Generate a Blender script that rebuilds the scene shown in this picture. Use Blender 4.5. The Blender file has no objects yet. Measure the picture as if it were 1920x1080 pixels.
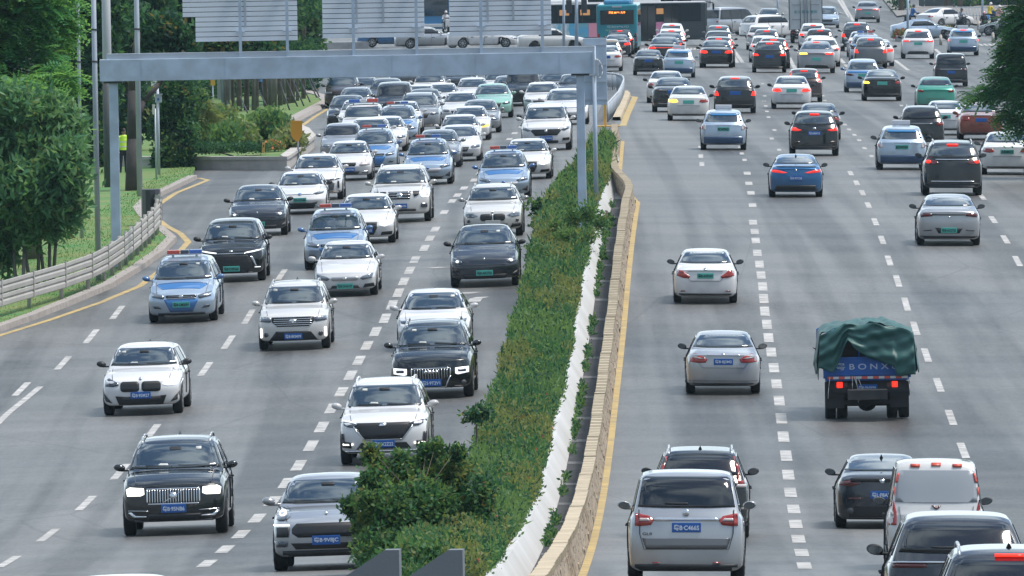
import bpy, bmesh, math, random
import numpy as np
from mathutils import Vector, Matrix
from mathutils.bvhtree import BVHTree

rnd = random.Random(7)
nrs = np.random.RandomState(11)
scene = bpy.context.scene
COL = scene.collection

# ------------------------------------------------------------------ camera
FPX = 24000.0
PITCH = 0.0321
ROLL = -0.0165
camd = bpy.data.cameras.new('camera')
camd.sensor_width = 36.0
camd.lens = FPX / 1920.0 * 36.0
camd.clip_start = 1.0
camd.clip_end = 9000.0
cam = bpy.data.objects.new('camera', camd)
COL.objects.link(cam)
RC = Matrix.Rotation(math.pi / 2 - PITCH, 3, 'X') @ Matrix.Rotation(ROLL, 3, 'Z')
cam.matrix_world = RC.to_4x4()
scene.camera = cam

# ------------------------------------------------------------------ world and sun
SUN_EL, SUN_AZ = math.radians(64), math.radians(95)      # azimuth from +Y towards +X
w = bpy.data.worlds.new('World')
scene.world = w
w.use_nodes = True
nt = w.node_tree
nt.nodes.clear()
N = nt.nodes.new
out = N('ShaderNodeOutputWorld')
bg = N('ShaderNodeBackground')
sky = N('ShaderNodeTexSky')
sky.sky_type = 'NISHITA'
sky.sun_disc = False
sky.sun_elevation = SUN_EL
sky.sun_rotation = SUN_AZ
sky.air_density = 1.2
sky.dust_density = 0.7
tc = N('ShaderNodeTexCoord')
mp = N('ShaderNodeMapping')
mp.inputs['Scale'].default_value = (1.0, 1.0, 2.2)
no = N('ShaderNodeTexNoise')
no.inputs['Scale'].default_value = 3.6
no.inputs['Detail'].default_value = 7.0
no.inputs['Roughness'].default_value = 0.58
cr = N('ShaderNodeValToRGB')
cr.color_ramp.elements[0].position = 0.46
cr.color_ramp.elements[1].position = 0.60
no2 = N('ShaderNodeTexNoise')
no2.inputs['Scale'].default_value = 7.0
no2.inputs['Detail'].default_value = 5.0
cr2 = N('ShaderNodeValToRGB')
cr2.color_ramp.elements[0].color = (3.2, 4.7, 6.0, 1)
cr2.color_ramp.elements[1].color = (12.6, 13.6, 14.2, 1)
sep = N('ShaderNodeSeparateXYZ')
hz = N('ShaderNodeMapRange')
hz.inputs['From Min'].default_value = 0.0
hz.inputs['From Max'].default_value = 0.30
hz.inputs['To Min'].default_value = 1.0
hz.inputs['To Max'].default_value = 0.0
mx = N('ShaderNodeMath'); mx.operation = 'MAXIMUM'
mix = N('ShaderNodeMix'); mix.data_type = 'RGBA'
L = nt.links.new
L(tc.outputs['Generated'], mp.inputs['Vector'])
L(mp.outputs['Vector'], no.inputs['Vector'])
L(mp.outputs['Vector'], no2.inputs['Vector'])
L(no.outputs['Fac'], cr.inputs['Fac'])
L(no2.outputs['Fac'], cr2.inputs['Fac'])
L(tc.outputs['Generated'], sep.inputs['Vector'])
L(sep.outputs['Z'], hz.inputs['Value'])
L(cr.outputs['Color'], mx.inputs[0])
L(hz.outputs['Result'], mx.inputs[1])
L(mx.outputs['Value'], mix.inputs['Factor'])
L(sky.outputs['Color'], mix.inputs['A'])
L(cr2.outputs['Color'], mix.inputs['B'])
# the sky behind the viewpoint is dimmed a little, so cars reflect darker
az = N('ShaderNodeMapRange')
az.inputs['From Min'].default_value = -0.9
az.inputs['From Max'].default_value = 0.7
az.inputs['To Min'].default_value = 0.92
az.inputs['To Max'].default_value = 1.05
mul = N('ShaderNodeMix'); mul.data_type = 'RGBA'; mul.blend_type = 'MULTIPLY'; mul.inputs['Factor'].default_value = 1.0
L(sep.outputs['Y'], az.inputs['Value'])
L(mix.outputs['Result'], mul.inputs['A'])
L(az.outputs['Result'], mul.inputs['B'])
# low sky behind the viewpoint dimmed as an unbuilt skyline, so cars reflect darker
lo_ = N('ShaderNodeMapRange')
lo_.inputs['From Min'].default_value = 0.02
lo_.inputs['From Max'].default_value = 0.42
lo_.inputs['To Min'].default_value = 0.42
lo_.inputs['To Max'].default_value = 1.0
bk = N('ShaderNodeMapRange')
bk.inputs['From Min'].default_value = -0.25
bk.inputs['From Max'].default_value = 0.35
mq = N('ShaderNodeMath'); mq.operation = 'MAXIMUM'
L(sep.outputs['Z'], lo_.inputs['Value'])
L(sep.outputs['Y'], bk.inputs['Value'])
L(lo_.outputs['Result'], mq.inputs[0])
L(bk.outputs['Result'], mq.inputs[1])
mul2 = N('ShaderNodeMix'); mul2.data_type = 'RGBA'; mul2.blend_type = 'MULTIPLY'; mul2.inputs['Factor'].default_value = 1.0
L(mul.outputs['Result'], mul2.inputs['A'])
L(mq.outputs['Value'], mul2.inputs['B'])
L(mul2.outputs['Result'], bg.inputs['Color'])
bg.inputs['Strength'].default_value = 0.088
L(bg.outputs['Background'], out.inputs['Surface'])

sund = bpy.data.lights.new('sun', 'SUN')
sund.energy = 2.5
sund.angle = math.radians(16)
sund.color = (1.0, 0.92, 0.82)
sun = bpy.data.objects.new('sun', sund)
COL.objects.link(sun)
sdir = Vector((math.sin(SUN_AZ) * math.cos(SUN_EL), math.cos(SUN_AZ) * math.cos(SUN_EL), math.sin(SUN_EL)))
sun.rotation_euler = sdir.to_track_quat('Z', 'Y').to_euler()
sun.location = (0, 300, 80)

scene.view_settings.view_transform = 'Standard'
scene.view_settings.look = 'None'
scene.view_settings.exposure = 0.70
scene.view_settings.gamma = 1.0
scene.render.film_transparent = False
try:
    scene.cycles.max_bounces = 8
    scene.cycles.diffuse_bounces = 4
    scene.cycles.glossy_bounces = 3
    scene.cycles.transparent_max_bounces = 8
    scene.cycles.volume_bounces = 0
    scene.cycles.use_denoising = True
    scene.cycles.caustics_reflective = False
    scene.cycles.caustics_refractive = False
except Exception:
    pass

# ------------------------------------------------------------------ terrain and the pixel-to-place helpers
ZT = [(60, -7.0), (100, -7.6), (140, -8.93), (150, -9.3), (160, -9.67), (170, -10.05), (180, -10.42), (190, -10.79), (203, -11.24),
      (215, -11.63), (230, -12.01), (245, -12.26), (260, -12.36), (275, -12.29), (290, -12.1), (310, -11.87), (330, -11.55),
      (350, -11.05), (375, -10.66), (400, -10.5), (430, -10.42), (460, -10.37), (500, -10.36), (550, -10.44), (600, -10.54),
      (660, -10.65), (720, -10.76), (800, -10.88), (880, -10.98), (960, -11.06), (1050, -11.15), (1090, -11.2), (1400, -11.4), (4000, -12)]
_zx = np.array([a for a, b in ZT], float)
_zy = np.array([b for a, b in ZT], float)
_fy = np.arange(60, 1400, 2.0)
_fz = np.interp(_fy, _zx, _zy)
_k = np.hanning(15); _k /= _k.sum()
_fz = np.convolve(np.pad(_fz, 7, mode='edge'), _k, 'valid')

HEAD = 0.015          # the road runs a little to the right of straight ahead
TM = -3.5             # crown of the road (the median)


def zc(Y):
    if Y > 1390:
        return float(np.interp(Y, _zx, _zy))
    return float(np.interp(Y, _fy, _fz))


def gz(X, Y):
    t = X - HEAD * Y
    return zc(Y) - 0.018 * min(abs(t - TM), 20.0)


def ray(px, py):
    d = RC @ Vector((px - 960.0, 540.0 - py, -FPX))
    return d / d.y


def G(px, py, dz=0.0):
    """ground point seen at a pixel of the 1920x1080 photograph"""
    d = ray(px, py)
    a, b = 110.0, 1395.0
    prev = a
    y = a
    while y < b:
        if d.z * y < gz(d.x * y, y) + dz:
            break
        prev = y
        y += 4.0
    lo, hi = prev, y
    for _ in range(24):
        m = (lo + hi) / 2
        if d.z * m < gz(d.x * m, m) + dz:
            hi = m
        else:
            lo = m
    m = (lo + hi) / 2
    return Vector((d.x * m, m, gz(d.x * m, m)))


def P(px, py, Y):
    return ray(px, py) * Y


def proj(v):
    c = RC.transposed() @ Vector(v)
    return 960.0 + FPX * c.x / -c.z, 540.0 - FPX * c.y / -c.z


def TY(t, Y, dz=0.0):
    X = t + HEAD * Y
    return Vector((X, Y, gz(X, Y) + dz))


# ------------------------------------------------------------------ materials
MATS = {}


def mat(name, color=(0.5, 0.5, 0.5), rough=0.5, metal=0.0, coat=0.0, emit=None, es=0.0, spec=0.5, noise=None, bump=0.0, bscale=20.0,
        alpha=None, trans=0.0, ior=1.5):
    if name in MATS:
        return MATS[name]
    m = bpy.data.materials.new(name)
    m.use_nodes = True
    n = m.node_tree
    b = n.nodes['Principled BSDF']
    b.inputs['Base Color'].default_value = (*color, 1)
    b.inputs['Roughness'].default_value = rough
    b.inputs['Metallic'].default_value = metal
    b.inputs['Coat Weight'].default_value = coat
    b.inputs['Coat Roughness'].default_value = 0.06
    b.inputs['IOR'].default_value = ior
    b.inputs['Specular IOR Level'].default_value = spec
    b.inputs['Transmission Weight'].default_value = trans
    if emit:
        b.inputs['Emission Color'].default_value = (*emit, 1)
        b.inputs['Emission Strength'].default_value = es
    if noise:
        # noise = (scale, amount, second colour)
        sc, am, c2 = noise[:3]
        t = n.nodes.new('ShaderNodeTexCoord')
        x = n.nodes.new('ShaderNodeTexNoise')
        x.inputs['Scale'].default_value = sc
        x.inputs['Detail'].default_value = 6
        r = n.nodes.new('ShaderNodeMapRange')
        r.inputs['From Min'].default_value = 0.35
        r.inputs['From Max'].default_value = 0.65
        r.inputs['To Max'].default_value = am
        mm = n.nodes.new('ShaderNodeMix'); mm.data_type = 'RGBA'
        mm.inputs['A'].default_value = (*color, 1)
        mm.inputs['B'].default_value = (*c2, 1)
        n.links.new(t.outputs['Object'], x.inputs['Vector'])
        n.links.new(x.outputs['Fac'], r.inputs['Value'])
        n.links.new(r.outputs['Result'], mm.inputs['Factor'])
        n.links.new(mm.outputs['Result'], b.inputs['Base Color'])
    if bump:
        t = n.nodes.new('ShaderNodeTexCoord')
        x = n.nodes.new('ShaderNodeTexNoise')
        x.inputs['Scale'].default_value = bscale
        x.inputs['Detail'].default_value = 4
        u = n.nodes.new('ShaderNodeBump')
        u.inputs['Strength'].default_value = bump
        u.inputs['Distance'].default_value = 0.02
        n.links.new(t.outputs['Object'], x.inputs['Vector'])
        n.links.new(x.outputs['Fac'], u.inputs['Height'])
        n.links.new(u.outputs['Normal'], b.inputs['Normal'])
    MATS[name] = m
    return m


# ------------------------------------------------------------------ mesh helpers
def link(o, parent=None):
    COL.objects.link(o)
    if parent is not None:
        o.parent = parent
    return o


def tag(o, label=None, cat=None, group=None, kind=None):
    if label:
        o['label'] = label
    if cat:
        o['category'] = cat
    if group:
        o['group'] = group
    if kind:
        o['kind'] = kind
    return o


def bmobj(name, bm, material=None, parent=None, smooth=False):
    me = bpy.data.meshes.new(name)
    bm.to_mesh(me)
    bm.free()
    if smooth:
        for p in me.polygons:
            p.use_smooth = True
    ms = material if isinstance(material, (list, tuple)) else [material]
    for m in ms:
        if m:
            me.materials.append(m)
    return link(bpy.data.objects.new(name, me), parent)


def npmesh(name, V, Q, mi=None, mats=(), smooth=False):
    """V (n,3), Q (m,4) quads (or (m,3) triangles)"""
    V = np.asarray(V, np.float32)
    Q = np.asarray(Q, np.int32)
    me = bpy.data.meshes.new(name)
    me.vertices.add(len(V))
    me.vertices.foreach_set('co', V.ravel())
    k = Q.shape[1]
    me.loops.add(Q.size)
    me.loops.foreach_set('vertex_index', Q.ravel())
    me.polygons.add(len(Q))
    me.polygons.foreach_set('loop_start', np.arange(0, Q.size, k, dtype=np.int32))
    me.polygons.foreach_set('loop_total', np.full(len(Q), k, np.int32))
    for m in mats:
        me.materials.append(m)
    if mi is not None:
        me.polygons.foreach_set('material_index', np.asarray(mi, np.int32))
    if smooth:
        me.polygons.foreach_set('use_smooth', np.ones(len(Q), bool))
    me.update(calc_edges=True)
    return me


def box(bm, c, s, rot=None, mi=0, bevel=0.0):
    r = bmesh.ops.create_cube(bm, size=1.0)
    vs = r['verts']
    M = Matrix.Translation(Vector(c)) @ (rot.to_4x4() if rot else Matrix.Identity(4)) @ Matrix.Diagonal((*s, 1))
    bmesh.ops.transform(bm, matrix=M, verts=vs)
    fs = set(f for v in vs for f in v.link_faces)
    for f in fs:
        f.material_index = mi
    if bevel:
        es = list(set(e for v in vs for e in v.link_edges))
        rr = bmesh.ops.bevel(bm, geom=es, offset=bevel, segments=2, affect='EDGES', profile=0.5)
        for f in rr['faces']:
            f.material_index = mi
    return vs


def tube(bm, a, b, r0, r1=None, seg=10, mi=0, caps=True):
    a, b = Vector(a), Vector(b)
    r1 = r0 if r1 is None else r1
    d = b - a
    q = d.to_track_quat('Z', 'Y').to_matrix().to_4x4()
    M = Matrix.Translation((a + b) / 2) @ q
    r = bmesh.ops.create_cone(bm, cap_ends=caps, cap_tris=False, segments=seg, radius1=r0, radius2=r1, depth=d.length, matrix=M)
    for f in set(f for v in r['verts'] for f in v.link_faces):
        f.material_index = mi
        f.smooth = True


def polytube(bm, pts, rads, seg=8, mi=0):
    for i in range(len(pts) - 1):
        tube(bm, pts[i], pts[i + 1], rads[i], rads[i + 1], seg, mi)


def prism(bm, pts, z0, z1, mi=0):
    """closed xy polygon extruded between two heights"""
    lo = [bm.verts.new((x, y, z0)) for x, y in pts]
    hi = [bm.verts.new((x, y, z1)) for x, y in pts]
    n = len(pts)
    fs = [bm.faces.new(hi), bm.faces.new(lo[::-1])]
    for i in range(n):
        fs.append(bm.faces.new((lo[i], lo[(i + 1) % n], hi[(i + 1) % n], hi[i])))
    for f in fs:
        f.material_index = mi
    return fs

# ================================================================== THE SETTING
def tex_asphalt():
    m = bpy.data.materials.new('asphalt')
    m.use_nodes = True
    n = m.node_tree
    b = n.nodes['Principled BSDF']
    t = n.nodes.new('ShaderNodeTexCoord')
    def noise(scale, vec, det=5):
        x = n.nodes.new('ShaderNodeTexNoise')
        x.inputs['Scale'].default_value = scale
        x.inputs['Detail'].default_value = det
        n.links.new(vec, x.inputs['Vector'])
        return x.outputs['Fac']
    def mapping(s, rz=0.0):
        x = n.nodes.new('ShaderNodeMapping')
        x.inputs['Scale'].default_value = s
        x.inputs['Rotation'].default_value = (0, 0, rz)
        n.links.new(t.outputs['Object'], x.inputs['Vector'])
        return x.outputs['Vector']
    streak = noise(1.0, mapping((0.95, 0.006, 1), 0.015), 3)      # tyre tracks along the lanes
    patch = noise(1.0, mapping((0.16, 0.035, 1)), 6)
    seam = noise(1.0, mapping((0.03, 0.22, 1)), 3)
    fine = noise(14.0, t.outputs['Object'], 3)
    fine2 = noise(5.0, mapping((1, 0.25, 1)), 3)
    def mr(v, a, b_, c, d):
        x = n.nodes.new('ShaderNodeMapRange')
        x.inputs['From Min'].default_value = a; x.inputs['From Max'].default_value = b_
        x.inputs['To Min'].default_value = c; x.inputs['To Max'].default_value = d
        n.links.new(v, x.inputs['Value'])
        return x.outputs['Result']
    def add(a, c, op='ADD'):
        x = n.nodes.new('ShaderNodeMath'); x.operation = op
        n.links.new(a, x.inputs[0]); n.links.new(c, x.inputs[1])
        return x.outputs['Value']
    v = add(mr(streak, .42, .58, -0.036, 0.026), mr(patch, .40, .60, -0.022, 0.020))
    v = add(v, mr(seam, .42, .58, -0.014, 0.012))
    v = add(v, mr(fine, .25, .75, -0.045, 0.045))
    v = add(v, mr(fine2, .3, .7, -0.010, 0.010))
    x = n.nodes.new('ShaderNodeMath'); x.operation = 'ADD'; x.inputs[1].default_value = 0.100
    n.links.new(v, x.inputs[0])
    # thin meandering cracks and sealed joints
    vo = n.nodes.new('ShaderNodeTexVoronoi'); vo.feature = 'DISTANCE_TO_EDGE'; vo.inputs['Scale'].default_value = 1.0
    wv = n.nodes.new('ShaderNodeMixRGB') if False else None
    n.links.new(mapping((0.16, 0.035, 1), 0.3), vo.inputs['Vector'])
    ck = mr(vo.outputs['Distance'], 0.0, 0.006, 0.72, 1.0)
    mu = n.nodes.new('ShaderNodeMath'); mu.operation = 'MULTIPLY'
    n.links.new(x.outputs['Value'], mu.inputs[0]); n.links.new(ck, mu.inputs[1])
    x = mu
    c = n.nodes.new('ShaderNodeCombineColor')
    def sc(f):
        y = n.nodes.new('ShaderNodeMath'); y.operation = 'MULTIPLY'; y.inputs[1].default_value = f
        n.links.new(x.outputs['Value'], y.inputs[0]); return y.outputs['Value']
    n.links.new(sc(0.99), c.inputs[0]); n.links.new(sc(1.0), c.inputs[1]); n.links.new(sc(0.99), c.inputs[2])
    n.links.new(c.outputs[0], b.inputs['Base Color'])
    n.links.new(mr(patch, .3, .7, 0.44, 0.56), b.inputs['Roughness'])
    u = n.nodes.new('ShaderNodeBump'); u.inputs['Strength'].default_value = 0.35; u.inputs['Distance'].default_value = 0.01
    n.links.new(fine, u.inputs['Height'])
    n.links.new(u.outputs['Normal'], b.inputs['Normal'])
    return m


ASPHALT = tex_asphalt()
EARTH = mat('earth', (0.09, 0.085, 0.06), 0.95, noise=(0.4, 1.0, (0.06, 0.09, 0.035)))
GRASSM = mat('lawn', (0.070, 0.190, 0.050), 0.95, noise=(0.5, 0.9, (0.17, 0.20, 0.065)), bump=0.6, bscale=30)
KERBM = mat('kerb_stone', (0.36, 0.33, 0.31), 0.85, noise=(3.0, 0.7, (0.24, 0.215, 0.20)), bump=0.2)
WHITEP = mat('road_paint', (0.50, 0.495, 0.485), 0.7, noise=(2.2, 1.0, (0.27, 0.27, 0.265)))
YELLOWP = mat('yellow_paint', (0.50, 0.365, 0.135), 0.75, noise=(2.0, 0.9, (0.30, 0.24, 0.14)))
CONC = mat('concrete', (0.36, 0.37, 0.38), 0.85, noise=(2.0, 0.8, (0.25, 0.26, 0.27)), bump=0.2)
WHITEWALL = mat('white_wall', (0.56, 0.58, 0.60), 0.85, noise=(0.25, 0.7, (0.42, 0.43, 0.43)))


def sheet(name, ts, Ys, dz, material):
    V = []
    for Y in Ys:
        for t in ts:
            V.append(TY(t, Y, dz))
    nt_, ny = len(ts), len(Ys)
    Q = [(j * nt_ + i, j * nt_ + i + 1, (j + 1) * nt_ + i + 1, (j + 1) * nt_ + i) for j in range(ny - 1) for i in range(nt_ - 1)]
    return link(bpy.data.objects.new(name, npmesh(name, V, Q, mats=[material], smooth=True)))


Yfine = list(np.arange(60, 1390, 2.0))
tag(sheet('ground', [-900, -300, -120, -60, -23.5, TM, 16.5, 60, 120, 300, 900], Yfine + [1500, 2000, 3000, 4000], -0.05, EARTH), kind='structure')
tag(sheet('road', [-60, -40, -23.5, -16, -10, TM, 3, 10, 16.5, 40, 60], Yfine, 0.0, ASPHALT), kind='structure')


def terrain_poly(name, px, h, material, world=False, extra=()):
    """flat-ish patch following the ground over a pixel outline, raised by h"""
    pts = [Vector(p) if world else G(*p) for p in px]
    bm = bmesh.new()
    f = bm.faces.new([bm.verts.new((p.x, p.y, 0)) for p in pts])
    y0 = min(p.y for p in pts); y1 = max(p.y for p in pts)
    y = math.ceil(y0 / 3) * 3
    while y < y1:
        bmesh.ops.bisect_plane(bm, geom=bm.verts[:] + bm.edges[:] + bm.faces[:], plane_co=(0, y, 0), plane_no=(0, 1, 0))
        y += 3.0
    x0 = min(p.x for p in pts); x1 = max(p.x for p in pts)
    x = math.ceil(x0 / 4) * 4
    while x < x1:
        bmesh.ops.bisect_plane(bm, geom=bm.verts[:] + bm.edges[:] + bm.faces[:], plane_co=(x, 0, 0), plane_no=(1, 0, 0))
        x += 4.0
    bmesh.ops.recalc_face_normals(bm, faces=bm.faces[:])
    if bm.faces[:] and sum(f.normal.z for f in bm.faces) < 0:
        bmesh.ops.reverse_faces(bm, faces=bm.faces[:])
    for v in bm.verts:
        v.co.z = gz(v.co.x, v.co.y) + h
    return bmobj(name, bm, material), pts


def resample(pts, step):
    o = [pts[0]]
    for a, b in zip(pts, pts[1:]):
        n_ = max(1, int((b - a).length / step))
        for i in range(1, n_ + 1):
            o.append(a.lerp(b, i / n_))
    return o


def ribbon(bm, pts, prof, mi=0, closed=False, ground=True, step=2.0):
    """sweep a cross-section [(offset to the right, height)] along ground points; offset is measured across the path"""
    pts = resample(pts, step)
    rows = []
    for i, p in enumerate(pts):
        a = pts[max(0, i - 1)]; b = pts[min(len(pts) - 1, i + 1)]
        d = (b - a); d.z = 0
        d.normalize()
        nrm = Vector((d.y, -d.x, 0))
        row = []
        for o_, h_ in prof:
            q = p + nrm * o_
            z = (gz(q.x, q.y) if ground else p.z) + h_
            row.append(bm.verts.new((q.x, q.y, z)))
        rows.append(row)
    for r0, r1 in zip(rows, rows[1:]):
        for k in range(len(prof) - 1):
            f = bm.faces.new((r0[k], r0[k + 1], r1[k + 1], r1[k]))
            f.material_index = mi
    if closed:
        for r in (rows[0], rows[-1]):
            try:
                f = bm.faces.new(r); f.material_index = mi
            except Exception:
                pass
    return rows


# lawns, each with its kerb
LAWN_A = [(-500, 700), (-120, 655), (0, 619), (60, 598), (130, 570), (200, 541), (255, 508), (298, 478), (322, 453), (302, 436), (268, 412),
          (258, 396), (275, 377), (318, 357), (362, 336), (366, 322), (362, 300), (-500, 296)]
lawn, pa = terrain_poly('lawn', LAWN_A, 0.13, GRASSM); tag(lawn, kind='structure')
bm = bmesh.new()
ribbon(bm, pa[1:15], [(-0.16, 0.0), (-0.15, 0.15), (0.14, 0.15), (0.16, 0.0)], step=1.5)
tag(bmobj('kerb', bm, KERBM), kind='structure')
LAWN_C = [(-300, 232), (500, 236), (547, 229), (580, 211), (613, 194), (603, 184), (560, 172), (-300, 172)]
lawn2, pc = terrain_poly('lawn', LAWN_C, 0.13, GRASSM); tag(lawn2, kind='structure')
bm = bmesh.new()
ribbon(bm, pc[1:7], [(-0.25, 0.0), (-0.25, 0.17), (0.22, 0.17), (0.3, 0.0)], step=2)
tag(bmobj('kerb', bm, KERBM), kind='structure')

# road paint: dashed and solid lines
bm = bmesh.new()


def wall_t(Y):
    return float(np.interp(Y, [150, 395, 405, 411, 419, 428, 446, 508], [-2.36, -2.34, -2.30, -2.40, -2.64, -2.90, -3.16, -3.40]))


def dash(bm, t, y0, y1, w_, mi=0, dz=0.006):
    n_ = max(1, int((y1 - y0) / 2))
    prev = None
    for i in range(n_ + 1):
        y = y0 + (y1 - y0) * i / n_
        a = bm.verts.new(TY(t - w_ / 2, y, dz)); b_ = bm.verts.new(TY(t + w_ / 2, y, dz))
        if prev:
            f = bm.faces.new((prev[0], prev[1], b_, a)); f.material_index = mi
        prev = (a, b_)


def line_t(px):
    """(t, Y) of pixel points"""
    o = []
    for x, y in px:
        g = G(x, y)
        o.append((g.x - HEAD * g.y, g.y))
    return o


def dashes_px(px, length, w_):
    for (t, Y) in line_t(px):
        dash(bm, t, Y - length / 2, Y + length / 2, w_)


SQL = [(388, 1057), (422, 1030), (452, 1002), (482, 972), (511, 940), (537, 906), (560, 873), (583, 836), (603, 801), (622, 766), (640, 735),
       (657, 704), (673, 676), (688, 648), (704, 622), (722, 597), (735, 572), (747, 549), (757, 528), (768, 507), (778, 487), (796, 465), (806, 447), (816, 430),
       (833, 398), (848, 377), (858, 366), (870, 353), (889, 338), (900, 325), (955, 261), (965, 250), (978, 238)]
dashes_px(SQL, 4.2, 0.24)
SQR = [(1508, 1061), (1503, 1036.7), (1497, 1010.8), (1492, 983), (1488, 954.8), (1482, 923.7), (1478, 890.7), (1474, 855), (1469, 819.4), (1465, 785),
       (1461, 751.6), (1456, 720), (1451, 690), (1446, 660.5), (1441, 633.5), (1438, 608.5), (1434, 584), (1432, 560), (1430, 537.3), (1427, 516),
       (1424, 495.5), (1420, 474.7), (1417, 451), (1415, 434), (1412, 417), (1411, 385), (1408, 362), (1404, 344), (1401, 325)]
dashes_px(SQR, 4.2, 0.24)
for px in ([(118, 681), (171, 631), (220, 586), (90, 1004), (161, 944), (225, 885), (285, 810), (385, 692), (428, 642), (466, 594), (528, 515), (15, 1054),
            (40, 730)], [(1316, 308), (1314, 293), (1313, 277)],
           [(1595, 325), (1606, 343), (1617, 362), (1628, 385), (1641, 416), (1654, 450), (1667, 489), (1683, 527), (1699, 571), (1716, 616), (1737, 666),
            (1760, 722), (1783, 783), (1806, 845)],
           [(1842, 370), (1862, 412), (1885, 449), (1908, 490), (1825, 345)], [(682, 391), (655, 380)]):
    dashes_px(px, 6.2, 0.17)
# far smaller dashes beyond y = 300
for px in ([(1396, 300), (1391, 288), (1388, 277), (1385, 263), (1377, 250), (1370, 235), (1364, 219), (1359, 209), (1353, 198), (1349, 190), (1345, 180), (1341, 172), (1432, 190), (1434, 180), (1430, 157)],
           [(1447, 260), (1452, 244), (1441, 220), (1438, 209), (1436, 199), (1433, 190), (1461, 281)],
           [(1543, 180), (1547, 189), (1553, 197), (1557, 205), (1584, 234), (1592, 243), (1602, 253), (1611, 263), (1621, 278), (1634, 293), (1690, 198), (1700, 208)]):
    dashes_px(px, 3.6, 0.16)


def solid_px(px, w_, mi):
    pts = [G(x, y) for x, y in px]
    ribbon(bm, pts, [(-w_ / 2, 0.007), (w_ / 2, 0.007)], mi=mi, step=2)


solid_px([(-60, 650), (0, 629), (100, 598), (190, 567), (262, 537), (300, 508), (334, 476), (353, 454), (338, 438), (312, 424), (296, 412), (290, 396), (300, 382), (330, 362), (370, 346), (390, 338), (372, 334)], 0.20, 1)
solid_px([(566, 236), (590, 219), (612, 206), (622, 199)], 0.2, 1)
solid_px([(15, 775), (76, 725)], 0.17, 0)
solid_px([(-10, 800), (15, 775)], 0.17, 0)
# yellow line at the foot of the stone wall
pts = [TY(-2.07, Y) for Y in range(150, 412, 3)]
ribbon(bm, pts, [(-0.07, 0.007), (0.07, 0.007)], mi=1, step=3)
pts = [TY(wall_t(Y) + .29, Y) for Y in range(411, 500, 4)]
ribbon(bm, pts, [(-0.07, 0.007), (0.07, 0.007)], mi=1, step=3)
solid_px([(1168, 236), (1176, 215), (1191, 182), (1175, 180), (1166, 190), (1158, 222)], 0.28, 1)
# yellow line left of the planter
ribbon(bm, [TY(-4.90, 230), TY(-4.90, 395), TY(-4.68, 412), TY(-4.26, 442)], [(-0.07, 0.007), (0.07, 0.007)], mi=1, step=3)
# white lane lines, arrows and stop line near the junction
for a, b_ in (((1393, 118), (1373, 90)), ((1383, 118), (1366, 90)), ((1490, 128), (1480, 108)), ((1590, 127), (1575, 110)), ((1703, 132), (1678, 113)), ((1767, 104), (1753, 92)),
              ((1593, 33), (1572, 0)), ((1578, 0), (1600, 40)), ((1700, 31), (1680, 12))):
    solid_px([a, b_], 0.22, 0)
for cx, cy in ((1353, 135), (1722, 124), (1727, 132), (1822, 124)):
    solid_px([(cx - 10, cy), (cx + 12, cy)], 0.9, 0)
for k in range(26):                                                 # zebra crossings
    x = 1205 + k * 6.5
    g = G(x, 92)
    dash(bm, g.x - HEAD * g.y, g.y - 5, g.y + 5, 0.14, 0, 0.006)
for k in range(10):
    x = 1830 + k * 9
    g = G(x, 84)
    dash(bm, g.x - HEAD * g.y, g.y - 5, g.y + 5, 0.2, 0, 0.006)
solid_px([(600, 82), (690, 82)], 4.0, 0)
# worn arrow near the planter
solid_px([(866, 551), (884, 548)], 0.6, 0)
solid_px([(888, 566), (893, 560), (905, 557)], 0.35, 0)
solid_px([(806, 503), (836, 501)], 0.5, 0)
bmesh.ops.recalc_face_normals(bm, faces=bm.faces[:])
tag(bmobj('road_markings', bm, [WHITEP, YELLOWP]), kind='structure')

# darker asphalt gutter between planter and stone wall, with paler cross joints
JOINT = mat('joint', (0.14, 0.145, 0.15), 0.85)
GUT = mat('gutter_asphalt', (0.035, 0.038, 0.044), 0.9, noise=(2.5, 0.8, (0.06, 0.063, 0.068)), bump=0.3)
bm = bmesh.new()
ribbon(bm, [TY(-2.72, 150), TY(-2.72, 414)], [(-0.24, 0.011), (0.24, 0.011)], step=2)
for Y in range(160, 410, 9):
    ribbon(bm, [TY(-2.72, Y), TY(-2.72, Y + 1.0)], [(-0.22, 0.018), (0.22, 0.018)], mi=1, step=1)
bmesh.ops.recalc_face_normals(bm, faces=bm.faces[:])
tag(bmobj('gutter', bm, [GUT, JOINT]), kind='structure')
# dirt strip under the fence behind the planter
bm = bmesh.new()
ribbon(bm, [TY(-3.95, 455), TY(-4.1, 520), TY(-4.1, 600)], [(-0.45, 0.012), (0.45, 0.012)], step=2)
tag(bmobj('median_paving', bm, mat('median_paving', (0.13, 0.13, 0.13), 0.9, noise=(1.5, 0.7, (0.08, 0.08, 0.08)))), kind='structure')

# ------------------------------------------------------------------ median planter: walls, soil, clipped cover
def med(t, Y):
    """squeeze a nominal offset (-4.9 .. -3.3) between the true edges of the planter at Y"""
    tl = np.interp(Y, [186, 395, 410, 440, 470], [-4.68, -4.68, -4.48, -4.08, -3.95])
    tr = np.interp(Y, [186, 395, 430, 470], [-3.28, -3.24, -3.12, -3.22])
    return tl + (t + 4.9) / 1.6 * (tr - tl)


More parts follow.
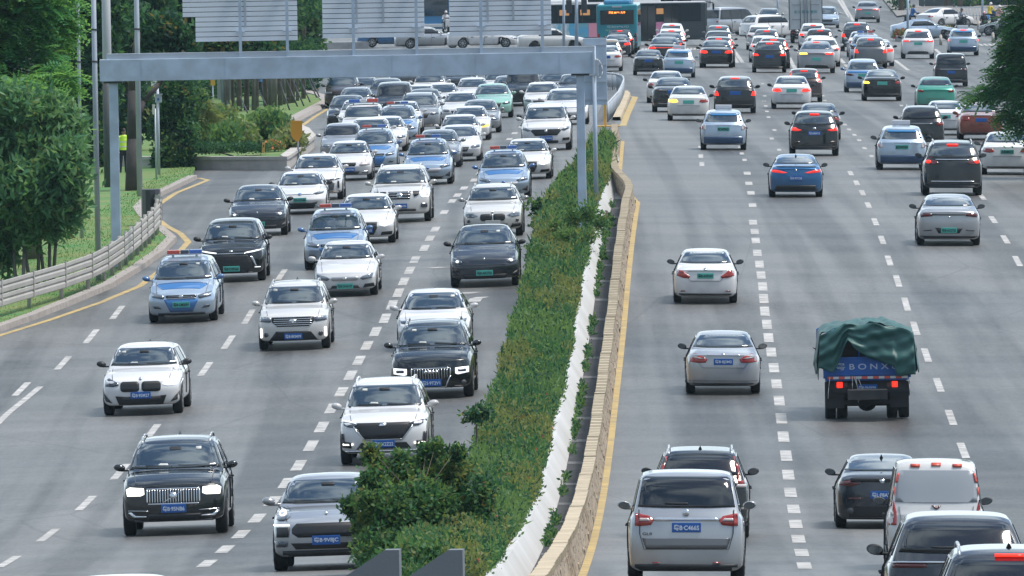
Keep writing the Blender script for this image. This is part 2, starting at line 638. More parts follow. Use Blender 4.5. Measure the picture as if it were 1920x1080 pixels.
def planter():
    e = bpy.data.objects.new('median_planter', None)
    e.location = TY(-4.1, 330)
    link(e)
    tag(e, 'long raised planter with a white right-hand wall down the middle of the road', 'planter')
    bm = bmesh.new()
    inv = -Vector(e.location)
    Y0, Y1 = 184, 470
    n_ = 143
    prof = [(-4.98, 0.0), (-4.97, 0.16), (-4.88, 0.18), (-4.84, 0.34), (-3.42, 0.36), (-3.36, 0.44), (-3.22, 0.44), (-2.91, 0.0)]
    rows = []
    for i in range(n_ + 1):
        Y = Y0 + (Y1 - Y0) * i / n_
        rows.append([bm.verts.new(TY(float(med(t, Y)), Y, h) + inv) for t, h in prof])
    mis = [1, 1, 1, 2, 0, 0, 0]
    for r0, r1 in zip(rows, rows[1:]):
        for k in range(len(prof) - 1):
            f = bm.faces.new((r0[k], r0[k + 1], r1[k + 1], r1[k])); f.material_index = mis[k]
    for r in (rows[0], rows[-1]):
        bm.faces.new(r)
    bmesh.ops.recalc_face_normals(bm, faces=bm.faces[:])
    bmobj('planter_wall', bm, [WHITEWALL, KERBM, EARTH], e)


planter()

# ------------------------------------------------------------------ stone wall with ribbed cream capping
CREAM = mat('cream_capping', (0.52, 0.44, 0.32), 0.85, noise=(1.5, 0.8, (0.36, 0.30, 0.21)), bump=0.2)


def rubble():
    m = bpy.data.materials.new('rubble_stone')
    m.use_nodes = True
    n = m.node_tree
    b = n.nodes['Principled BSDF']
    t = n.nodes.new('ShaderNodeTexCoord')
    mp_ = n.nodes.new('ShaderNodeMapping')
    mp_.inputs['Scale'].default_value = (3.0, 1.6, 4.6)
    v = n.nodes.new('ShaderNodeTexVoronoi'); v.feature = 'DISTANCE_TO_EDGE'
    v.inputs['Scale'].default_value = 1.0
    r = n.nodes.new('ShaderNodeValToRGB')
    r.color_ramp.elements[0].position = 0.02; r.color_ramp.elements[0].color = (0.12, 0.09, 0.06, 1)
    r.color_ramp.elements[1].position = 0.09; r.color_ramp.elements[1].color = (0.40, 0.33, 0.25, 1)
    nn = n.nodes.new('ShaderNodeTexNoise'); nn.inputs['Scale'].default_value = 2.2; nn.inputs['Detail'].default_value = 5
    mm = n.nodes.new('ShaderNodeMix'); mm.data_type = 'RGBA'; mm.blend_type = 'MULTIPLY'; mm.inputs['Factor'].default_value = 0.8
    rr = n.nodes.new('ShaderNodeMapRange'); rr.inputs['From Min'].default_value = .3; rr.inputs['From Max'].default_value = .7
    rr.inputs['To Min'].default_value = .55; rr.inputs['To Max'].default_value = 1.15
    n.links.new(t.outputs['Object'], mp_.inputs['Vector']); n.links.new(mp_.outputs['Vector'], v.inputs['Vector'])
    n.links.new(t.outputs['Object'], nn.inputs['Vector'])
    n.links.new(v.outputs['Distance'], r.inputs['Fac']); n.links.new(r.outputs['Color'], mm.inputs['A'])
    n.links.new(nn.outputs['Fac'], rr.inputs['Value']); n.links.new(rr.outputs['Result'], mm.inputs['B'])
    n.links.new(mm.outputs['Result'], b.inputs['Base Color'])
    b.inputs['Roughness'].default_value = .9
    u = n.nodes.new('ShaderNodeBump'); u.inputs['Strength'].default_value = .6; u.inputs['Distance'].default_value = .03
    n.links.new(v.outputs['Distance'], u.inputs['Height']); n.links.new(u.outputs['Normal'], b.inputs['Normal'])
    return m


RUBBLE = rubble()


def stone_wall():
    e = bpy.data.objects.new('stone_wall', None)
    e.location = TY(-2.3, 300)
    link(e)
    tag(e, 'low rubble stone wall with ribbed cream capping beside the yellow line', 'wall')
    inv = -Vector(e.location)
    def path(Y):
        return wall_t(Y)
    bm = bmesh.new()
    Ys = list(np.arange(150, 500.1, 2.0))
    rows = []
    for Y in Ys:
        wob = 0.012 * math.sin(Y * 1.7)
        c = path(Y) + wob
        rows.append([bm.verts.new(TY(c + o_, Y, h_) + inv) for o_, h_ in ((-0.10, 0), (-0.10, 0.56), (0.10, 0.56), (0.20, 0.0))])
    for r0, r1 in zip(rows, rows[1:]):
        for k in range(3):
            bm.faces.new((r0[k], r0[k + 1], r1[k + 1], r1[k]))
    bm.faces.new(rows[0]); bm.faces.new(rows[-1])
    # zigzag buttress joints
    for Y in np.arange(156, 410, 9.3):
        for dy, o_ in ((0, .11), (1.0, .14), (2.0, .18)):
            box(bm, TY(path(Y) + o_, Y + dy, 0.42 - dy * .17) + inv, (0.03, 1.1, 0.10))
    bmesh.ops.recalc_face_normals(bm, faces=bm.faces[:])
    bmobj('wall_core', bm, RUBBLE, e)
    bm = bmesh.new()
    Y = 150.0
    i = 0
    while Y < 499:
        if i % 22 < 20 or i % 22 == 21:
            c = (TY(path(Y), Y, 0.615) + inv)
            ang = -math.atan2(path(Y + .5) - path(Y - .5) + HEAD, 1.0)
            c.x += .014 * ((i // 22) % 2) - .007
            box(bm, c, (0.225 + 0.016 * (i % 2), 0.31, 0.11 + 0.008 * (i % 3)), Matrix.Rotation(ang, 3, 'Z'))
        Y += 0.41
        i += 1
    bmobj('wall_capping', bm, CREAM, e)


stone_wall()

# ------------------------------------------------------------------ metals
GALV = mat('galvanised_steel', (0.42, 0.48, 0.55), 0.5, 0.2, noise=(1.2, 0.5, (0.30, 0.34, 0.39)))
GALV2 = mat('painted_steel', (0.44, 0.55, 0.68), 0.6, 0.0, noise=(2.2, 1.0, (0.35, 0.43, 0.53)))
DARKMET = mat('dark_metal', (0.03, 0.035, 0.045), 0.5)
GUARD = mat('guardrail_steel', (0.40, 0.395, 0.38), 0.65, 0.0, noise=(1.0, 0.7, (0.30, 0.29, 0.275)))

# ------------------------------------------------------------------ gantry
YG = 365.0


def gantry():
    e = bpy.data.objects.new('sign_gantry', None)
    e.location = TY(-5, YG)
    link(e)
    tag(e, 'grey steel gantry with box beam and two posts spanning the left carriageway', 'gantry')
    inv = -Vector(e.location)
    XA, XB = P(187, 112, YG), P(1115, 97, YG)
    c = P(960, 132, YG)
    zt = P(600, 105, YG).z; zb = P(600, 146, YG).z
    bm = bmesh.new()
    box(bm, Vector(((XA.x + XB.x) / 2, YG, (zt + zb) / 2)) + inv, (XB.x - XA.x, 0.62, zt - zb), bevel=0.012)
    for X in np.linspace(XA.x + 1.2, XB.x - 1, 6):                  # flange seams
        box(bm, Vector((X, YG - 0.315, (zt + zb) / 2)) + inv, (0.018, 0.006, zt - zb - .05))
    box(bm, Vector((XB.x - .04, YG - .33, (zt + zb) / 2)) + inv, (0.06, 0.03, zt - zb + .05))
    bmobj('beam', bm, GALV2, e)
    # walkway lip on top
    bm = bmesh.new()
    x0 = P(200, 105, YG).x
    box(bm, Vector(((x0 + XB.x) / 2, YG - .18, zt + 0.075)) + inv, (XB.x - x0, 0.05, 0.14))
    box(bm, Vector(((x0 + XB.x) / 2, YG + .05, zt + 0.152)) + inv, (XB.x - x0, 0.5, 0.012))
    for X in np.linspace(x0 + .8, XB.x - .8, 10):
        box(bm, Vector((X, YG - .215, zt + 0.02)) + inv, (0.09, 0.02, 0.12))
    bmobj('walkway', bm, GALV, e)
    for px, w0 in ((212.5, .285), (1088, .265)):
        X = P(px, 150, YG).x
        bm = bmesh.new()
        zg = gz(X, YG) - .3
        r = bmesh.ops.create_cube(bm, size=1)
        for v in r['verts']:
            top = v.co.z > 0
            ww = w0 * (1.0 if not top else 0.86)
            v.co = Vector((X + v.co.x * ww, YG + v.co.y * .34, zb if top else zg)) + inv
        bmesh.ops.bevel(bm, geom=bm.edges[:], offset=.012, segments=1, affect='EDGES')
        bmobj('post', bm, GALV2, e)
        bm = bmesh.new()
        box(bm, Vector((X, YG, zb - .03)) + inv, (w0 + .25, .5, .05))
        bmobj('post_head_plate', bm, DARKMET, e)
    return inv


gantry()


def sign_back(px0, px1, pyb, notch=None, label='', Yp=YG + .35):
    """rear of an overhead direction sign: ribbed aluminium planks on stiffeners"""
    a = P(px0, pyb, Yp); b = P(px1, pyb, Yp)
    e = bpy.data.objects.new('direction_sign', None)
    e.location = ((a.x + b.x) / 2, Yp, a.z)
    link(e)
    tag(e, label, 'sign', 'rear sides of overhead direction signs')
    inv = -Vector(e.location)
    zb = (a.z + b.z) / 2
    W_ = b.x - a.x
    H_ = 3.2
    bm = bmesh.new()
    rowh = 0.142
    n_ = int(H_ / rowh)
    for i in range(n_):
        x0, x1 = a.x, b.x
        if notch and i >= notch[1]:
            x0 = a.x - notch[0]
        box(bm, Vector(((x0 + x1) / 2, Yp, zb + (i + .5) * rowh)) + inv, (x1 - x0, .03, rowh - .018), bevel=.006)
    bmobj('sign_panel', bm, mat('sign_aluminium', (0.70, 0.75, 0.82), 0.5, 0.0, noise=(.8, .6, (0.58, 0.63, 0.70))), e)
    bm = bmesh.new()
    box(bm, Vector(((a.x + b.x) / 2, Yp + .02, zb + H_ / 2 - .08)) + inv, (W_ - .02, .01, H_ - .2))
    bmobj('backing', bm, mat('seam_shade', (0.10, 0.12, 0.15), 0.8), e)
    return e, a, b, zb


for (x0, x1, yb, notch, lab, posts, shorts) in (
        (367, 558, 77.5, (.36, 5), 'ribbed back of the leftmost overhead road sign with a stepped lower corner', (451, 539), (460,)),
        (605, 796, 71, None, 'ribbed back of the middle overhead road sign above the left carriageway', (663, 781), (669, 719)),
        (843, 1034, 67, None, 'ribbed back of the rightmost overhead road sign nearest the buses', (902, 1017), (915, 963))):
    e, a, b, zb = sign_back(x0, x1, yb, notch, lab)
    inv = -Vector(e.location)
    for px in posts:
        X = P(px, yb, YG).x
        bm = bmesh.new()
        z0 = P(px, 107, YG).z
        box(bm, Vector((X, YG - .235, (z0 + zb + 3.1) / 2)) + inv, (.085, .05, zb + 3.1 - z0))
        for zz in (zb + .28, zb + 1.7):
            box(bm, Vector((X, YG + .04, zz)) + inv, (.24, .52, .035))
        bmobj('mounting_post', bm, GALV2, e)
    for px in shorts:
        X = P(px, yb, YG).x
        bm = bmesh.new()
        box(bm, Vector((X, YG + .31, zb + 1.9)) + inv, (.055, .03, 2.9 if px == 719 or px == 963 else 3.0))
        bmobj('stiffener', bm, GALV, e)

# sign seen from behind at the right end of the beam, on its own round post
def end_sign():
    Yp = 392.0
    e = bpy.data.objects.new('roadside_sign', None)
    base = G(1115, 330)
    X = P(1115, 200, Yp).x
    e.location = (X, Yp, gz(X, Yp))
    link(e)
    tag(e, 'plain grey back of a tall roadside sign on a round post with a junction box', 'sign')
    inv = -Vector(e.location)
    a, b = P(1095, 197, Yp), P(1137, 71, Yp)
    bm = bmesh.new()
    box(bm, Vector(((a.x + b.x) / 2, Yp + .1, (a.z + b.z) / 2)) + inv, (b.x - a.x, .04, b.z - a.z), bevel=.01)
    bmobj('sign_panel', bm, GALV2, e)
    bm = bmesh.new()
    for py in (85, 122, 154, 187):
        p0 = P(1096, py, Yp)
        box(bm, Vector(((a.x + b.x) / 2, Yp + .06, p0.z)) + inv, (b.x - a.x - .02, .03, .03))
    bmobj('stiffener', bm, GALV, e)
    bm = bmesh.new()
    tube(bm, Vector((X, Yp, gz(X, Yp))) + inv, Vector((X, Yp, P(1115, 86, Yp).z)) + inv, .075, .06, 16)
    bmobj('post', bm, GALV2, e)
    bm = bmesh.new()
    c = P(1112, 127, Yp)
    box(bm, Vector((c.x, Yp - .15, c.z)) + inv, (.32, .2, .5), bevel=.015)
    bmobj('junction_box', bm, GALV, e)
    bm = bmesh.new()
    pts = [P(x, y, Yp - .2) + inv for x, y in ((1117, 110), (1123, 113), (1128, 122), (1130, 134), (1127, 144), (1120, 148))]
    polytube(bm, pts, [.014] * 6, 6)
    bmobj('conduit', bm, mat('white_conduit', (.6, .62, .65), .5), e)


end_sign()

# ------------------------------------------------------------------ poles on the left verge
def pole(name, px_top, px_base, Y, r0, r1, label, material=GALV, zt=None, joints=True, cat='pole', top_y=-220, group=None, blend=None):
    base = P(px_base[0], px_base[1], Y)
    top = P(px_top, top_y, Y)
    e = bpy.data.objects.new(name, None)
    zg = gz(base.x, Y)
    e.location = (base.x, Y, zg)
    link(e)
    tag(e, label, cat, group)
    inv = -Vector(e.location)
    X = base.x
    bm = bmesh.new()
    tube(bm, Vector((X, Y, zg)) + inv, Vector((X, Y, top.z)) + inv, r0, r1, 16)
    bmobj('shaft', bm, material, e)
    if joints:
        bm = bmesh.new()
        for py in (60, 120):
            z = P(X, py, Y).z
            tube(bm, Vector((X, Y, z)) + inv, Vector((X, Y, z + .05)) + inv, r0 * 1.12, r0 * 1.12, 16)
        bmobj('clamp', bm, DARKMET, e)
    if name == 'billboard_post':  # added dark tube paints the shade on the post below the beam
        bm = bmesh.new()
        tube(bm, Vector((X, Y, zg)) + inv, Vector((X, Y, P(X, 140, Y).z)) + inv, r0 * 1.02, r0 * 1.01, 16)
        bmobj('shade_tube', bm, mat('shade_dark', (.07, .08, .085), .7), e)
    bm = bmesh.new()
    box(bm, Vector((X, Y, zg + .02)) + inv, (r0 * 3.4, r0 * 3.4, .04))
    bmobj('base_plate', bm, GALV, e)
    return e


pole('lamp_post', 150, (153, 405), 388, .055, .045, 'slim steel lamp post leftmost on the lawn, behind the broad-leaved shrub', group='poles on the left lawn')
pole('lamp_post', 183, (184, 486), 357, .078, .066, 'steel lamp post just left of the gantry beam end, behind the guardrail', group='poles on the left lawn')
pole('lamp_post', 258, (262, 350), 432, .095, .075, 'steel lamp post between the gantry post and the dark hedge', group='poles on the left lawn')
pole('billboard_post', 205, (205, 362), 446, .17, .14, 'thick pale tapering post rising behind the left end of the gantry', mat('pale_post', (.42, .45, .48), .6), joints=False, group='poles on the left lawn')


def info_post():
    Y = 462.0
    b = P(298, 318, Y)
    e = bpy.data.objects.new('street_post', None)
    zg = gz(b.x, Y)
    e.location = (b.x, Y, zg); link(e)
    tag(e, 'short slim post carrying a small grey box in front of the dark hedge', 'post')
    inv = -Vector(e.location)
    bm = bmesh.new()
    tube(bm, Vector((b.x, Y, zg)) + inv, Vector((b.x, Y, P(298, 160, Y).z)) + inv, .055, .045, 12)
    bmobj('shaft', bm, GALV, e)
    bm = bmesh.new()
    c = P(297, 185, Y)
    box(bm, Vector((c.x, Y - .1, c.z)) + inv, (.24, .14, .28), bevel=.01)
    box(bm, Vector((c.x, Y - .1, c.z + .16)) + inv, (.30, .2, .03))
    bmobj('control_box', bm, GALV, e)
    bm = bmesh.new()
    box(bm, Vector((c.x, Y - .18, c.z - .02)) + inv, (.08, .012, .09))
    bmobj('box_label', bm, mat('blue_label', (.05, .12, .35), .5), e)
    b = P(293, 325, Y - 6)
    e = bpy.data.objects.new('street_post', None)
    zg = gz(b.x, Y - 6)
    e.location = (b.x, Y - 6, zg); link(e)
    tag(e, 'thin post with a narrow pale plate, just left of the post with the grey box', 'post')
    inv = -Vector(e.location)
    bm = bmesh.new()
    tube(bm, Vector((b.x, Y - 6, zg)) + inv, Vector((b.x, Y - 6, P(290, 198, Y).z)) + inv, .035, .03, 10)
    bmobj('shaft', bm, GALV, e)
    bm = bmesh.new()
    c = P(288, 205, Y - 6)
    box(bm, Vector((c.x, Y - 6.05, c.z)) + inv, (.09, .03, .36))
    bmobj('plate', bm, mat('pale_plate', (.55, .56, .5), .5), e)


info_post()

# ------------------------------------------------------------------ W-beam guardrail
def guardrail():
    base_px = [(-160, 662), (-60, 628), (0, 606), (60, 588), (120, 570), (170, 552), (200, 536), (230, 515), (262, 487), (285, 465), (298, 449), (300, 440), (296, 434), (284, 430)]
    pts = [G(x, y) for x, y in base_px]
    e = bpy.data.objects.new('guardrail', None)
    e.location = pts[4]; link(e)
    tag(e, 'double corrugated steel guardrail curving along the left verge', 'guardrail')
    inv = -Vector(e.location)
    for k, z0 in ((0, .44), (1, .79)):
        bm = bmesh.new()
        prof = [(.05, z0), (.065, z0 + .02), (.07, z0 + .12), (.06, z0 + .145), (.034, z0 + .175), (.06, z0 + .205), (.07, z0 + .23), (.065, z0 + .31), (.05, z0 + .325)]
        ribbon(bm, pts, prof, step=1.0)
        # lapped joints between rail sections
        pr = resample(pts, 4.0)
        for i in range(0, len(pr) - 1, 1):
            p = pr[i]; q = pr[i + 1]
            d = (q - p).normalized()
            nrm = Vector((d.y, -d.x, 0))
            c = p + nrm * .06
            c.z = gz(p.x, p.y) + z0 + .18
            box(bm, c, (.05, .10, .37), Matrix.Rotation(math.atan2(-d.x, d.y), 3, 'Z'))
        bmesh.ops.translate(bm, verts=bm.verts[:], vec=inv)
        bmobj('rail', bm, GUARD, e, smooth=False)
    pr = resample(pts, 2.6)
    for p in pr[::1]:
        if p.y > 395: continue
        bm = bmesh.new()
        z = gz(p.x, p.y)
        tube(bm, Vector((p.x - .07, p.y, z)) + inv, Vector((p.x - .07, p.y, z + 1.1)) + inv, .055, .055, 8)
        bmobj('post', bm, GUARD, e)
    bm = bmesh.new()
    p = pts[10]
    for i in range(3):
        pass
    q = pts[-1]
    z = gz(q.x, q.y)
    prof = [(math.cos(a) * .3, math.sin(a) * .3) for a in np.linspace(0, 2 * math.pi, 13)[:-1]]
    prism(bm, [(q.x + inv.x + x_, q.y + inv.y + y_ * 2) for x_, y_ in prof], z + .3 + inv.z, z + 1.25 + inv.z)
    bmobj('rail_end', bm, DARKMET, e)


guardrail()

# ------------------------------------------------------------------ flower island with its low wall
def island():
    e = bpy.data.objects.new('flower_island', None)
    ring = [(120, 318), (362, 319), (538, 319), (560, 303), (590, 277), (577, 262), (560, 255), (480, 248), (120, 248)]
    pts = [G(*p) for p in ring]
    e.location = pts[2]; link(e)
    tag(e, 'raised flower island held by a low grey stone wall at the slip road', 'planter')
    inv = -Vector(e.location)
    h = .50
    bm = bmesh.new()
    rp = resample(pts + [pts[0]], 3.0)
    ribbon(bm, rp, [(0, 0), (0, h - .12), (.06, h - .12), (.06, h), (-.34, h), (-.34, h - .3)], step=3)
    bmesh.ops.recalc_face_normals(bm, faces=bm.faces[:])
    bmesh.ops.translate(bm, verts=bm.verts[:], vec=inv)
    bmobj('island_wall', bm, mat('island_stone', (.52, .49, .46), .85, noise=(1.2, .8, (.36, .35, .35)), bump=.2), e)
    o, _ = terrain_poly('turf', [tuple(p) for p in pts], h - .06, GRASSM, world=True)
    o.parent = e
    o.matrix_parent_inverse = Matrix.Translation(inv)
    return h


ISL = island()

# ================================================================== VEGETATION
def leafmat(name, c, rough=.55):
    m = mat(name, c, rough, spec=.18, noise=(.9, .7, (c[0] * .6, c[1] * .65, c[2] * .7)))
    n = m.node_tree
    b = n.nodes['Principled BSDF']
    tr = n.nodes.new('ShaderNodeBsdfTranslucent')
    tr.inputs['Color'].default_value = (min(1, c[0] * 2.2 + .01), min(1, c[1] * 2.0 + .02), c[2] * 1.3, 1)
    mx_ = n.nodes.new('ShaderNodeMixShader')
    mx_.inputs['Fac'].default_value = .34
    n.links.new(b.outputs['BSDF'], mx_.inputs[1])
    n.links.new(tr.outputs['BSDF'], mx_.inputs[2])
    n.links.new(mx_.outputs['Shader'], n.nodes['Material Output'].inputs['Surface'])
    return m


LG = [leafmat('leaf_deep', (.018, .070, .040)), leafmat('leaf_mid', (.052, .140, .060)), leafmat('leaf_light', (.115, .205, .075)), leafmat('leaf_olive', (.165, .200, .075)),
      leafmat('leaf_brown', (.125, .105, .042)), leafmat('leaf_pale', (.17, .21, .10)), mat('petal_red', (.55, .06, .05), .6), mat('petal_orange', (.60, .17, .04), .6), leafmat('frond_bright', (.17, .36, .11)), leafmat('frond', (.075, .24, .10)), leafmat('shrub_leaf', (.075, .19, .095)), leafmat('shrub_light', (.16, .30, .15))]
BARK = mat('bark', (.15, .125, .105), .9, noise=(2.0, .8, (.07, .06, .05)), bump=.5)
BARKL = mat('bark_pale', (.20, .19, .17), .9, noise=(1.0, 1.0, (.09, .085, .075)), bump=.5)


def quads_from(pos, dirs, up, ln, wd):
    """rhombic leaves: pos (n,3) base, dirs (n,3) unit, up (n,3), length and width arrays"""
    side = np.cross(dirs, up)
    side /= (np.linalg.norm(side, axis=1, keepdims=True) + 1e-9)
    a = pos
    b = pos + dirs * (ln * .45)[:, None] + side * (wd * .5)[:, None]
    c = pos + dirs * ln[:, None]
    d = pos + dirs * (ln * .45)[:, None] - side * (wd * .5)[:, None]
    V = np.stack([a, b, c, d], 1).reshape(-1, 3)
    Q = np.arange(len(V)).reshape(-1, 4)
    return V, Q


def rand_dirs(n, upbias=.3):
    d = nrs.normal(size=(n, 3))
    d[:, 2] += upbias
    return d / np.linalg.norm(d, axis=1, keepdims=True)


def lobe_points(lobes, dens, shell=.55):
    out = []
    lid = []
    for i, (c, r, k) in enumerate(lobes):
        n = max(4, int(dens * k))
        d = nrs.normal(size=(n, 3)); d /= np.linalg.norm(d, axis=1, keepdims=True)
        rr = (shell + (1 - shell) * nrs.rand(n)) * (1 + .13 * nrs.normal(size=n))
        out.append(np.array(c) + d * rr[:, None] * np.array(r))
        lid.append(np.full(n, i))
    return np.concatenate(out), np.concatenate(lid)


def crown_mesh(name, lobes, n, leaf, mats_w, origin, clump=5, upbias=.2, shell=.5, wf=.42):
    """leaf clumps over a set of lobes; every clump keeps one tone so that light and dark masses form"""
    tot = sum(k for _, _, k in lobes)
    pts, lid = lobe_points(lobes, n / clump / tot, shell)
    m = len(pts)
    idx = np.repeat(np.arange(m), clump)
    pos = pts[idx] + nrs.normal(size=(m * clump, 3)) * leaf * .55
    dirs = rand_dirs(m * clump, upbias)
    up = rand_dirs(m * clump, .8)
    ln = leaf * (.7 + .6 * nrs.rand(m * clump)); wd = ln * (wf + .2 * nrs.rand(m * clump))
    V, Q = quads_from(pos, dirs, up, ln, wd)
    V = V - np.array(origin)
    keys = [k for k, _ in mats_w]; ws = np.array([w_ for _, w_ in mats_w], float); ws /= ws.sum()
    lobe_pref = nrs.choice(len(keys), size=len(lobes), p=ws)
    own = nrs.choice(len(keys), size=m, p=ws)
    pick = np.where(nrs.rand(m) < .35, lobe_pref[lid], own)
    return npmesh(name, V, Q, mi=pick[idx], mats=[LG[k] for k in keys])


def fern_mesh(name, lobes, n, flen, mats_w, origin, droop=.35, pairs=8, outward=None):
    """feathery fronds: paired leaflets along drooping ribs"""
    tot = sum(k for _, _, k in lobes)
    pts, lid = lobe_points(lobes, n / tot, .35)
    m = len(pts)
    cen = np.array([l[0] for l in lobes])[lid]
    d = pts - cen
    d[:, 2] *= .4
    d += nrs.normal(size=d.shape) * .5
    if outward is not None:
        d += np.array(outward)
    d /= np.linalg.norm(d, axis=1, keepdims=True)
    L_ = flen * (.7 + .6 * nrs.rand(m))
    Vs = []; Qs = []; MI = []
    keys = [k for k, _ in mats_w]; ws = np.array([w_ for _, w_ in mats_w], float); ws /= ws.sum()
    lobe_pref = nrs.choice(len(keys), size=len(lobes), p=ws)
    pick = np.where(nrs.rand(m) < .4, lobe_pref[lid], nrs.choice(len(keys), size=m, p=ws))
    up = np.tile(np.array([0, 0, 1.0]), (m, 1)) + nrs.normal(size=(m, 3)) * .25
    side = np.cross(d, up); side /= np.linalg.norm(side, axis=1, keepdims=True)
    off = 0
    for j in range(pairs):
        s = (j + .5) / pairs
        pos = pts + d * (L_ * s)[:, None]
        pos[:, 2] -= droop * L_ * s * s
        for sg in (-1, 1):
            dd = side * sg + d * .45 + np.array([0, 0, -.25])
            dd /= np.linalg.norm(dd, axis=1, keepdims=True)
            ll = L_ * (.34 * (1 - .55 * abs(s - .4)))
            V, Q = quads_from(pos, dd, up, ll, L_ / pairs * .85)
            Vs.append(V); Qs.append(Q + off); off += len(V); MI.append(pick)
    V = np.concatenate(Vs) - np.array(origin)
    return npmesh(name, V, np.concatenate(Qs), mi=np.concatenate(MI), mats=[LG[k] for k in keys])


def plobe(px, py, Y, rpx, rpy=None, ry=None, k=1.0):
    """lobe whose centre and radii are read from the photograph at distance Y"""
    c = P(px, py, Y)
    s = FPX / Y
    rx = rpx / s; rz = (rpy or rpx) / s
    return (tuple(c), (rx, ry or max(rx, rz) * .9, rz), k * rx * rz)


def plant(name, label, cat, base, crown, limbs=(), bark=BARK, group=None, crown_name='crown'):
    e = bpy.data.objects.new(name, None)
    e.location = base
    link(e)
    tag(e, label, cat, group)
    o = bpy.data.objects.new(crown_name, crown)
    link(o, e)
    if limbs:
        bm = bmesh.new()
        for pts, rads in limbs:
            polytube(bm, [Vector(p) - Vector(base) for p in pts], rads, 8)
        bmobj('trunk' if crown_name == 'crown' else 'stems', bm, bark, e, smooth=True)
    return e


def mk(name, label, cat, base, lobes, n, leaf, mw, limbs=(), bark=BARK, fern=False, group=None, crown_name='crown', **kw):
    f = fern_mesh if fern else crown_mesh
    me = f('crown', lobes, n, leaf, mw, base, **kw)
    return plant(name, label, cat, base, me, limbs, bark, group, crown_name)


# big feathery tree, upper left
Yt = 372.0
base = Vector((P(60, 300, Yt).x, Yt, gz(P(60, 300, Yt).x, Yt)))
lob = [plobe(*a) for a in ((10, 60, Yt, 60, 60), (50, 20, Yt, 60, 50), (-40, 120, Yt, 70, 60), (60, 120, Yt, 60, 45), (110, 150, Yt - 1, 40, 30), (40, 170, Yt - 2, 70, 34),
                           (100, 60, Yt + 1, 45, 40), (-50, 20, Yt, 80, 70), (20, -60, Yt, 110, 70), (-30, 200, Yt, 60, 30), (120, 10, Yt + 1, 28, 28), (-120, 100, Yt, 90, 90))]
mk('feathery_tree', 'large feathery-leaved tree filling the upper left corner', 'tree', base, lob, 6500, .5, [(8, 7), (9, 4)],
   limbs=[([base, base + Vector((-.3, 0, 2.5)), Vector(lob[0][0])], [.22, .18, .08]), ([base + Vector((-.3, 0, 2.5)), Vector(lob[6][0])], [.12, .04]),
          ([base + Vector((-.3, 0, 2.5)), Vector(lob[2][0])], [.12, .04])], fern=True, droop=.45, pairs=6, outward=(.25, -.3, 0))

# dark evergreen mass behind it: three separate trees
for i, (cx, lobs, lab, mw, n) in enumerate((
        (150, ((120, 40, 55, 50), (170, 80, 50, 60), (130, 120, 50, 50), (175, 150, 45, 60), (150, 210, 50, 50), (110, 210, 45, 40), (190, 20, 50, 50), (180, -60, 80, 60), (165, 270, 42, 44), (120, 290, 40, 50)),
         'dark leafy tree behind the two left lamp posts', [(0, 5), (1, 3), (2, 1)], 16000),
        (235, ((230, 40, 40, 50), (250, 90, 45, 35), (215, 100, 40, 50), (240, 190, 34, 50), (225, 255, 26, 50), (265, 210, 26, 40), (240, -40, 80, 50), (285, 30, 40, 40)),
         'dark tree showing on both sides of the left gantry post', [(0, 6), (1, 3), (3, 1)], 12000),
        (320, ((310, 20, 45, 45), (345, 60, 40, 40), (300, 75, 40, 30), (350, 10, 40, 40), (355, 90, 25, 20), (280, 60, 35, 40), (320, -50, 80, 50), (400, 80, 60, 22), (470, 85, 60, 20), (420, 105, 60, 22)),
         'dark spreading tree behind the leftmost overhead sign', [(0, 5), (1, 3), (4, 1)], 14000))):
    Y = 470.0 + 22 * i
    b = P(cx, 300, Y)
    base = Vector((b.x, Y, gz(b.x, Y)))
    lo = [plobe(a, b_, Y + rnd.uniform(-2, 2), c, d) for a, b_, c, d in lobs]
    mk('broadleaf_tree', lab, 'tree', base, lo, int(n * 1.8), .30, mw, limbs=[([base, base + Vector((.2, 0, 3)), Vector(lo[1][0])], [.3, .22, .08]), ([base + Vector((.2, 0, 3)), Vector(lo[0][0])], [.16, .05])],
       group='trees on the left verge')
# dark leaning tree with a visible trunk and slanting branch
Y = 440.0
b = P(248, 340, Y)
base = Vector((b.x, Y, gz(b.x, Y)))
lo = [plobe(a, b_, Y + 1, c, d) for a, b_, c, d in ((300, 110, 36, 22), (325, 120, 30, 14), (270, 128, 30, 16), (345, 100, 24, 20), (290, 60, 40, 30), (330, 70, 30, 26))]
mk('leaning_tree', 'tree with a thick dark trunk and one branch slanting up to the right', 'tree', base, lo, 6000, .24, [(0, 5), (1, 3), (4, 1)],
   limbs=[([base, P(249, 260, Y), P(250, 170, Y), P(258, 60, Y)], [.26, .21, .19, .1]), ([P(252, 230, Y), P(270, 190, Y), P(298, 158, Y), P(345, 95, Y)], [.13, .09, .08, .05])],
   bark=mat('dark_bark', (.07, .062, .06), .9, noise=(2.5, .8, (.035, .033, .033)), bump=.4))

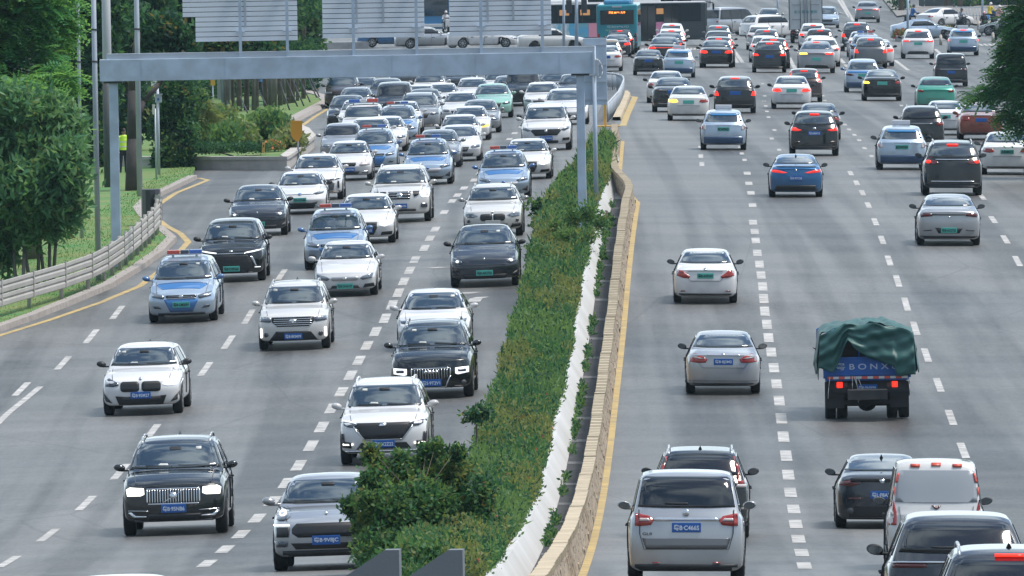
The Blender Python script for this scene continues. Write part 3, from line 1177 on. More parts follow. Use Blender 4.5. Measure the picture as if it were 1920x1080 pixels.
# broad-leaved multi-stem shrub, left edge
Y = 352.0
b = P(50, 520, Y)
base = Vector((b.x, Y, gz(b.x, Y) + .1))
lo = [plobe(a, b_, Y + rnd.uniform(-1.2, 1.2), c, d) for a, b_, c, d in
      ((20, 200, 42, 28), (70, 215, 45, 32), (115, 240, 38, 40), (20, 270, 55, 50), (80, 290, 55, 50), (128, 310, 28, 45), (30, 350, 55, 45), (90, 365, 50, 40), (10, 420, 45, 40),
       (60, 420, 40, 30), (130, 380, 22, 34), (0, 470, 22, 40), (100, 410, 34, 18), (-60, 300, 60, 110))]
limbs = []
for (x0, x1, y1) in ((-8, -10, 400), (18, 0, 400), (42, 52, 400), (58, 45, 395), (92, 82, 390), (70, 74, 400), (98, 112, 380), (85, 60, 390), (30, 22, 400)):
    p0 = P(x0, 515 - rnd.random() * 8, Y + rnd.uniform(-1, 1)); p0.z = gz(p0.x, p0.y) + .1
    mid = P((x0 + x1) / 2 + rnd.uniform(-8, 8), 455, Y)
    limbs.append(([p0, mid, P(x1, y1, Y), P(x1 + rnd.uniform(-20, 20), y1 - 90, Y)], [.055, .045, .035, .015]))
mk('broad_leaved_shrub', 'tall glossy broad-leaved shrub with bare crooked stems at the left edge', 'shrub', base, lo, 34000, .30, [(1, 1.5), (10, 7), (11, 5), (5, 1)], limbs=limbs, bark=BARKL,
   crown_name='foliage', clump=6, upbias=.25, wf=.20, shell=.62)

# dark hedge-like bush at the slip road corner
Y = 474.0
b = P(332, 320, Y)
base = Vector((b.x, Y, gz(b.x, Y)))
lo = [plobe(a, b_, Y + rnd.uniform(-1, 1), c, d) for a, b_, c, d in ((325, 290, 36, 40), (320, 240, 40, 42), (335, 195, 34, 34), (318, 170, 26, 24), (352, 255, 18, 40), (350, 310, 18, 22), (305, 310, 20, 26), (345, 165, 18, 18), (366, 186, 16, 22), (352, 178, 16, 18))]
mk('round_bush', 'tall dark bush at the corner of the slip road', 'bush', base, lo, 15000, .17, [(0, 6), (1, 3), (2, 1.2), (4, .15)], limbs=[([base, Vector(lo[1][0])], [.1, .04])], crown_name='foliage')
# yellowish palm-like shrub next to it
Y = 486.0
for (px, py, r, lab) in ((378, 195, 22, 'wispy yellow-green shrub rising right of the tall dark bush'),):
    b = P(px, 262, Y)
    base = Vector((b.x, Y, gz(b.x, Y) + ISL - .1))
    lo = [plobe(px, py, Y, r, 26), plobe(px + 8, py + 28, Y, r, 22)]
    mk('wispy_shrub', lab, 'shrub', base, lo, 260, .5, [(3, 3), (5, 1), (2, 2)], fern=True, crown_name='foliage', limbs=[([base, Vector(lo[0][0])], [.05, .02])], droop=.6)

# planting on the flower island
def isl(px, py, dz=0.0):
    g = G(px, py + 26)
    return g


def bed_plant(name, label, lobs, Y, n, leaf, mw, fern=False, base_px=None, **kw):
    lo = [plobe(a, b_, Y + rnd.uniform(-.8, .8), c, d, ry=1.2) for a, b_, c, d in lobs]
    cx = sum(l[0] for l in lobs) / len(lobs)
    b = P(cx, 280, Y)
    base = Vector((b.x, Y, gz(b.x, Y) + ISL - .05))
    return mk(name, label, 'plant', base, lo, n, leaf, mw, fern=fern, crown_name='foliage', limbs=[([base, Vector(lo[0][0])], [.03, .015])], **kw)


bed_plant('low_hedge', 'clipped dark low hedge along the front of the flower island', ((380, 277, 24, 9), (420, 277, 26, 8), (460, 276, 26, 8), (490, 276, 14, 7)), 474, 5000, .10, [(0, 5), (1, 3)])
bed_plant('variegated_plant', 'pale yellow-leaved plant at the left of the flower island', ((408, 222, 18, 14), (424, 216, 14, 11), (398, 232, 14, 10)), 500, 1400, .26, [(5, 4), (2, 3), (1, 1)])
bed_plant('leafy_plant', 'mid green leafy clump behind the dark low hedge', ((390, 252, 22, 16), (378, 240, 18, 16), (410, 250, 16, 14), (368, 262, 12, 12)), 490, 2400, .18, [(1, 4), (2, 3), (7, .25), (3, 2)])
bed_plant('grass_clump', 'spiky bright green grass clump in the middle of the flower island', ((422, 258, 18, 12), (430, 250, 12, 10)), 482, 1600, .24, [(2, 4), (1, 4)], upbias=1.6)
bed_plant('variegated_plant', 'yellow-green variegated clump right of the spiky grass', ((450, 250, 20, 12), (466, 258, 14, 10), (440, 240, 14, 8), (458, 238, 10, 8)), 488, 1900, .2, [(5, 2), (3, 3), (2, 2)])
bed_plant('bamboo_grass', 'tall soft green grass mound with pinkish tips, right of centre on the island', ((495, 235, 28, 22), (520, 245, 20, 20), (480, 250, 18, 18), (510, 222, 20, 12), (535, 235, 12, 14)), 494, 4200, .2, [(1, 3), (2, 5), (4, .4)], upbias=.9)
bed_plant('variegated_plant', 'straw-yellow drooping plant below the orange marker board', ((540, 258, 16, 12), (556, 262, 10, 10), (528, 268, 12, 9)), 484, 1300, .26, [(5, 3), (3, 2)])
bed_plant('flowering_plant', 'low plant with orange-red flowers near the island tip', ((522, 272, 12, 7), (516, 266, 7, 5), (505, 272, 8, 7)), 480, 900, .12, [(7, 2), (3, 2), (1, 3)])

# tree row behind: close trunks with steel props
TR = [(425, 214, 9, BARKL, 'concrete-pale straight trunk, leftmost of the row'), (437, 212, 6, BARK, ''), (449, 214, 8, BARK, ''), (462, 212, 8, BARK, ''), (475, 212, 6, BARKL, ''), (482, 214, 5, BARK, ''),
      (498, 206, 7, BARK, ''), (506, 203, 6, BARKL, ''), (514, 206, 8, BARKL, ''), (525, 203, 7, BARK, ''), (533, 201, 5, BARKL, ''), (541, 199, 7, BARK, ''), (549, 198, 7, BARK, ''), (558, 194, 5, BARKL, ''), (569, 190, 7, BARK, '')]
ordn = ['leftmost', 'second', 'third', 'fourth', 'fifth', 'sixth', 'seventh', 'eighth', 'ninth', 'tenth', 'eleventh', 'twelfth', 'thirteenth', 'fourteenth', 'rightmost']
for i, (px, py, wpx, bk, _) in enumerate(TR):
    g = G(px, py)
    s = FPX / g.y
    r = wpx / s / 2 * 1.3
    top = P(px + rnd.uniform(-3, 3), -10, g.y)
    lo = [((top.x + rnd.uniform(-.8, .8), g.y + rnd.uniform(-1, 1), top.z + rnd.uniform(-1.2, 2.2)), (1.6, 1.6, 1.3), 1) for _ in range(3)]
    lo.append(((top.x, g.y, P(px, 92, g.y).z), (.9, .8, .45), .5))
    bk_word = 'pale' if bk is BARKL else 'brown'
    mk('street_tree', '%s trunk, %s from the left in the close row of trees below the gantry beam' % (bk_word, ordn[i]) if 0 < i < 14 else '%s trunk, %s of the close row of trees below the gantry beam' % (bk_word, ordn[i]),
       'tree', g, lo, 1500, .3, [(0, 4), (1, 4), (2, 1)], limbs=[([g, g.lerp(top, .5) + Vector((rnd.uniform(-.05, .05), 0, 0)), top], [r, r * .9, r * .8])], bark=bk, group='close row of trees beyond the flower island')
# dark hedge closing the view behind the trunks
a_, b_ = G(330, 205), G(565, 182)
lo = [((a_.lerp(b_, q).x, a_.lerp(b_, q).y + 14, gz(a_.lerp(b_, q).x, a_.y + 14) + .9), (1.1, 1.2, .95), 1) for q in np.linspace(0, 1, 9)]
mk('background_hedge', 'dark hedge running behind the close row of tree trunks', 'hedge', (a_ + b_) / 2 + Vector((0, 14, 0)), lo, 7000, .26, [(0, 6), (1, 2), (4, .5)], crown_name='foliage')
# steel props
for i, (x0, y0, x1, y1) in enumerate(((437, 218, 426, 190), (438, 205, 447, 180), (467, 218, 450, 180), (505, 208, 484, 168), (545, 212, 524, 152), (560, 205, 537, 150), (572, 204, 549, 150), (584, 197, 563, 150), (596, 188, 578, 146), (602, 188, 582, 146))):
    g = G(x0, y0)
    bm = bmesh.new()
    a = Vector((0, 0, 0)); b = P(x1, y1, g.y + 1.0) - g
    tube(bm, a, b, .035, .03, 6)
    tube(bm, a.lerp(b, .45) + Vector((-.35, 0, 0)), a.lerp(b, .45) + Vector((.15, 0, 0)), .02, .02, 5)
    o = bmobj('tree_prop', bm, DARKMET)
    o.location = g
    tag(o, 'thin dark slanting steel prop, %s from the left against the tree row' % ['first', 'second', 'third', 'fourth', 'fifth', 'sixth', 'seventh', 'eighth', 'ninth', 'last'][i], 'tree prop', 'steel props of the tree row')

# far trees seen between the overhead signs
for (cx, lobs, Y, lab, mw, n) in (
        (580, ((582, 20, 26, 40), (575, 60, 22, 24), (590, -30, 34, 30), (596, 80, 8, 10)), 700, 'green tree seen in the gap between the left and middle overhead signs', [(1, 4), (2, 3), (0, 2)], 4200),
        (500, ((500, 86, 45, 12), (540, 88, 22, 12), (470, 92, 40, 14), (430, 95, 30, 12)), 720, 'low dark foliage under the leftmost overhead sign', [(0, 4), (1, 3)], 3000)):
    b = P(cx, 130, Y)
    base = Vector((b.x, Y, gz(b.x, Y)))
    lo = [plobe(a, b_, Y, c, d) for a, b_, c, d in lobs]
    mk('far_tree', lab, 'tree', base, lo, n, .34, mw, limbs=[([base, Vector(lo[0][0])], [.25, .1])], group='trees beyond the gantry')

# ------------------------------------------------------------------ hedge on the median planter
def hedge():
    base = TY(-4.2, 330)
    e = bpy.data.objects.new('median_hedge', None)
    e.location = base; link(e)
    tag(e, 'long clipped hedge, green and rusty brown, filling the median planter', 'hedge')
    inv = -base
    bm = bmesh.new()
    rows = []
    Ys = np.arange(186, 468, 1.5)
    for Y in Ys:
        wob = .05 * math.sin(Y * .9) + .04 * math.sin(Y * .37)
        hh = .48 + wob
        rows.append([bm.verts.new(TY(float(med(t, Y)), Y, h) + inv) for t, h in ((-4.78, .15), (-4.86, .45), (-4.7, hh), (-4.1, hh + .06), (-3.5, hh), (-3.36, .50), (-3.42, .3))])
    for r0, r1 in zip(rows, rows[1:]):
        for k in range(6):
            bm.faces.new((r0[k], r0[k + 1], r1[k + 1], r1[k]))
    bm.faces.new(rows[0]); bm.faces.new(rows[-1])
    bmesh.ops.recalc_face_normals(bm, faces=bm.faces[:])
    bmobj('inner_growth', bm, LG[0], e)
    # leaf coat: small leaves, denser near the camera
    n = 170000
    u = nrs.rand(n)
    Y = 186 + (468 - 186) * u ** 1.1
    side = nrs.rand(n)
    # parametric skin: left flank, top, right flank
    t = np.empty(n); h = np.empty(n)
    a = side < .16; c = side > .78; b = ~(a | c)
    t[a] = -4.92; h[a] = .1 + nrs.rand(a.sum()) * .6
    t[b] = -4.95 + nrs.rand(b.sum()) * 1.53; h[b] = .58
    t[c] = -3.40; h[c] = .40 + nrs.rand(c.sum()) * .32
    bumpy = .10 * np.sin(Y * .73 + 2 * np.sin(t * 3 + Y * .2)) + .07 * np.sin(Y * 1.3 + t * 4) + .05 * np.sin(Y * .5) + .05 * np.sin(Y * 3.1 + t * 9)
    h = h + np.where(b, bumpy, 0) + nrs.normal(size=n) * .05
    t = t + nrs.normal(size=n) * .06
    t = med(t, Y)
    mound = .16 * np.maximum(0, np.sin(Y * .31 + 2.1 * np.sin(Y * .11)) * np.sin(t * 2.3 + Y * .17)) + .10 * np.maximum(0, np.sin(Y * .9 + t * 3.1))
    h = h + mound * np.where(c, .3, 1)
    t = t + (.05 * np.sin(Y * .37) + .03 * np.sin(Y * .13 + 2)) * np.where(a, 1, 0) + (.03 * np.sin(Y * .29) + .03 * np.sin(Y * .11)) * np.where(c, 1, 0)
    z = np.array([gz(tt + HEAD * yy, yy) for tt, yy in zip(t, Y)]) + h
    pos = np.stack([t + HEAD * Y, Y, z], 1) + np.array(inv)
    sz = .045 + .045 * nrs.rand(n) + .05 * (Y - 186) / 280
    spr = nrs.rand(n) < .07
    dd = rand_dirs(n, .9)
    dd[spr] = rand_dirs(int(spr.sum()), 2.2)
    sz = np.where(spr, sz * 2.6, sz)
    V, Q = quads_from(pos, dd, rand_dirs(n, .2), sz, np.where(spr, sz * .16, sz * .6))
    # tone patches: green, olive and rusty areas a few metres long
    f = np.sin(Y * .21 + 1.3) + .8 * np.sin(Y * .083 + t * 2.2) + .5 * np.sin(Y * .47 + t * 5) + .45 * nrs.normal(size=n)
    mi = np.where(f > 2.3, 4, np.where(f > .45, 3, np.where(f > -.55, 1, 2)))
    r = nrs.rand(n)
    mi = np.where(r < .18, 0, np.where(r > .985, 5, mi))
    patch_ = (np.abs(Y - 346) < 1.2) & (r > .8)
    mi = np.where(patch_, 5, mi)
    mi = np.where((Y < 285) & (t > -3.9) & (r > .9945), 6, mi)
    me = npmesh('leaves', V, Q, mi=mi, mats=LG)
    link(bpy.data.objects.new('leaves', me), e)


hedge()

def weeds():
    n = 5200
    k = nrs.randint(0, 46, n)
    cy = 215 + np.sort(nrs.rand(46)) * 195
    Y = cy[k] + nrs.normal(size=n) * .55
    t = -2.93 + np.abs(nrs.normal(size=n)) * .06
    z = np.array([gz(tt + HEAD * yy, yy) for tt, yy in zip(t, Y)]) + np.abs(nrs.normal(size=n)) * .09
    pos = np.stack([t + HEAD * Y, Y, z], 1)
    sz = .06 + .06 * nrs.rand(n)
    V, Q = quads_from(pos, rand_dirs(n, .8), rand_dirs(n, .2), sz, sz * .5)
    me = npmesh('weeds', V, Q, mi=nrs.randint(0, 3, n), mats=LG[:3])
    tag(link(bpy.data.objects.new('weeds', me)), 'patchy weeds growing along the foot of the white planter wall', 'weeds', kind='stuff')


weeds()

# weedy shrubs on the median
def clump(px, py, Y, rx, ry_, n, leaf, mw, label, name='weedy_shrub', cat='shrub', extra=(), **kw):
    lo = [plobe(px, py, Y, rx, ry_)] + [plobe(*a) for a in extra]
    b = P(px, py, Y)
    base = Vector((b.x, Y, gz(b.x, Y) + .5))
    return mk(name, label, cat, base, lo, n, leaf, mw, limbs=[([base, Vector(lo[0][0]) - Vector((0, 0, lo[0][1][2] * .3))], [.03, .015])], crown_name='foliage', group='shrubs on the median', **kw)


G3 = [(0, 3), (1, 4), (2, 2), (4, .3)]
clump(1118, 310, 452, 34, 26, 5200, .13, G3, 'untidy green shrub at the far end of the planter below the railings', extra=((1095, 345, 440, 30, 20), (1135, 345, 446, 22, 22), (1110, 285, 458, 18, 12), (1138, 285, 456, 12, 14)))
clump(1080, 408, 360, 26, 20, 3000, .11, [(1, 4), (2, 5), (3, 1.5)], 'green shrub spilling around the foot of the right gantry post', shell=.2, extra=((1040, 425, 361, 22, 12), (1102, 400, 359, 18, 22), (1126, 418, 361, 16, 22), (1060, 440, 356, 30, 10), (1098, 445, 356, 30, 12), (1072, 385, 362, 10, 12)))
clump(1016, 392, 398, 14, 12, 500, .2, G3, 'leafy sprig leaning out over the lane beside the dark grey car roof', extra=((1005, 382, 398, 8, 6), (1022, 404, 398, 12, 8)))
clump(1012, 420, 388, 12, 6, 240, .16, G3, 'thin low sprig below the leaning leafy sprig')
clump(1138, 440, 386, 14, 34, 1800, .13, G3, 'green climber tumbling over the right planter wall', extra=((1130, 500, 362, 12, 20),))
clump(893, 780, 262, 24, 12, 420, .12, G3, 'small sprig leaning left from the hedge beside the white crossover', extra=((905, 770, 262, 10, 10),))
# the big bush at the near end
Y = 213.0
lo = [plobe(a, b_, Y + c_, r1, r2) for a, b_, c_, r1, r2 in
      ((780, 960, 0, 80, 60), (720, 960, .5, 48, 50), (840, 900, 1.5, 60, 44), (760, 1040, -.5, 90, 55), (700, 1030, 0, 30, 34), (850, 1000, 0, 60, 60), (700, 905, .5, 26, 26), (755, 890, 1, 40, 26),
       (800, 1060, -24, 75, 46), (860, 1045, -22, 48, 46), (745, 1075, -24, 60, 36), (690, 940, 0, 22, 16), (880, 1050, -.5, 40, 40), (820, 860, 2, 20, 20), (900, 960, 0, 30, 70))]
for a, b_ in ((708, 868), (695, 852), (818, 842), (858, 850), (665, 945), (655, 952), (790, 870), (752, 862), (675, 985), (800, 850)):
    lo.append(plobe(a, b_, Y + 1, 9, 12, k=2.2))
b = G(790, 1068)
base = Vector((b.x, Y, gz(b.x, Y) + .4))
limbs = [([base, Vector(l[0])], [.012, .005]) for l in lo[:9]]
limbs += [([base + Vector((0, 0, .8)), Vector(l[0]) + Vector((0, 0, .1))], [.007, .003]) for l in lo[15:]]
mk('rampant_bush', 'big rampant green bush at the near end of the median, half hiding the silver crossover', 'bush', base, lo, 60000, .10, [(0, 2), (1, 5), (2, 5), (3, 1), (4, .2)],
   limbs=limbs, crown_name='foliage', clump=4, shell=.35, upbias=.1)

# feathery tree on the right edge
Yt = 440.0
X = 23.5
base = Vector((X, Yt, gz(X, Yt)))
lob = [plobe(*a) for a in ((1920, 40, Yt, 26, 40), (1902, 100, Yt, 26, 26), (1872, 168, Yt, 30, 16), (1920, 160, Yt, 36, 46), (1838, 178, Yt, 22, 9), (1896, 218, Yt, 24, 18), (1930, 235, Yt, 22, 20),
                           (1880, 140, Yt, 20, 14), (1930, 100, Yt, 40, 60), (1980, 60, Yt, 90, 90), (1990, 180, Yt, 70, 60), (1960, -60, Yt, 110, 60))]
mk('feathery_tree', 'feathery-leaved tree branch reaching in from the right edge over the road', 'tree', base, lob, 5200, .56, [(9, 6), (8, 2), (1, 1)],
   limbs=[([base, base + Vector((-.2, 0, 3.0)), Vector(lob[9][0])], [.22, .18, .07]), ([Vector(lob[9][0]), Vector(lob[1][0]), Vector(lob[2][0])], [.06, .035, .012]), ([Vector(lob[9][0]), Vector(lob[3][0]), Vector(lob[5][0])], [.05, .03, .01])],
   fern=True, droop=.4, pairs=6, outward=(-.9, -.2, 0))

# grass blades on the near lawn: uncountable
def turf():
    poly = [G(*p) for p in LAWN_A[1:17]]
    P2 = np.array([(p.x, p.y) for p in poly])
    n = 80000
    xs = P2[:, 0].max() - (nrs.rand(n) ** .9) * 11
    ys = P2[:, 1].min() + nrs.rand(n) * (490 - P2[:, 1].min())
    def inside(x, y):
        c = np.zeros(len(x), bool)
        j = len(P2) - 1
        for i in range(len(P2)):
            xi, yi = P2[i]; xj, yj = P2[j]
            m = ((yi > y) != (yj > y)) & (x < (xj - xi) * (y - yi) / (yj - yi + 1e-12) + xi)
            c ^= m
            j = i
        return c
    k = inside(xs, ys)
    xs, ys = xs[k], ys[k]
    z = np.array([gz(a, b) for a, b in zip(xs, ys)]) + .12
    m = len(xs)
    pos = np.stack([xs, ys, z], 1)
    d = rand_dirs(m, 1.5)
    sz = .03 + .05 * nrs.rand(m)
    V, Q = quads_from(pos, d, rand_dirs(m, 0), sz, sz * .35)
    f = np.sin(xs * .9 + ys * .11) + np.sin(ys * .19) + nrs.normal(size=m) * .5
    mi = np.where(f > .9, 2, np.where(f > -.2, 1, 0))
    me = npmesh('grass', V, Q, mi=mi, mats=[leafmat('grass_cool', (.055, .18, .05)), leafmat('grass_green', (.085, .22, .055)), leafmat('grass_dry', (.22, .24, .08))])
    tag(link(bpy.data.objects.new('grass', me)), 'rough green grass with dry yellow patches on the left verge', 'grass', kind='stuff')


turf()

# ================================================================== CARS
def paint(name, c, metal=0.0, rough=.32, coat=1.0):
    """car paint with road dust thickening on the lower panels"""
    m = mat(name, c, rough, metal, coat, spec=.5)
    n = m.node_tree
    b = n.nodes['Principled BSDF']
    t = n.nodes.new('ShaderNodeTexCoord'); sp = n.nodes.new('ShaderNodeSeparateXYZ')
    no_ = n.nodes.new('ShaderNodeTexNoise'); no_.inputs['Scale'].default_value = 3.0; no_.inputs['Detail'].default_value = 5
    r = n.nodes.new('ShaderNodeMapRange'); r.inputs['From Min'].default_value = .75; r.inputs['From Max'].default_value = .25; r.inputs['To Max'].default_value = .75 if max(c) > .2 else .08
    q = n.nodes.new('ShaderNodeMath'); q.operation = 'MULTIPLY'
    mm = n.nodes.new('ShaderNodeMix'); mm.data_type = 'RGBA'
    mm.inputs['A'].default_value = (*c, 1); mm.inputs['B'].default_value = (.16, .15, .13, 1)
    cw = n.nodes.new('ShaderNodeMapRange'); cw.inputs['To Min'].default_value = coat; cw.inputs['To Max'].default_value = coat * .2
    L_ = n.links.new
    L_(t.outputs['Object'], sp.inputs['Vector']); L_(t.outputs['Object'], no_.inputs['Vector'])
    L_(sp.outputs['Z'], r.inputs['Value']); L_(r.outputs['Result'], q.inputs[0]); L_(no_.outputs['Fac'], q.inputs[1])
    L_(q.outputs['Value'], mm.inputs['Factor']); L_(mm.outputs['Result'], b.inputs['Base Color'])
    L_(q.outputs['Value'], cw.inputs['Value']); L_(cw.outputs['Result'], b.inputs['Coat Weight'])
    return m


PW = paint('paint_white', (.70, .71, .73))
PP = paint('paint_pearl', (.66, .66, .65), .15)
PS = paint('paint_silver', (.42, .44, .47), .6, .30)
PG = paint('paint_grey', (.12, .13, .145), .6, .3)
PLG = paint('paint_light_grey', (.28, .30, .33), .5, .3)
PK = paint('paint_black', (.005, .008, .011), .0, .16, .7)
PB = paint('paint_blue', (.012, .13, .33), .45, .25)
PTB = paint('taxi_blue', (.02, .17, .47), .2, .3)
PTS = paint('taxi_silver_blue', (.40, .50, .62), .5, .3)
PDB = paint('taxi_dark_blue', (.012, .05, .13), .2, .4)
PGR = paint('paint_green', (.04, .30, .22), .3, .3)
PMI = paint('paint_mint', (.28, .55, .46), .2, .3)
PR = paint('paint_copper_red', (.25, .045, .025), .5, .3)
PBR = paint('paint_dark_brown', (.035, .02, .02), .3, .3)
PTA = paint('paint_tan', (.32, .24, .15), .3, .3)
PNG = paint('paint_dark_grey', (.035, .042, .055), .5, .25)
GLASS = mat('car_glass', (.006, .022, .036), .03, 0, .8, spec=1.0, ior=1.7)
GLASSK = mat('tinted_glass', (.006, .010, .016), .08, 0, .3, spec=.7, ior=1.5)
GLASSG = mat('grey_panel_glass', (.33, .36, .40), .35, 0, .3)
TYRE = mat('tyre_rubber', (.012, .013, .016), .8)
RIM = mat('alloy_rim', (.35, .36, .38), .3, .8)
PLAS = mat('black_plastic', (.012, .014, .018), .5)
PLASG = mat('grey_plastic', (.07, .075, .085), .6)
CHROME = mat('chrome', (.65, .67, .7), .15, 1.0)
LAMPG = mat('lamp_glass', (.15, .18, .22), .08, .3, 1.0)
LAMPD = mat('lamp_dark', (.04, .05, .07), .08, .2, 1.0)
LAMPON = mat('headlamp_lit', (.9, .9, .85), .2, emit=(1, .98, .88), es=1.2)
LAMPDIM = mat('daytime_lamp', (.8, .82, .85), .2, emit=(.9, .95, 1), es=.7)
REDL = mat('tail_red', (.32, .018, .012), .12, 0, 1.0)
REDDK = mat('tail_dark_red', (.10, .01, .012), .12, 0, 1.0)
REDON = mat('brake_lit', (.5, .02, .012), .3, emit=(1.0, .022, .010), es=1.5)
REDDIM = mat('tail_lit', (.6, .04, .03), .2, 0, 1.0, emit=(1.0, .03, .015), es=.5)
AMBER = mat('indicator_lit', (.9, .5, .05), .3, emit=(1.0, .55, .06), es=2.0)
REVW = mat('reverse_glass', (.55, .5, .5), .12, 0, 1.0)
PBLUE = mat('plate_blue', (.012, .10, .38), .5)
PGREEN = mat('plate_green', (.08, .42, .36), .5)
PWHITE = mat('plate_pale', (.55, .56, .54), .5)
PYEL = mat('plate_yellow', (.6, .5, .2), .5)
LETW = mat('lettering_white', (.62, .70, .80), .5)
LETK = mat('lettering_black', (.01, .02, .02), .5)

# type: L W H wheelbase front-overhang; top profile; belt; roof ratio; ground clearance
TYPES = {
    'sedan': dict(L=4.66, W=1.80, H=1.47, wb=2.68, fo=.90, top=[(0, .70), (.03, .78), (.12, .88), (.25, .97), (.29, 1.02), (.41, 1.38), (.50, 1.46), (.62, 1.46), (.72, 1.37), (.86, 1.10), (.92, 1.06), (1, .98)],
                  belt=(.84, .96), wr=.66, zb=0.205, r=.325, ws=(1.00, 1.38), rw=(1.11, 1.40), clad=False),
    'fast': dict(L=4.75, W=1.84, H=1.44, wb=2.80, fo=.87, top=[(0, .66), (.03, .74), (.12, .85), (.24, .94), (.28, .99), (.42, 1.36), (.50, 1.43), (.60, 1.43), (.72, 1.34), (.90, 1.10), (.96, 1.08), (1, .99)],
                 belt=(.82, .96), wr=.64, zb=0.185, r=.34, ws=(.97, 1.35), rw=(1.13, 1.36), clad=False),
    'cross': dict(L=4.75, W=1.92, H=1.62, wb=2.89, fo=.86, top=[(0, .78), (.03, .88), (.12, 1.00), (.24, 1.08), (.28, 1.13), (.42, 1.52), (.50, 1.61), (.62, 1.61), (.75, 1.51), (.93, 1.18), (.97, 1.14), (1, 1.02)],
                  belt=(.94, 1.08), wr=.64, zb=0.235, r=.36, ws=(1.12, 1.53), rw=(1.22, 1.52), clad=False),
    'suv': dict(L=4.62, W=1.85, H=1.68, wb=2.68, fo=.90, top=[(0, .88), (.025, .97), (.10, 1.05), (.22, 1.11), (.26, 1.16), (.37, 1.56), (.46, 1.66), (.62, 1.68), (.85, 1.63), (.91, 1.55), (.985, 1.14), (1, 1.05)],
                belt=(.98, 1.10), wr=.68, zb=0.245, r=.36, ws=(1.15, 1.56), rw=(1.17, 1.52), clad=True),
    'low_suv': dict(L=4.45, W=1.82, H=1.57, wb=2.68, fo=.85, top=[(0, .80), (.025, .88), (.10, .97), (.23, 1.04), (.27, 1.09), (.39, 1.45), (.47, 1.55), (.60, 1.56), (.82, 1.50), (.90, 1.42), (.975, 1.10), (1, 1.0)],
                    belt=(.92, 1.06), wr=.66, zb=0.235, r=.35, ws=(1.08, 1.46), rw=(1.14, 1.42), clad=False),
    'big_suv': dict(L=4.95, W=1.94, H=1.78, wb=2.94, fo=.90, top=[(0, .94), (.02, 1.02), (.10, 1.12), (.22, 1.17), (.26, 1.22), (.36, 1.62), (.45, 1.74), (.62, 1.76), (.86, 1.72), (.93, 1.62), (.985, 1.22), (1, 1.1)],
                    belt=(1.04, 1.16), wr=.69, zb=0.265, r=.385, ws=(1.20, 1.63), rw=(1.22, 1.60), clad=True),
    'mpv': dict(L=4.70, W=1.83, H=1.66, wb=2.83, fo=.95, top=[(0, .76), (.03, .86), (.10, .96), (.19, 1.06), (.22, 1.10), (.36, 1.54), (.46, 1.65), (.62, 1.66), (.86, 1.60), (.93, 1.50), (.985, 1.12), (1, 1.0)],
                belt=(.92, 1.06), wr=.66, zb=0.205, r=.34, ws=(1.09, 1.55), rw=(1.14, 1.50), clad=False),
    'big_mpv': dict(L=5.20, W=1.88, H=1.80, wb=3.09, fo=1.0, top=[(0, .82), (.03, .92), (.09, 1.02), (.17, 1.12), (.20, 1.18), (.31, 1.66), (.40, 1.78), (.60, 1.80), (.88, 1.77), (.94, 1.70), (.985, 1.20), (1, 1.05)],
                    belt=(.98, 1.12), wr=.76, zb=0.205, r=.34, ws=(1.14, 1.66), rw=(1.21, 1.70), clad=False),
    'hatch': dict(L=4.24, W=1.76, H=1.53, wb=2.61, fo=.82, top=[(0, .74), (.03, .82), (.12, .92), (.25, 1.01), (.28, 1.06), (.41, 1.43), (.50, 1.52), (.64, 1.52), (.84, 1.47), (.91, 1.40), (.97, 1.08), (1, .98)],
                  belt=(.88, 1.0), wr=.68, zb=0.205, r=.325, ws=(1.05, 1.42), rw=(1.07, 1.40), clad=False),
    'van': dict(L=4.40, W=1.72, H=1.90, wb=2.80, fo=.75, top=[(0, .86), (.03, .98), (.08, 1.06), (.14, 1.14), (.17, 1.22), (.28, 1.76), (.36, 1.87), (.60, 1.90), (.92, 1.88), (.955, 1.80), (.99, 1.10), (1, .98)],
                belt=(1.0, 1.06), wr=.78, zb=0.205, r=.31, ws=(1.18, 1.72), rw=(1.16, 1.72), clad=False),
}
_B = {}


def interp(tab, x):
    return float(np.interp(x, [a for a, b in tab], [b for a, b in tab]))


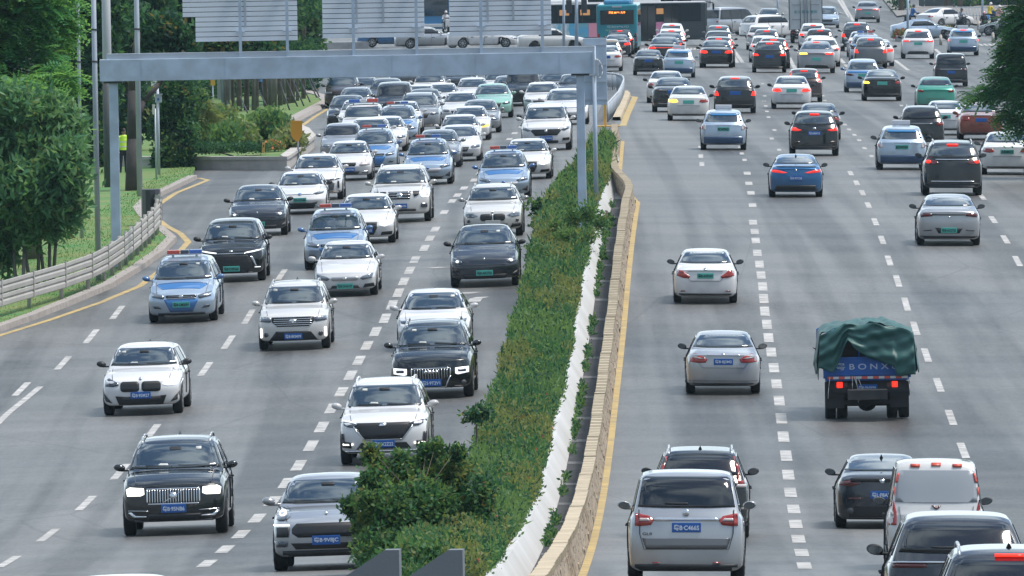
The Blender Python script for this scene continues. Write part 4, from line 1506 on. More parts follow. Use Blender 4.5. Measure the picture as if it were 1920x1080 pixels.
def car_body(ty):
    if ty in _B:
        return _B[ty]
    T = TYPES[ty]
    L_, W_, H_ = T['L'], T['W'], T['H']
    hatchback = ty in ('suv', 'low_suv', 'big_suv', 'mpv', 'big_mpv', 'hatch', 'van')
    zh = T['top'][0][1]
    fp = [(0, .10), (.2, .08), (.32, .02), (.45, 0.0), (.58, .01), (zh - .10, .05), (zh, .10), (zh + .1, .16), (3, .16)]
    rp = [(0, .10), (.2, .08), (.32, .01), (.55, 0.0), (.70, .04), (.95, .07), (1.05, .09), (1.12, .10), (3, .10)] if hatchback else \
         [(0, .10), (.2, .08), (.32, .01), (.55, 0.0), (.68, .03), (.95, .06), (1.05, .03), (3, .03)]
    bf, br = (.30 if ty != 'van' else .16), (.22 if ty not in ('van', 'big_mpv') else .12)

    def ymap(t, x, z, w_):
        u = min(1.0, abs(x) / (W_ / 2))
        yf = -L_ / 2 + interp(fp, z) + bf * u ** 3.6
        yr = L_ / 2 - interp(rp, z) - br * u ** 4.2
        return yf * (1 - t) + yr * t
    af = T['fo'] / L_
    ar = (T['fo'] + T['wb']) / L_
    R_ = T['r'] + .05
    ts = {0, 1}
    for a in (af, ar):
        for d in (-1.12, -1.0, -.85, -.6, -.3, 0, .3, .6, .85, 1.0, 1.12):
            ts.add(a + d * R_ / L_)
    for a, b in T['top']:
        ts.add(a)
    ts = sorted(t for t in ts if 0 <= t <= 1)
    t2 = [ts[0]]
    for t in ts[1:]:
        if t - t2[-1] > .0075:
            t2.append(t)
    t2[-1] = 1.0
    U = [0, .45, .82, 1.0]
    bm = bmesh.new()
    stations = []
    for t in t2:
        w_ = W_ / 2 * (1 - .05 * abs(2 * t - 1) ** 4)
        zt = interp(T['top'], t)
        belt = min(zt - .05, T['belt'][0] + (T['belt'][1] - T['belt'][0]) * min(1, t / .9))
        zs = T['zb'] + .08
        y_nom = -L_ / 2 + t * L_
        arch = 0
        for a in (af, ar):
            dy = (t - a) * L_
            if abs(dy) < R_:
                arch = max(arch, T['r'] + math.sqrt(R_ * R_ - dy * dy))
        zs2 = max(zs, arch)
        zb_ = max(T['zb'], min(arch, T['zb'] + .5) if arch else 0)
        zmid = max(zs2 + .02, .5 * (zs + belt) + .05)
        z4 = max(belt - .10, zmid + .012)
        belt2 = max(belt, z4 + .01)
        wb_ = .93 * w_
        wr_ = T['wr'] * w_
        def wt(z):
            f = (z - belt2) / max(.05, (H_ - .05 - belt2))
            f = min(1, max(0, f))
            return wb_ + (wr_ - wb_) * f ** 1.08
        z6 = belt2 + .5 * max(.02, zt - .07 - belt2)
        z7 = max(zt - .06, z6 + .008)
        zt = max(zt, z7 + .012)
        pts = [(u * .87 * w_, zb_) for u in U]
        pts += [(.975 * w_, zs2), (w_, zmid), (.985 * w_, z4), (wb_, belt2), (wt(z6), z6), (wt(z7), z7), (wt(z7) * .84, zt - .012), (wt(z7) * .45, zt), (0, zt + .008)]
        row = []
        for (x, z) in pts:
            row.append((x, z))
        vs_p = [bm.verts.new((x, ymap(t, x, z, w_), z)) for x, z in row]
        vs_n = [vs_p[0]] + [bm.verts.new((-x, ymap(t, x, z, w_), z)) for x, z in row[1:-1]] + [vs_p[-1]]
        stations.append((vs_p, vs_n, row, w_))
    K = 13
    for (p0, n0, _, _), (p1, n1, _, _) in zip(stations, stations[1:]):
        for k in range(K - 1):
            bm.faces.new((p0[k], p0[k + 1], p1[k + 1], p1[k]))
            bm.faces.new((n0[k + 1], n0[k], n1[k], n1[k + 1]))
    # end caps
    for (vp, vn, row, w_), t in ((stations[0], 0.0), (stations[-1], 1.0)):
        prev = [vn[3], vn[2], vn[1], vp[0], vp[1], vp[2], vp[3]]
        for k in range(4, 10):
            x, z = row[k]
            cur = [vn[k]]
            for u in (-.82, -.45, 0, .45, .82):
                cur.append(bm.verts.new((x * u, ymap(t, x * u, z, w_), z)))
            cur.append(vp[k])
            for i in range(6):
                bm.faces.new((prev[i], prev[i + 1], cur[i + 1], cur[i]))
            prev = cur
        top_ = [vn[10], vn[11], vp[12], vp[11], vp[10]]
        for i in range(4):
            bm.faces.new((prev[i + 1], prev[i + 2], top_[i + 1], top_[i]))
        bm.faces.new((prev[0], prev[1], top_[0]))
        bm.faces.new((prev[5], prev[6], top_[4]))
    bmesh.ops.recalc_face_normals(bm, faces=bm.faces[:])
    cl = bm.edges.layers.float.get('crease_edge') or bm.edges.layers.float.new('crease_edge')
    for (p0, n0, _, _), (p1, n1, _, _) in zip(stations, stations[1:]):
        for k, cv in ((4, .5), (6, .35), (7, .75), (9, .55)):
            for q0, q1 in ((p0, p1), (n0, n1)):
                e_ = bm.edges.get((q0[k], q1[k]))
                if e_: e_[cl] = cv
    for i_, (vp, vn, row, w_) in enumerate(stations):
        if abs(t2[i_] - T['top'][4][0]) < .004:
            for k in range(7, 12):
                for q in (vp, vn):
                    e_ = bm.edges.get((q[k], q[k + 1]))
                    if e_: e_[cl] = .6
    me0 = bpy.data.meshes.new('body_cage')
    bm.to_mesh(me0); bm.free()
    o = bpy.data.objects.new('body_cage', me0)
    COL.objects.link(o)
    md = o.modifiers.new('s', 'SUBSURF'); md.levels = 2; md.render_levels = 2
    dg = bpy.context.evaluated_depsgraph_get()
    me = bpy.data.meshes.new_from_object(o.evaluated_get(dg))
    me.name = 'body_' + ty
    bpy.data.objects.remove(o)
    bpy.data.meshes.remove(me0)
    for p in me.polygons:
        p.use_smooth = True
    b2 = bmesh.new(); b2.from_mesh(me)
    tree = BVHTree.FromBMesh(b2)
    b2.free()
    me.materials.clear()
    me.materials.append(PW)
    _B[ty] = (me, tree)
    return _B[ty]


def dense(poly, step):
    """fill a convex-ish 2D polygon with small faces"""
    bm = bmesh.new()
    f = bm.faces.new([bm.verts.new((a, b, 0)) for a, b in poly])
    f.normal_update()
    xs = [a for a, b in poly]; zs = [b for a, b in poly]
    for lo, hi, no_ in ((min(xs), max(xs), (1, 0, 0)), (min(zs), max(zs), (0, 1, 0))):
        k = math.ceil(lo / step + .02)
        while k * step < hi - .004:
            c = (k * step, 0, 0) if no_[0] else (0, k * step, 0)
            bmesh.ops.bisect_plane(bm, geom=bm.verts[:] + bm.edges[:] + bm.faces[:], plane_co=c, plane_no=no_, dist=.0005)
            k += 1
    return bm


def patch(ty, poly, end, off=.006, step=.09, mi=0, into=None, mirror=False, view=None):
    """lay a polygon drawn in the end view (x, z), side view (y, z) or top view (x, y) on the body, standing off by a few mm"""
    me, tree = car_body(ty)
    T = TYPES[ty]
    outbm = into if into is not None else bmesh.new()
    polys = [poly]
    if mirror:
        polys.append([(-a, b) for a, b in poly][::-1])
    for pl in polys:
        bm = dense(pl, step)
        pos = {}
        bad = set()
        for v in bm.verts:
            a, b = v.co.x, v.co.y
            if end == 'F': o, d = Vector((a, -6, b)), Vector((0, 1, 0))
            elif end == 'R': o, d = Vector((a, 6, b)), Vector((0, -1, 0))
            elif end == 'T': o, d = Vector((a, b, 5)), Vector((0, 0, -1))
            elif end == 'S+': o, d = Vector((5, a, b)), Vector((-1, 0, 0))
            else: o, d = Vector((-5, a, b)), Vector((1, 0, 0))
            h = tree.ray_cast(o, d)
            if h[0] is None:
                bad.add(v)
                h = tree.find_nearest(Vector((a, (-1 if end == 'F' else 1) * T['L'] / 2, b)) if end in 'FR' else o)
            pos[v] = h[0] - d * off + h[1] * (off * .6)
        vm = {}
        for v in bm.verts:
            vm[v] = outbm.verts.new(pos[v])
        for f in bm.faces:
            try:
                nf = outbm.faces.new([vm[v] for v in f.verts])
                nf.material_index = mi
                nf.smooth = True
            except Exception:
                pass
        # turned-in rim gives the piece thickness
        for e in bm.edges:
            if len(e.link_faces) == 1:
                v1, v2 = e.verts
                dd = {'F': Vector((0, 1, 0)), 'R': Vector((0, -1, 0)), 'T': Vector((0, 0, -1)), 'S+': Vector((-1, 0, 0)), 'S-': Vector((1, 0, 0))}[end]
                a_ = outbm.verts.new(pos[v1] + dd * (off + .012)); b_ = outbm.verts.new(pos[v2] + dd * (off + .012))
                nf = outbm.faces.new((vm[v1], vm[v2], b_, a_)); nf.material_index = mi
        bm.free()
    if into is not None:
        return None
    bmesh.ops.recalc_face_normals(outbm, faces=outbm.faces[:])
    me = bpy.data.meshes.new('p')
    outbm.to_mesh(me); outbm.free()
    return me


def rect(x0, x1, z0, z1, r=0.0):
    if r <= 0:
        return [(x0, z0), (x1, z0), (x1, z1), (x0, z1)]
    o = []
    for cx, cz, a0 in ((x1 - r, z0 + r, -90), (x1 - r, z1 - r, 0), (x0 + r, z1 - r, 90), (x0 + r, z0 + r, 180)):
        for k in (0, 30, 60, 90):
            a = math.radians(a0 + k)
            o.append((cx + r * math.cos(a), cz + r * math.sin(a)))
    return o


def ell(cx, cz, rx, rz, n=14):
    return [(cx + rx * math.cos(2 * math.pi * i / n), cz + rz * math.sin(2 * math.pi * i / n)) for i in range(n)]


def mir(p):
    return [(-a, b) for a, b in p][::-1]


_M = {}


def cached(key, fn):
    if key not in _M:
        _M[key] = fn()
    return _M[key]


def wheel_meshes(r, w_):
    def tyre():
        bm = bmesh.new()
        prof = [(r * .62, -w_ / 2), (r * .93, -w_ / 2), (r, -w_ / 2 + .03), (r, w_ / 2 - .03), (r * .93, w_ / 2), (r * .62, w_ / 2)]
        n = 28
        rows = []
        for i in range(n):
            a = 2 * math.pi * i / n
            rows.append([bm.verts.new((x, math.cos(a) * rr, math.sin(a) * rr)) for rr, x in prof])
        for i in range(n):
            r0, r1 = rows[i], rows[(i + 1) % n]
            for k in range(len(prof) - 1):
                f = bm.faces.new((r0[k], r0[k + 1], r1[k + 1], r1[k])); f.smooth = True
        for k in (0, len(prof) - 1):
            bm.faces.new([q[k] for q in rows])
        bmesh.ops.recalc_face_normals(bm, faces=bm.faces[:])
        me = bpy.data.meshes.new('wheel'); bm.to_mesh(me); bm.free(); me.materials.append(TYRE)
        return me
    def rim():
        bm = bmesh.new()
        for s in (1,):
            x = w_ / 2 + .004
            tube(bm, (x - .01, 0, 0), (x + .01, 0, 0), .07, .06, 10)
            for k in range(7):
                a = 2 * math.pi * k / 7
                box(bm, (x, math.cos(a) * r * .33, math.sin(a) * r * .33), (.016, .045, r * .58), Matrix.Rotation(a - math.pi / 2, 3, 'X'))
            n = 24
            for i in range(n):
                a0, a1 = 2 * math.pi * i / n, 2 * math.pi * (i + 1) / n
                q = [bm.verts.new((x + .004, math.cos(a) * rr, math.sin(a) * rr)) for a, rr in ((a0, r * .60), (a1, r * .60), (a1, r * .66), (a0, r * .66))]
                bm.faces.new(q)
        me = bpy.data.meshes.new('rim'); bm.to_mesh(me); bm.free(); me.materials.append(RIM)
        return me
    return cached(('tyre', r), tyre), cached(('rim', r), rim)


def add(parent, name, me, m=None, loc=None, rot=None, scale=None):
    o = bpy.data.objects.new(name, me)
    if m is not None:
        if not isinstance(m, (list, tuple)):
            m = [m]
        for i, mm in enumerate(m):
            if len(me.materials) <= i:
                me.materials.append(mm)
            o_slot = mm
        link(o, parent)
        for i, mm in enumerate(m):
            o.material_slots[i].link = 'OBJECT'
            o.material_slots[i].material = mm
    else:
        link(o, parent)
    if loc is not None: o.location = loc
    if rot is not None: o.rotation_euler = rot
    if scale is not None: o.scale = scale
    return o


def text_mesh(s, size, mt, name='lettering', bold=.012, extrude=.002):
    c = bpy.data.curves.new(name, 'FONT')
    c.body = s
    c.size = size
    c.align_x = 'CENTER'; c.align_y = 'CENTER'
    c.extrude = extrude
    c.offset = bold * size
    o = bpy.data.objects.new(name, c)
    COL.objects.link(o)
    dg = bpy.context.evaluated_depsgraph_get()
    me = bpy.data.meshes.new_from_object(o.evaluated_get(dg))
    bpy.data.objects.remove(o); bpy.data.curves.remove(c)
    me.name = name
    me.materials.clear(); me.materials.append(mt)
    return me


def fit_text(s, width, height, mt, name='lettering', **kw):
    me = text_mesh(s, height * 1.2, mt, name, **kw)
    xs = [v.co.x for v in me.vertices]; ys = [v.co.y for v in me.vertices]
    if not xs:
        return me
    sx = width / (max(xs) - min(xs)); sy = height / (max(ys) - min(ys))
    cx = (max(xs) + min(xs)) / 2; cy = (max(ys) + min(ys)) / 2
    for v in me.vertices:
        v.co.x = (v.co.x - cx) * sx; v.co.y = (v.co.y - cy) * sy
    return me


def end_y(ty, end, x, z):
    me, tree = car_body(ty)
    o, d = (Vector((x, -6, z)), Vector((0, 1, 0))) if end == 'F' else (Vector((x, 6, z)), Vector((0, -1, 0)))
    h = tree.ray_cast(o, d)
    return h[0].y if h[0] else (-1 if end == 'F' else 1) * TYPES[ty]['L'] / 2


def plate(parent, ty, end, z, kind, text, x=0.0):
    sg = -1 if end == 'F' else 1
    y = end_y(ty, end, x, z) + sg * .022
    def mkp():
        bm = bmesh.new()
        box(bm, (0, 0, 0), (.46, .016, .15), bevel=.006)
        me = bpy.data.meshes.new('licence_plate'); bm.to_mesh(me); bm.free()
        return me
    o = add(parent, 'licence_plate', cached('plate', mkp), {'b': PBLUE, 'g': PGREEN, 'w': PWHITE}[kind], loc=(x, y, z))
    if text:
        me = fit_text(text, .40, .095, LETK if kind in 'gw' else LETW, 'plate_lettering', bold=.022)
        add(o, 'plate_lettering', me, loc=(0, sg * .012, 0), rot=(math.pi / 2, 0, 0 if end == 'F' else math.pi))
    return o


# ---------------------------------------------------------------- face styles: (part name, material, polygon(s), mirrored, offset)
def FS(ty, style):
    """front fittings for a style; coordinates in metres"""
    T = TYPES[ty]
    zh = T['top'][0][1]
    W2 = T['W'] / 2
    A = []
    ap = A.append
    if style == 'kidney':
        ap(('grille', PLAS, [rect(.025, .46, zh - .25, zh - .02, .07), mir(rect(.025, .46, zh - .25, zh - .02, .07))], 0))
        ap(('headlight', LAMPD, [[(.50, zh - .10), (.62, zh - .13), (.88, zh - .12), (.90, zh - .04), (.74, zh + .06), (.52, zh - .04)]], 1))
        ap(('lower_intake', PLAS, [[(-.50, .26), (.50, .26), (.58, .46), (.30, .44), (-.30, .44), (-.58, .46)]], 0))
        ap(('side_vent', PLAS, [[(.66, .30), (.86, .36), (.86, .54)]], 1))
        ap(('badge', CHROME, [ell(0, zh + .04, .035, .03)], 0))
    elif style == 'kidney2':
        ap(('grille', PLAS, [rect(.02, .38, zh - .30, zh - .09, .07), mir(rect(.02, .38, zh - .30, zh - .09, .07))], 0))
        ap(('grille_surround', CHROME, [rect(.0, .012, zh - .28, zh - .1)], 1))
        ap(('headlight', LAMPG, [[(.44, zh - .14), (.60, zh - .20), (.87, zh - .17), (.87, zh - .08), (.60, zh - .06)]], 1))
        ap(('lower_intake', PLAS, [[(-.40, .30), (.40, .30), (.46, .42), (-.46, .42)]], 0))
        ap(('side_vent', PLAS, [[(.52, .28), (.84, .32), (.84, .42), (.60, .42)]], 1))
        ap(('fog_light', LAMPD, [ell(.74, .50, .05, .05)], 1))
        ap(('badge', CHROME, [ell(0, zh - .03, .03, .025)], 0))
    elif style == 'slats':      # upright chrome slats
        ap(('grille', PLAS, [rect(-.47, .47, .59, .86, .05)], 0))
        bars = [rect(x - .007, x + .007, .60, .85) for x in np.linspace(-.43, .43, 19)]
        ap(('grille_bars', CHROME, bars, 0))
        ap(('grille_surround', CHROME, [rect(-.49, .49, .85, .872), rect(-.46, .46, .578, .60), rect(.465, .49, .62, .85), rect(-.49, -.465, .62, .85)], 0))
        ap(('badge', CHROME, [ell(0, .74, .07, .06)], 0))
        ap(('badge_bar', CHROME, [[(-.22, .60), (-.20, .60), (.22, .85), (.20, .85)]], 0))
        ap(('headlight', LAMPON, [[(.53, .77), (.60, .74), (.85, .74), (.87, .86), (.80, .90), (.54, .88)]], 1))
        ap(('lower_trim', CHROME, [[(.50, .35), (.74, .35), (.84, .44), (.78, .45), (.70, .38), (.50, .37)], [(.46, .46), (.84, .47), (.84, .48), (.46, .47)]], 1))
        ap(('lower_intake', PLAS, [[(-.44, .28), (.44, .28), (.50, .40), (-.50, .40)]], 0))
        ap(('bumper_line', PLASG, [rect(-.9, .9, .25, .27)], 0))
    elif style == 'round':
        ap(('headlight', LAMPG, [ell(.73, .94, .155, .115)], 1))
        ap(('headlamp_lens', LAMPON, [ell(.72, .95, .06, .05)], 1))
        ap(('grille', PLAS, [[(-.46, .55), (.46, .55), (.56, .62), (.56, .70), (.48, .78), (-.48, .78), (-.56, .70), (-.56, .62)]], 0))
        ap(('daytime_light', LAMPON, [rect(.60, .87, .745, .77, .01)], 1))
        ap(('side_vent', PLAS, [[(.62, .56), (.88, .56), (.90, .72), (.60, .72)]], 1))
        ap(('fog_light', LAMPD, [rect(.64, .90, .40, .50, .04)], 1))
        ap(('lower_intake', PLAS, [[(-.50, .36), (.50, .36), (.58, .46), (-.58, .46)]], 0))
        ap(('skirt', PLAS, [rect(-.86, .86, .24, .34)], 0))
        ap(('badge', CHROME, [ell(0, .94, .03, .035)], 0))
    elif style == 'hexa':
        ap(('grille', PLAS, [[(-.38, .54), (.38, .54), (.60, .80), (.54, .87), (-.54, .87), (-.60, .80)]], 0))
        ap(('grille_surround', CHROME, [[(.38, .525), (.40, .54), (.62, .80), (.60, .81)], [(-.38, .515), (.38, .515), (.38, .535), (-.38, .535)][0:4]], 1))
        ap(('badge', CHROME, [[(-.09, .80), (.05, .80), (.09, .86), (-.05, .86)]], 0))
        ap(('headlight', LAMPD, [[(.52, .84), (.60, .78), (.72, .79), (.88, .86), (.88, .93), (.74, .92)]], 1))
        ap(('headlamp_strip', LAMPDIM, [[(.56, .86), (.84, .91), (.86, .93), (.60, .89)]], 1))
        ap(('daytime_light', LAMPON, [rect(.62, .84, .42, .46, .015)], 1))
        ap(('side_vent', PLAS, [[(.66, .36), (.86, .38), (.88, .66), (.82, .66), (.80, .50), (.66, .48)]], 1))
        ap(('lower_intake', PLAS, [[(-.56, .34), (.56, .34), (.46, .47), (-.46, .47)]], 0))
        ap(('lower_trim', CHROME, [rect(-.80, .80, .285, .31)], 0))
        ap(('skirt', PLAS, [rect(-.85, .85, .22, .275)], 0))
    elif style == 'single':     # large single-frame grille with upright bars
        ap(('grille', PLAS, [[(-.30, .26), (.30, .26), (.43, .52), (.42, .68), (-.42, .68), (-.43, .52)]], 0))
        ap(('grille_surround', CHROME, [[(.30, .245), (.31, .26), (.45, .52), (.44, .69), (.415, .69), (.425, .52), (.285, .265)][0:4] and [(.29, .25), (.32, .25), (.45, .53), (.42, .53)], rect(.42, .445, .52, .69)], 1))
        ap(('grille_frame', CHROME, [rect(-.44, .44, .675, .70), rect(-.31, .31, .24, .262)], 0))
        ap(('grille_bars', CHROME, [rect(x - .006, x + .006, .45 if abs(x) < .25 else .48, .67) for x in np.linspace(-.36, .36, 13)], 0))
        ap(('badge', CHROME, [ell(-.12, .61, .04, .035), ell(-.04, .61, .04, .035), ell(.04, .61, .04, .035), ell(.12, .61, .04, .035)], 0))
        ap(('headlight', LAMPDIM, [[(.54, .56), (.60, .54), (.84, .58), (.84, .71), (.54, .69)]], 1))
        ap(('headlamp_lens', LAMPD, [rect(.60, .78, .60, .665, .02)], 1))
        ap(('fog_light', PLASG, [ell(.72, .36, .055, .055)], 1))
        ap(('lower_intake', PLAS, [[(.42, .22), (.80, .22), (.84, .30), (.50, .30)]], 1))
    elif style == 'audi_like':
        ap(('grille', PLAS, [[(-.26, .28), (.26, .28), (.36, .48), (.36, .66), (-.36, .66), (-.36, .48)]], 0))
        ap(('grille_bars', PLASG, [rect(-.34, .34, z, z + .008) for z in (.36, .42, .48, .54, .60)], 0))
        ap(('headlight', LAMPDIM, [[(.44, .56), (.60, .52), (.82, .60), (.84, .68), (.46, .66)]], 1))
        ap(('side_vent', PLAS, [[(.46, .26), (.80, .28), (.82, .38), (.50, .36)]], 1))
    elif style == 'slat_suv':
        ap(('grille', PLAS, [[(-.40, .62), (.40, .62), (.54, .74), (.54, .86), (-.54, .86), (-.54, .74)]], 0))
        ap(('grille_bars', CHROME, [rect(-.50 + .02 * abs(i - 2), .50 - .02 * abs(i - 2), z, z + .016) for i, z in enumerate((.65, .70, .75, .80, .85))], 0))
        ap(('badge', CHROME, [ell(0, .76, .10, .05)], 0))
        ap(('headlight', LAMPG, [[(.55, .76), (.60, .73), (.86, .75), (.87, .86), (.70, .88), (.55, .84)]], 1))
        ap(('lower_intake', PLAS, [[(-.62, .27), (.62, .27), (.44, .50), (-.44, .50)]], 0))
        ap(('daytime_light', LAMPON, [rect(.80, .85, .34, .58, .015)], 1))
        ap(('fog_light', LAMPD, [ell(.70, .42, .06, .06)], 1))
        ap(('skid_plate', PS, [[(-.56, .20), (.56, .20), (.64, .26), (-.64, .26)]], 0))
    elif style == 'mesh_sedan':
        ap(('headlight', LAMPG, [[(.42, .52), (.50, .47), (.76, .52), (.80, .66), (.50, .58)]], 1))
        ap(('grille', PS, [[(-.38, .50), (-.34, .46), (.34, .46), (.38, .50), (.36, .57), (-.36, .57)]], 0))
        ap(('badge', CHROME, [ell(0, .52, .06, .03)], 0))
        ap(('lower_intake', PLAS, [[(-.44, .20), (.44, .20), (.36, .33), (-.36, .33)]], 0))
        ap(('side_vent', PLAS, [[(.50, .26), (.82, .28), (.80, .38), (.56, .36)]], 1))
        ap(('lower_trim', CHROME, [rect(-.70, .70, .17, .19)], 0))
    elif style == 'tesla':
        ap(('headlight', LAMPG, [[(.60, .68), (.70, .64), (.88, .70), (.90, .84), (.82, .83), (.62, .73)]], 1))
        ap(('headlamp_lens', LAMPDIM, [ell(.74, .72, .045, .035)], 1))
        ap(('grille', PLAS, [[(-.55, .24), (.55, .24), (.62, .36), (-.62, .36)]], 0))
        ap(('side_vent', PLAS, [[(.72, .34), (.88, .34), (.90, .46)]], 1))
        ap(('badge', CHROME, [[(-.03, .80), (.03, .80), (0, .74)]], 0))
        ap(('hood_crease', PLASG, [rect(-.60, .60, .62, .628)], 0))
    elif style == 'dragon':
        ap(('grille', PLAS, [[(-.42, .24), (.42, .24), (.58, .50), (.46, .74), (-.46, .74), (-.58, .50)]], 0))
        ap(('grille_surround', CHROME, [[(.52, .72), (.60, .70), (.70, .44), (.66, .44)]], 1))
        ap(('headlight', LAMPDIM, [[(.40, .80), (.60, .82), (.88, .88), (.88, .90), (.60, .86), (.40, .83)]], 1))
        ap(('light_bar', CHROME, [rect(-.42, .42, .79, .81)], 0))
        ap(('badge', CHROME, [ell(0, .86, .05, .025)], 0))
        ap(('fog_light', LAMPDIM, [rect(.64, .80, .40, .42)], 1))
        ap(('lower_trim', CHROME, [rect(-.62, .62, .205, .222)], 0))
    elif style in ('taxi_mpv', 'taxi_front'):
        ap(('headlight', LAMPG, [[(.44, .68), (.50, .64), (.78, .69), (.80, .82), (.72, .80), (.46, .73)]], 1))
        ap(('bumper_panel', PTB, [[(-.30, .30), (.30, .30), (.46, .63), (-.46, .63)]], 0))
        ap(('grille', PLAS, [rect(-.40, .40, .66, .73, .02)], 0))
        ap(('grille_bars', CHROME, [rect(-.41, .41, .73, .742), rect(-.38, .38, .65, .662), rect(-.36, .36, .692, .70)], 0))
        ap(('badge', CHROME, [ell(0, .70, .06, .04)], 0))
        ap(('fog_light', LAMPD, [[(.52, .38), (.72, .40), (.76, .46), (.60, .45)]], 1))
        ap(('lower_intake', PLAS, [rect(-.62, .62, .22, .27)], 0))
    elif style == 'taxi_x':
        ap(('headlight', LAMPG, [[(.44, .66), (.50, .62), (.82, .68), (.84, .80), (.70, .78), (.46, .70)]], 1))
        ap(('grille', PLG_, [[(-.42, .46), (.42, .46), (.52, .62), (-.52, .62)]], 0))
        ap(('badge', PTB, [ell(0, .63, .06, .03)], 0))
        ap(('side_vent', PLAS, [[(.62, .34), (.80, .30), (.82, .50)]], 1))
        ap(('lower_intake', PLAS, [[(-.50, .22), (.50, .22), (.60, .34), (-.60, .34)]], 0))
    elif style == 'patrol':
        ap(('grille', PLAS, [[(-.32, .74), (.32, .74), (.36, .98), (-.36, .98)]], 0))
        ap(('side_grille', PLAS, [[(.46, .80), (.60, .86), (.62, .98), (.42, .98)]], 1))
        ap(('grille_bars', CHROME, [rect(-.33, .33, z, z + .02) for z in (.78, .86, .94)], 0))
        ap(('badge', CHROME, [ell(0, .86, .10, .085)], 0))
        ap(('badge_centre', PLAS, [rect(-.075, .075, .85, .87)], 0))
        ap(('headlight', LAMPG, [[(.66, .82), (.72, .78), (.92, .80), (.93, .98), (.66, 1.0)]], 1))
        ap(('fog_light', LAMPD, [rect(.66, .86, .46, .60, .04)], 1))
        ap(('lower_intake', PLAS, [rect(-.50, .50, .36, .44)], 0))
        ap(('skirt', PLAS, [rect(-.86, .86, .27, .32)], 0))
    elif style == 'wing':
        ap(('grille', PLAS, [[(-.40, .56), (.40, .56), (.56, .74), (.50, .79), (-.50, .79), (-.56, .74)]], 0))
        ap(('grille_bars', CHROME, [rect(-.50, .50, .775, .80)], 0))
        ap(('badge', CHROME, [rect(-.05, .05, .68, .77)], 0))
        ap(('headlight', LAMPG, [[(.54, .76), (.66, .72), (.86, .80), (.87, .88), (.74, .86)]], 1))
        ap(('lower_intake', PLAS, [rect(-.44, .44, .28, .38, .03)], 0))
        ap(('side_vent', PLAS, [[(.58, .36), (.84, .38), (.84, .48), (.60, .46)]], 1))
        ap(('lower_trim', CHROME, [rect(-.60, .60, .23, .25)], 0))
    elif style == 'ev':
        ap(('headlight', LAMPD, [[(.46, .70), (.56, .66), (.80, .70), (.84, .77), (.60, .76)]], 1))
        ap(('light_bar', CHROME, [rect(-.50, .50, .675, .69)], 0))
        ap(('badge', PTB, [ell(0, .69, .07, .035)], 0))
        ap(('lower_intake', PLAS, [[(-.46, .20), (.46, .20), (.62, .44), (.40, .40), (-.40, .40), (-.62, .44)]], 0))
        ap(('lower_trim', CHROME, [[(.48, .36), (.60, .30), (.80, .22), (.66, .22)]], 1))
    elif style == 'boxface':
        ap(('lower_panel', PLASG, [[(-.60, .30), (.60, .30), (.66, .60), (.50, .68), (-.50, .68), (-.66, .60)]], 0))
        ap(('headlight', LAMPD, [[(.50, .70), (.86, .74), (.87, .78), (.50, .75)]], 1))
        ap(('light_bar', PLAS, [rect(-.5, .5, .70, .735)], 0))
        ap(('skirt', PLAS, [rect(-.86, .86, .22, .34)], 0))
        ap(('side_vent', PLAS, [rect(.76, .82, .42, .68)], 1))
    elif style == 'oldsedan':
        ap(('headlight', REVW, [[(.40, .58), (.48, .54), (.80, .58), (.80, .70), (.48, .70)]], 1))
        ap(('grille', PLAS, [[(-.28, .60), (-.24, .55), (.24, .55), (.28, .60), (.28, .68), (-.28, .68)]], 0))
        ap(('lower_intake', PLAS, [[(-.36, .26), (.36, .26), (.42, .36), (-.42, .36)]], 0))
        ap(('fog_light', LAMPG, [rect(.50, .74, .28, .36, .03)], 1))
        ap(('bumper_line', PLASG, [rect(-.85, .85, .22, .235)], 0))
    else:   # plain sedan or suv face for distant cars
        k = zh - .70
        ap(('headlight', LAMPG, [[(.48, .60 + k), (.58, .56 + k), (.84, .60 + k), (.85, .70 + k), (.54, .67 + k)]], 1))
        ap(('grille', PLAS, [[(-.34, .44 + k), (.34, .44 + k), (.44, .62 + k), (-.44, .62 + k)]], 0))
        ap(('lower_intake', PLAS, [[(-.55, .22), (.55, .22), (.60, .34), (-.60, .34)]], 0))
    s_ = T['W'] / 1.84
    return A


PLG_ = mat('silver_mesh', (.36, .37, .40), .5, .4)


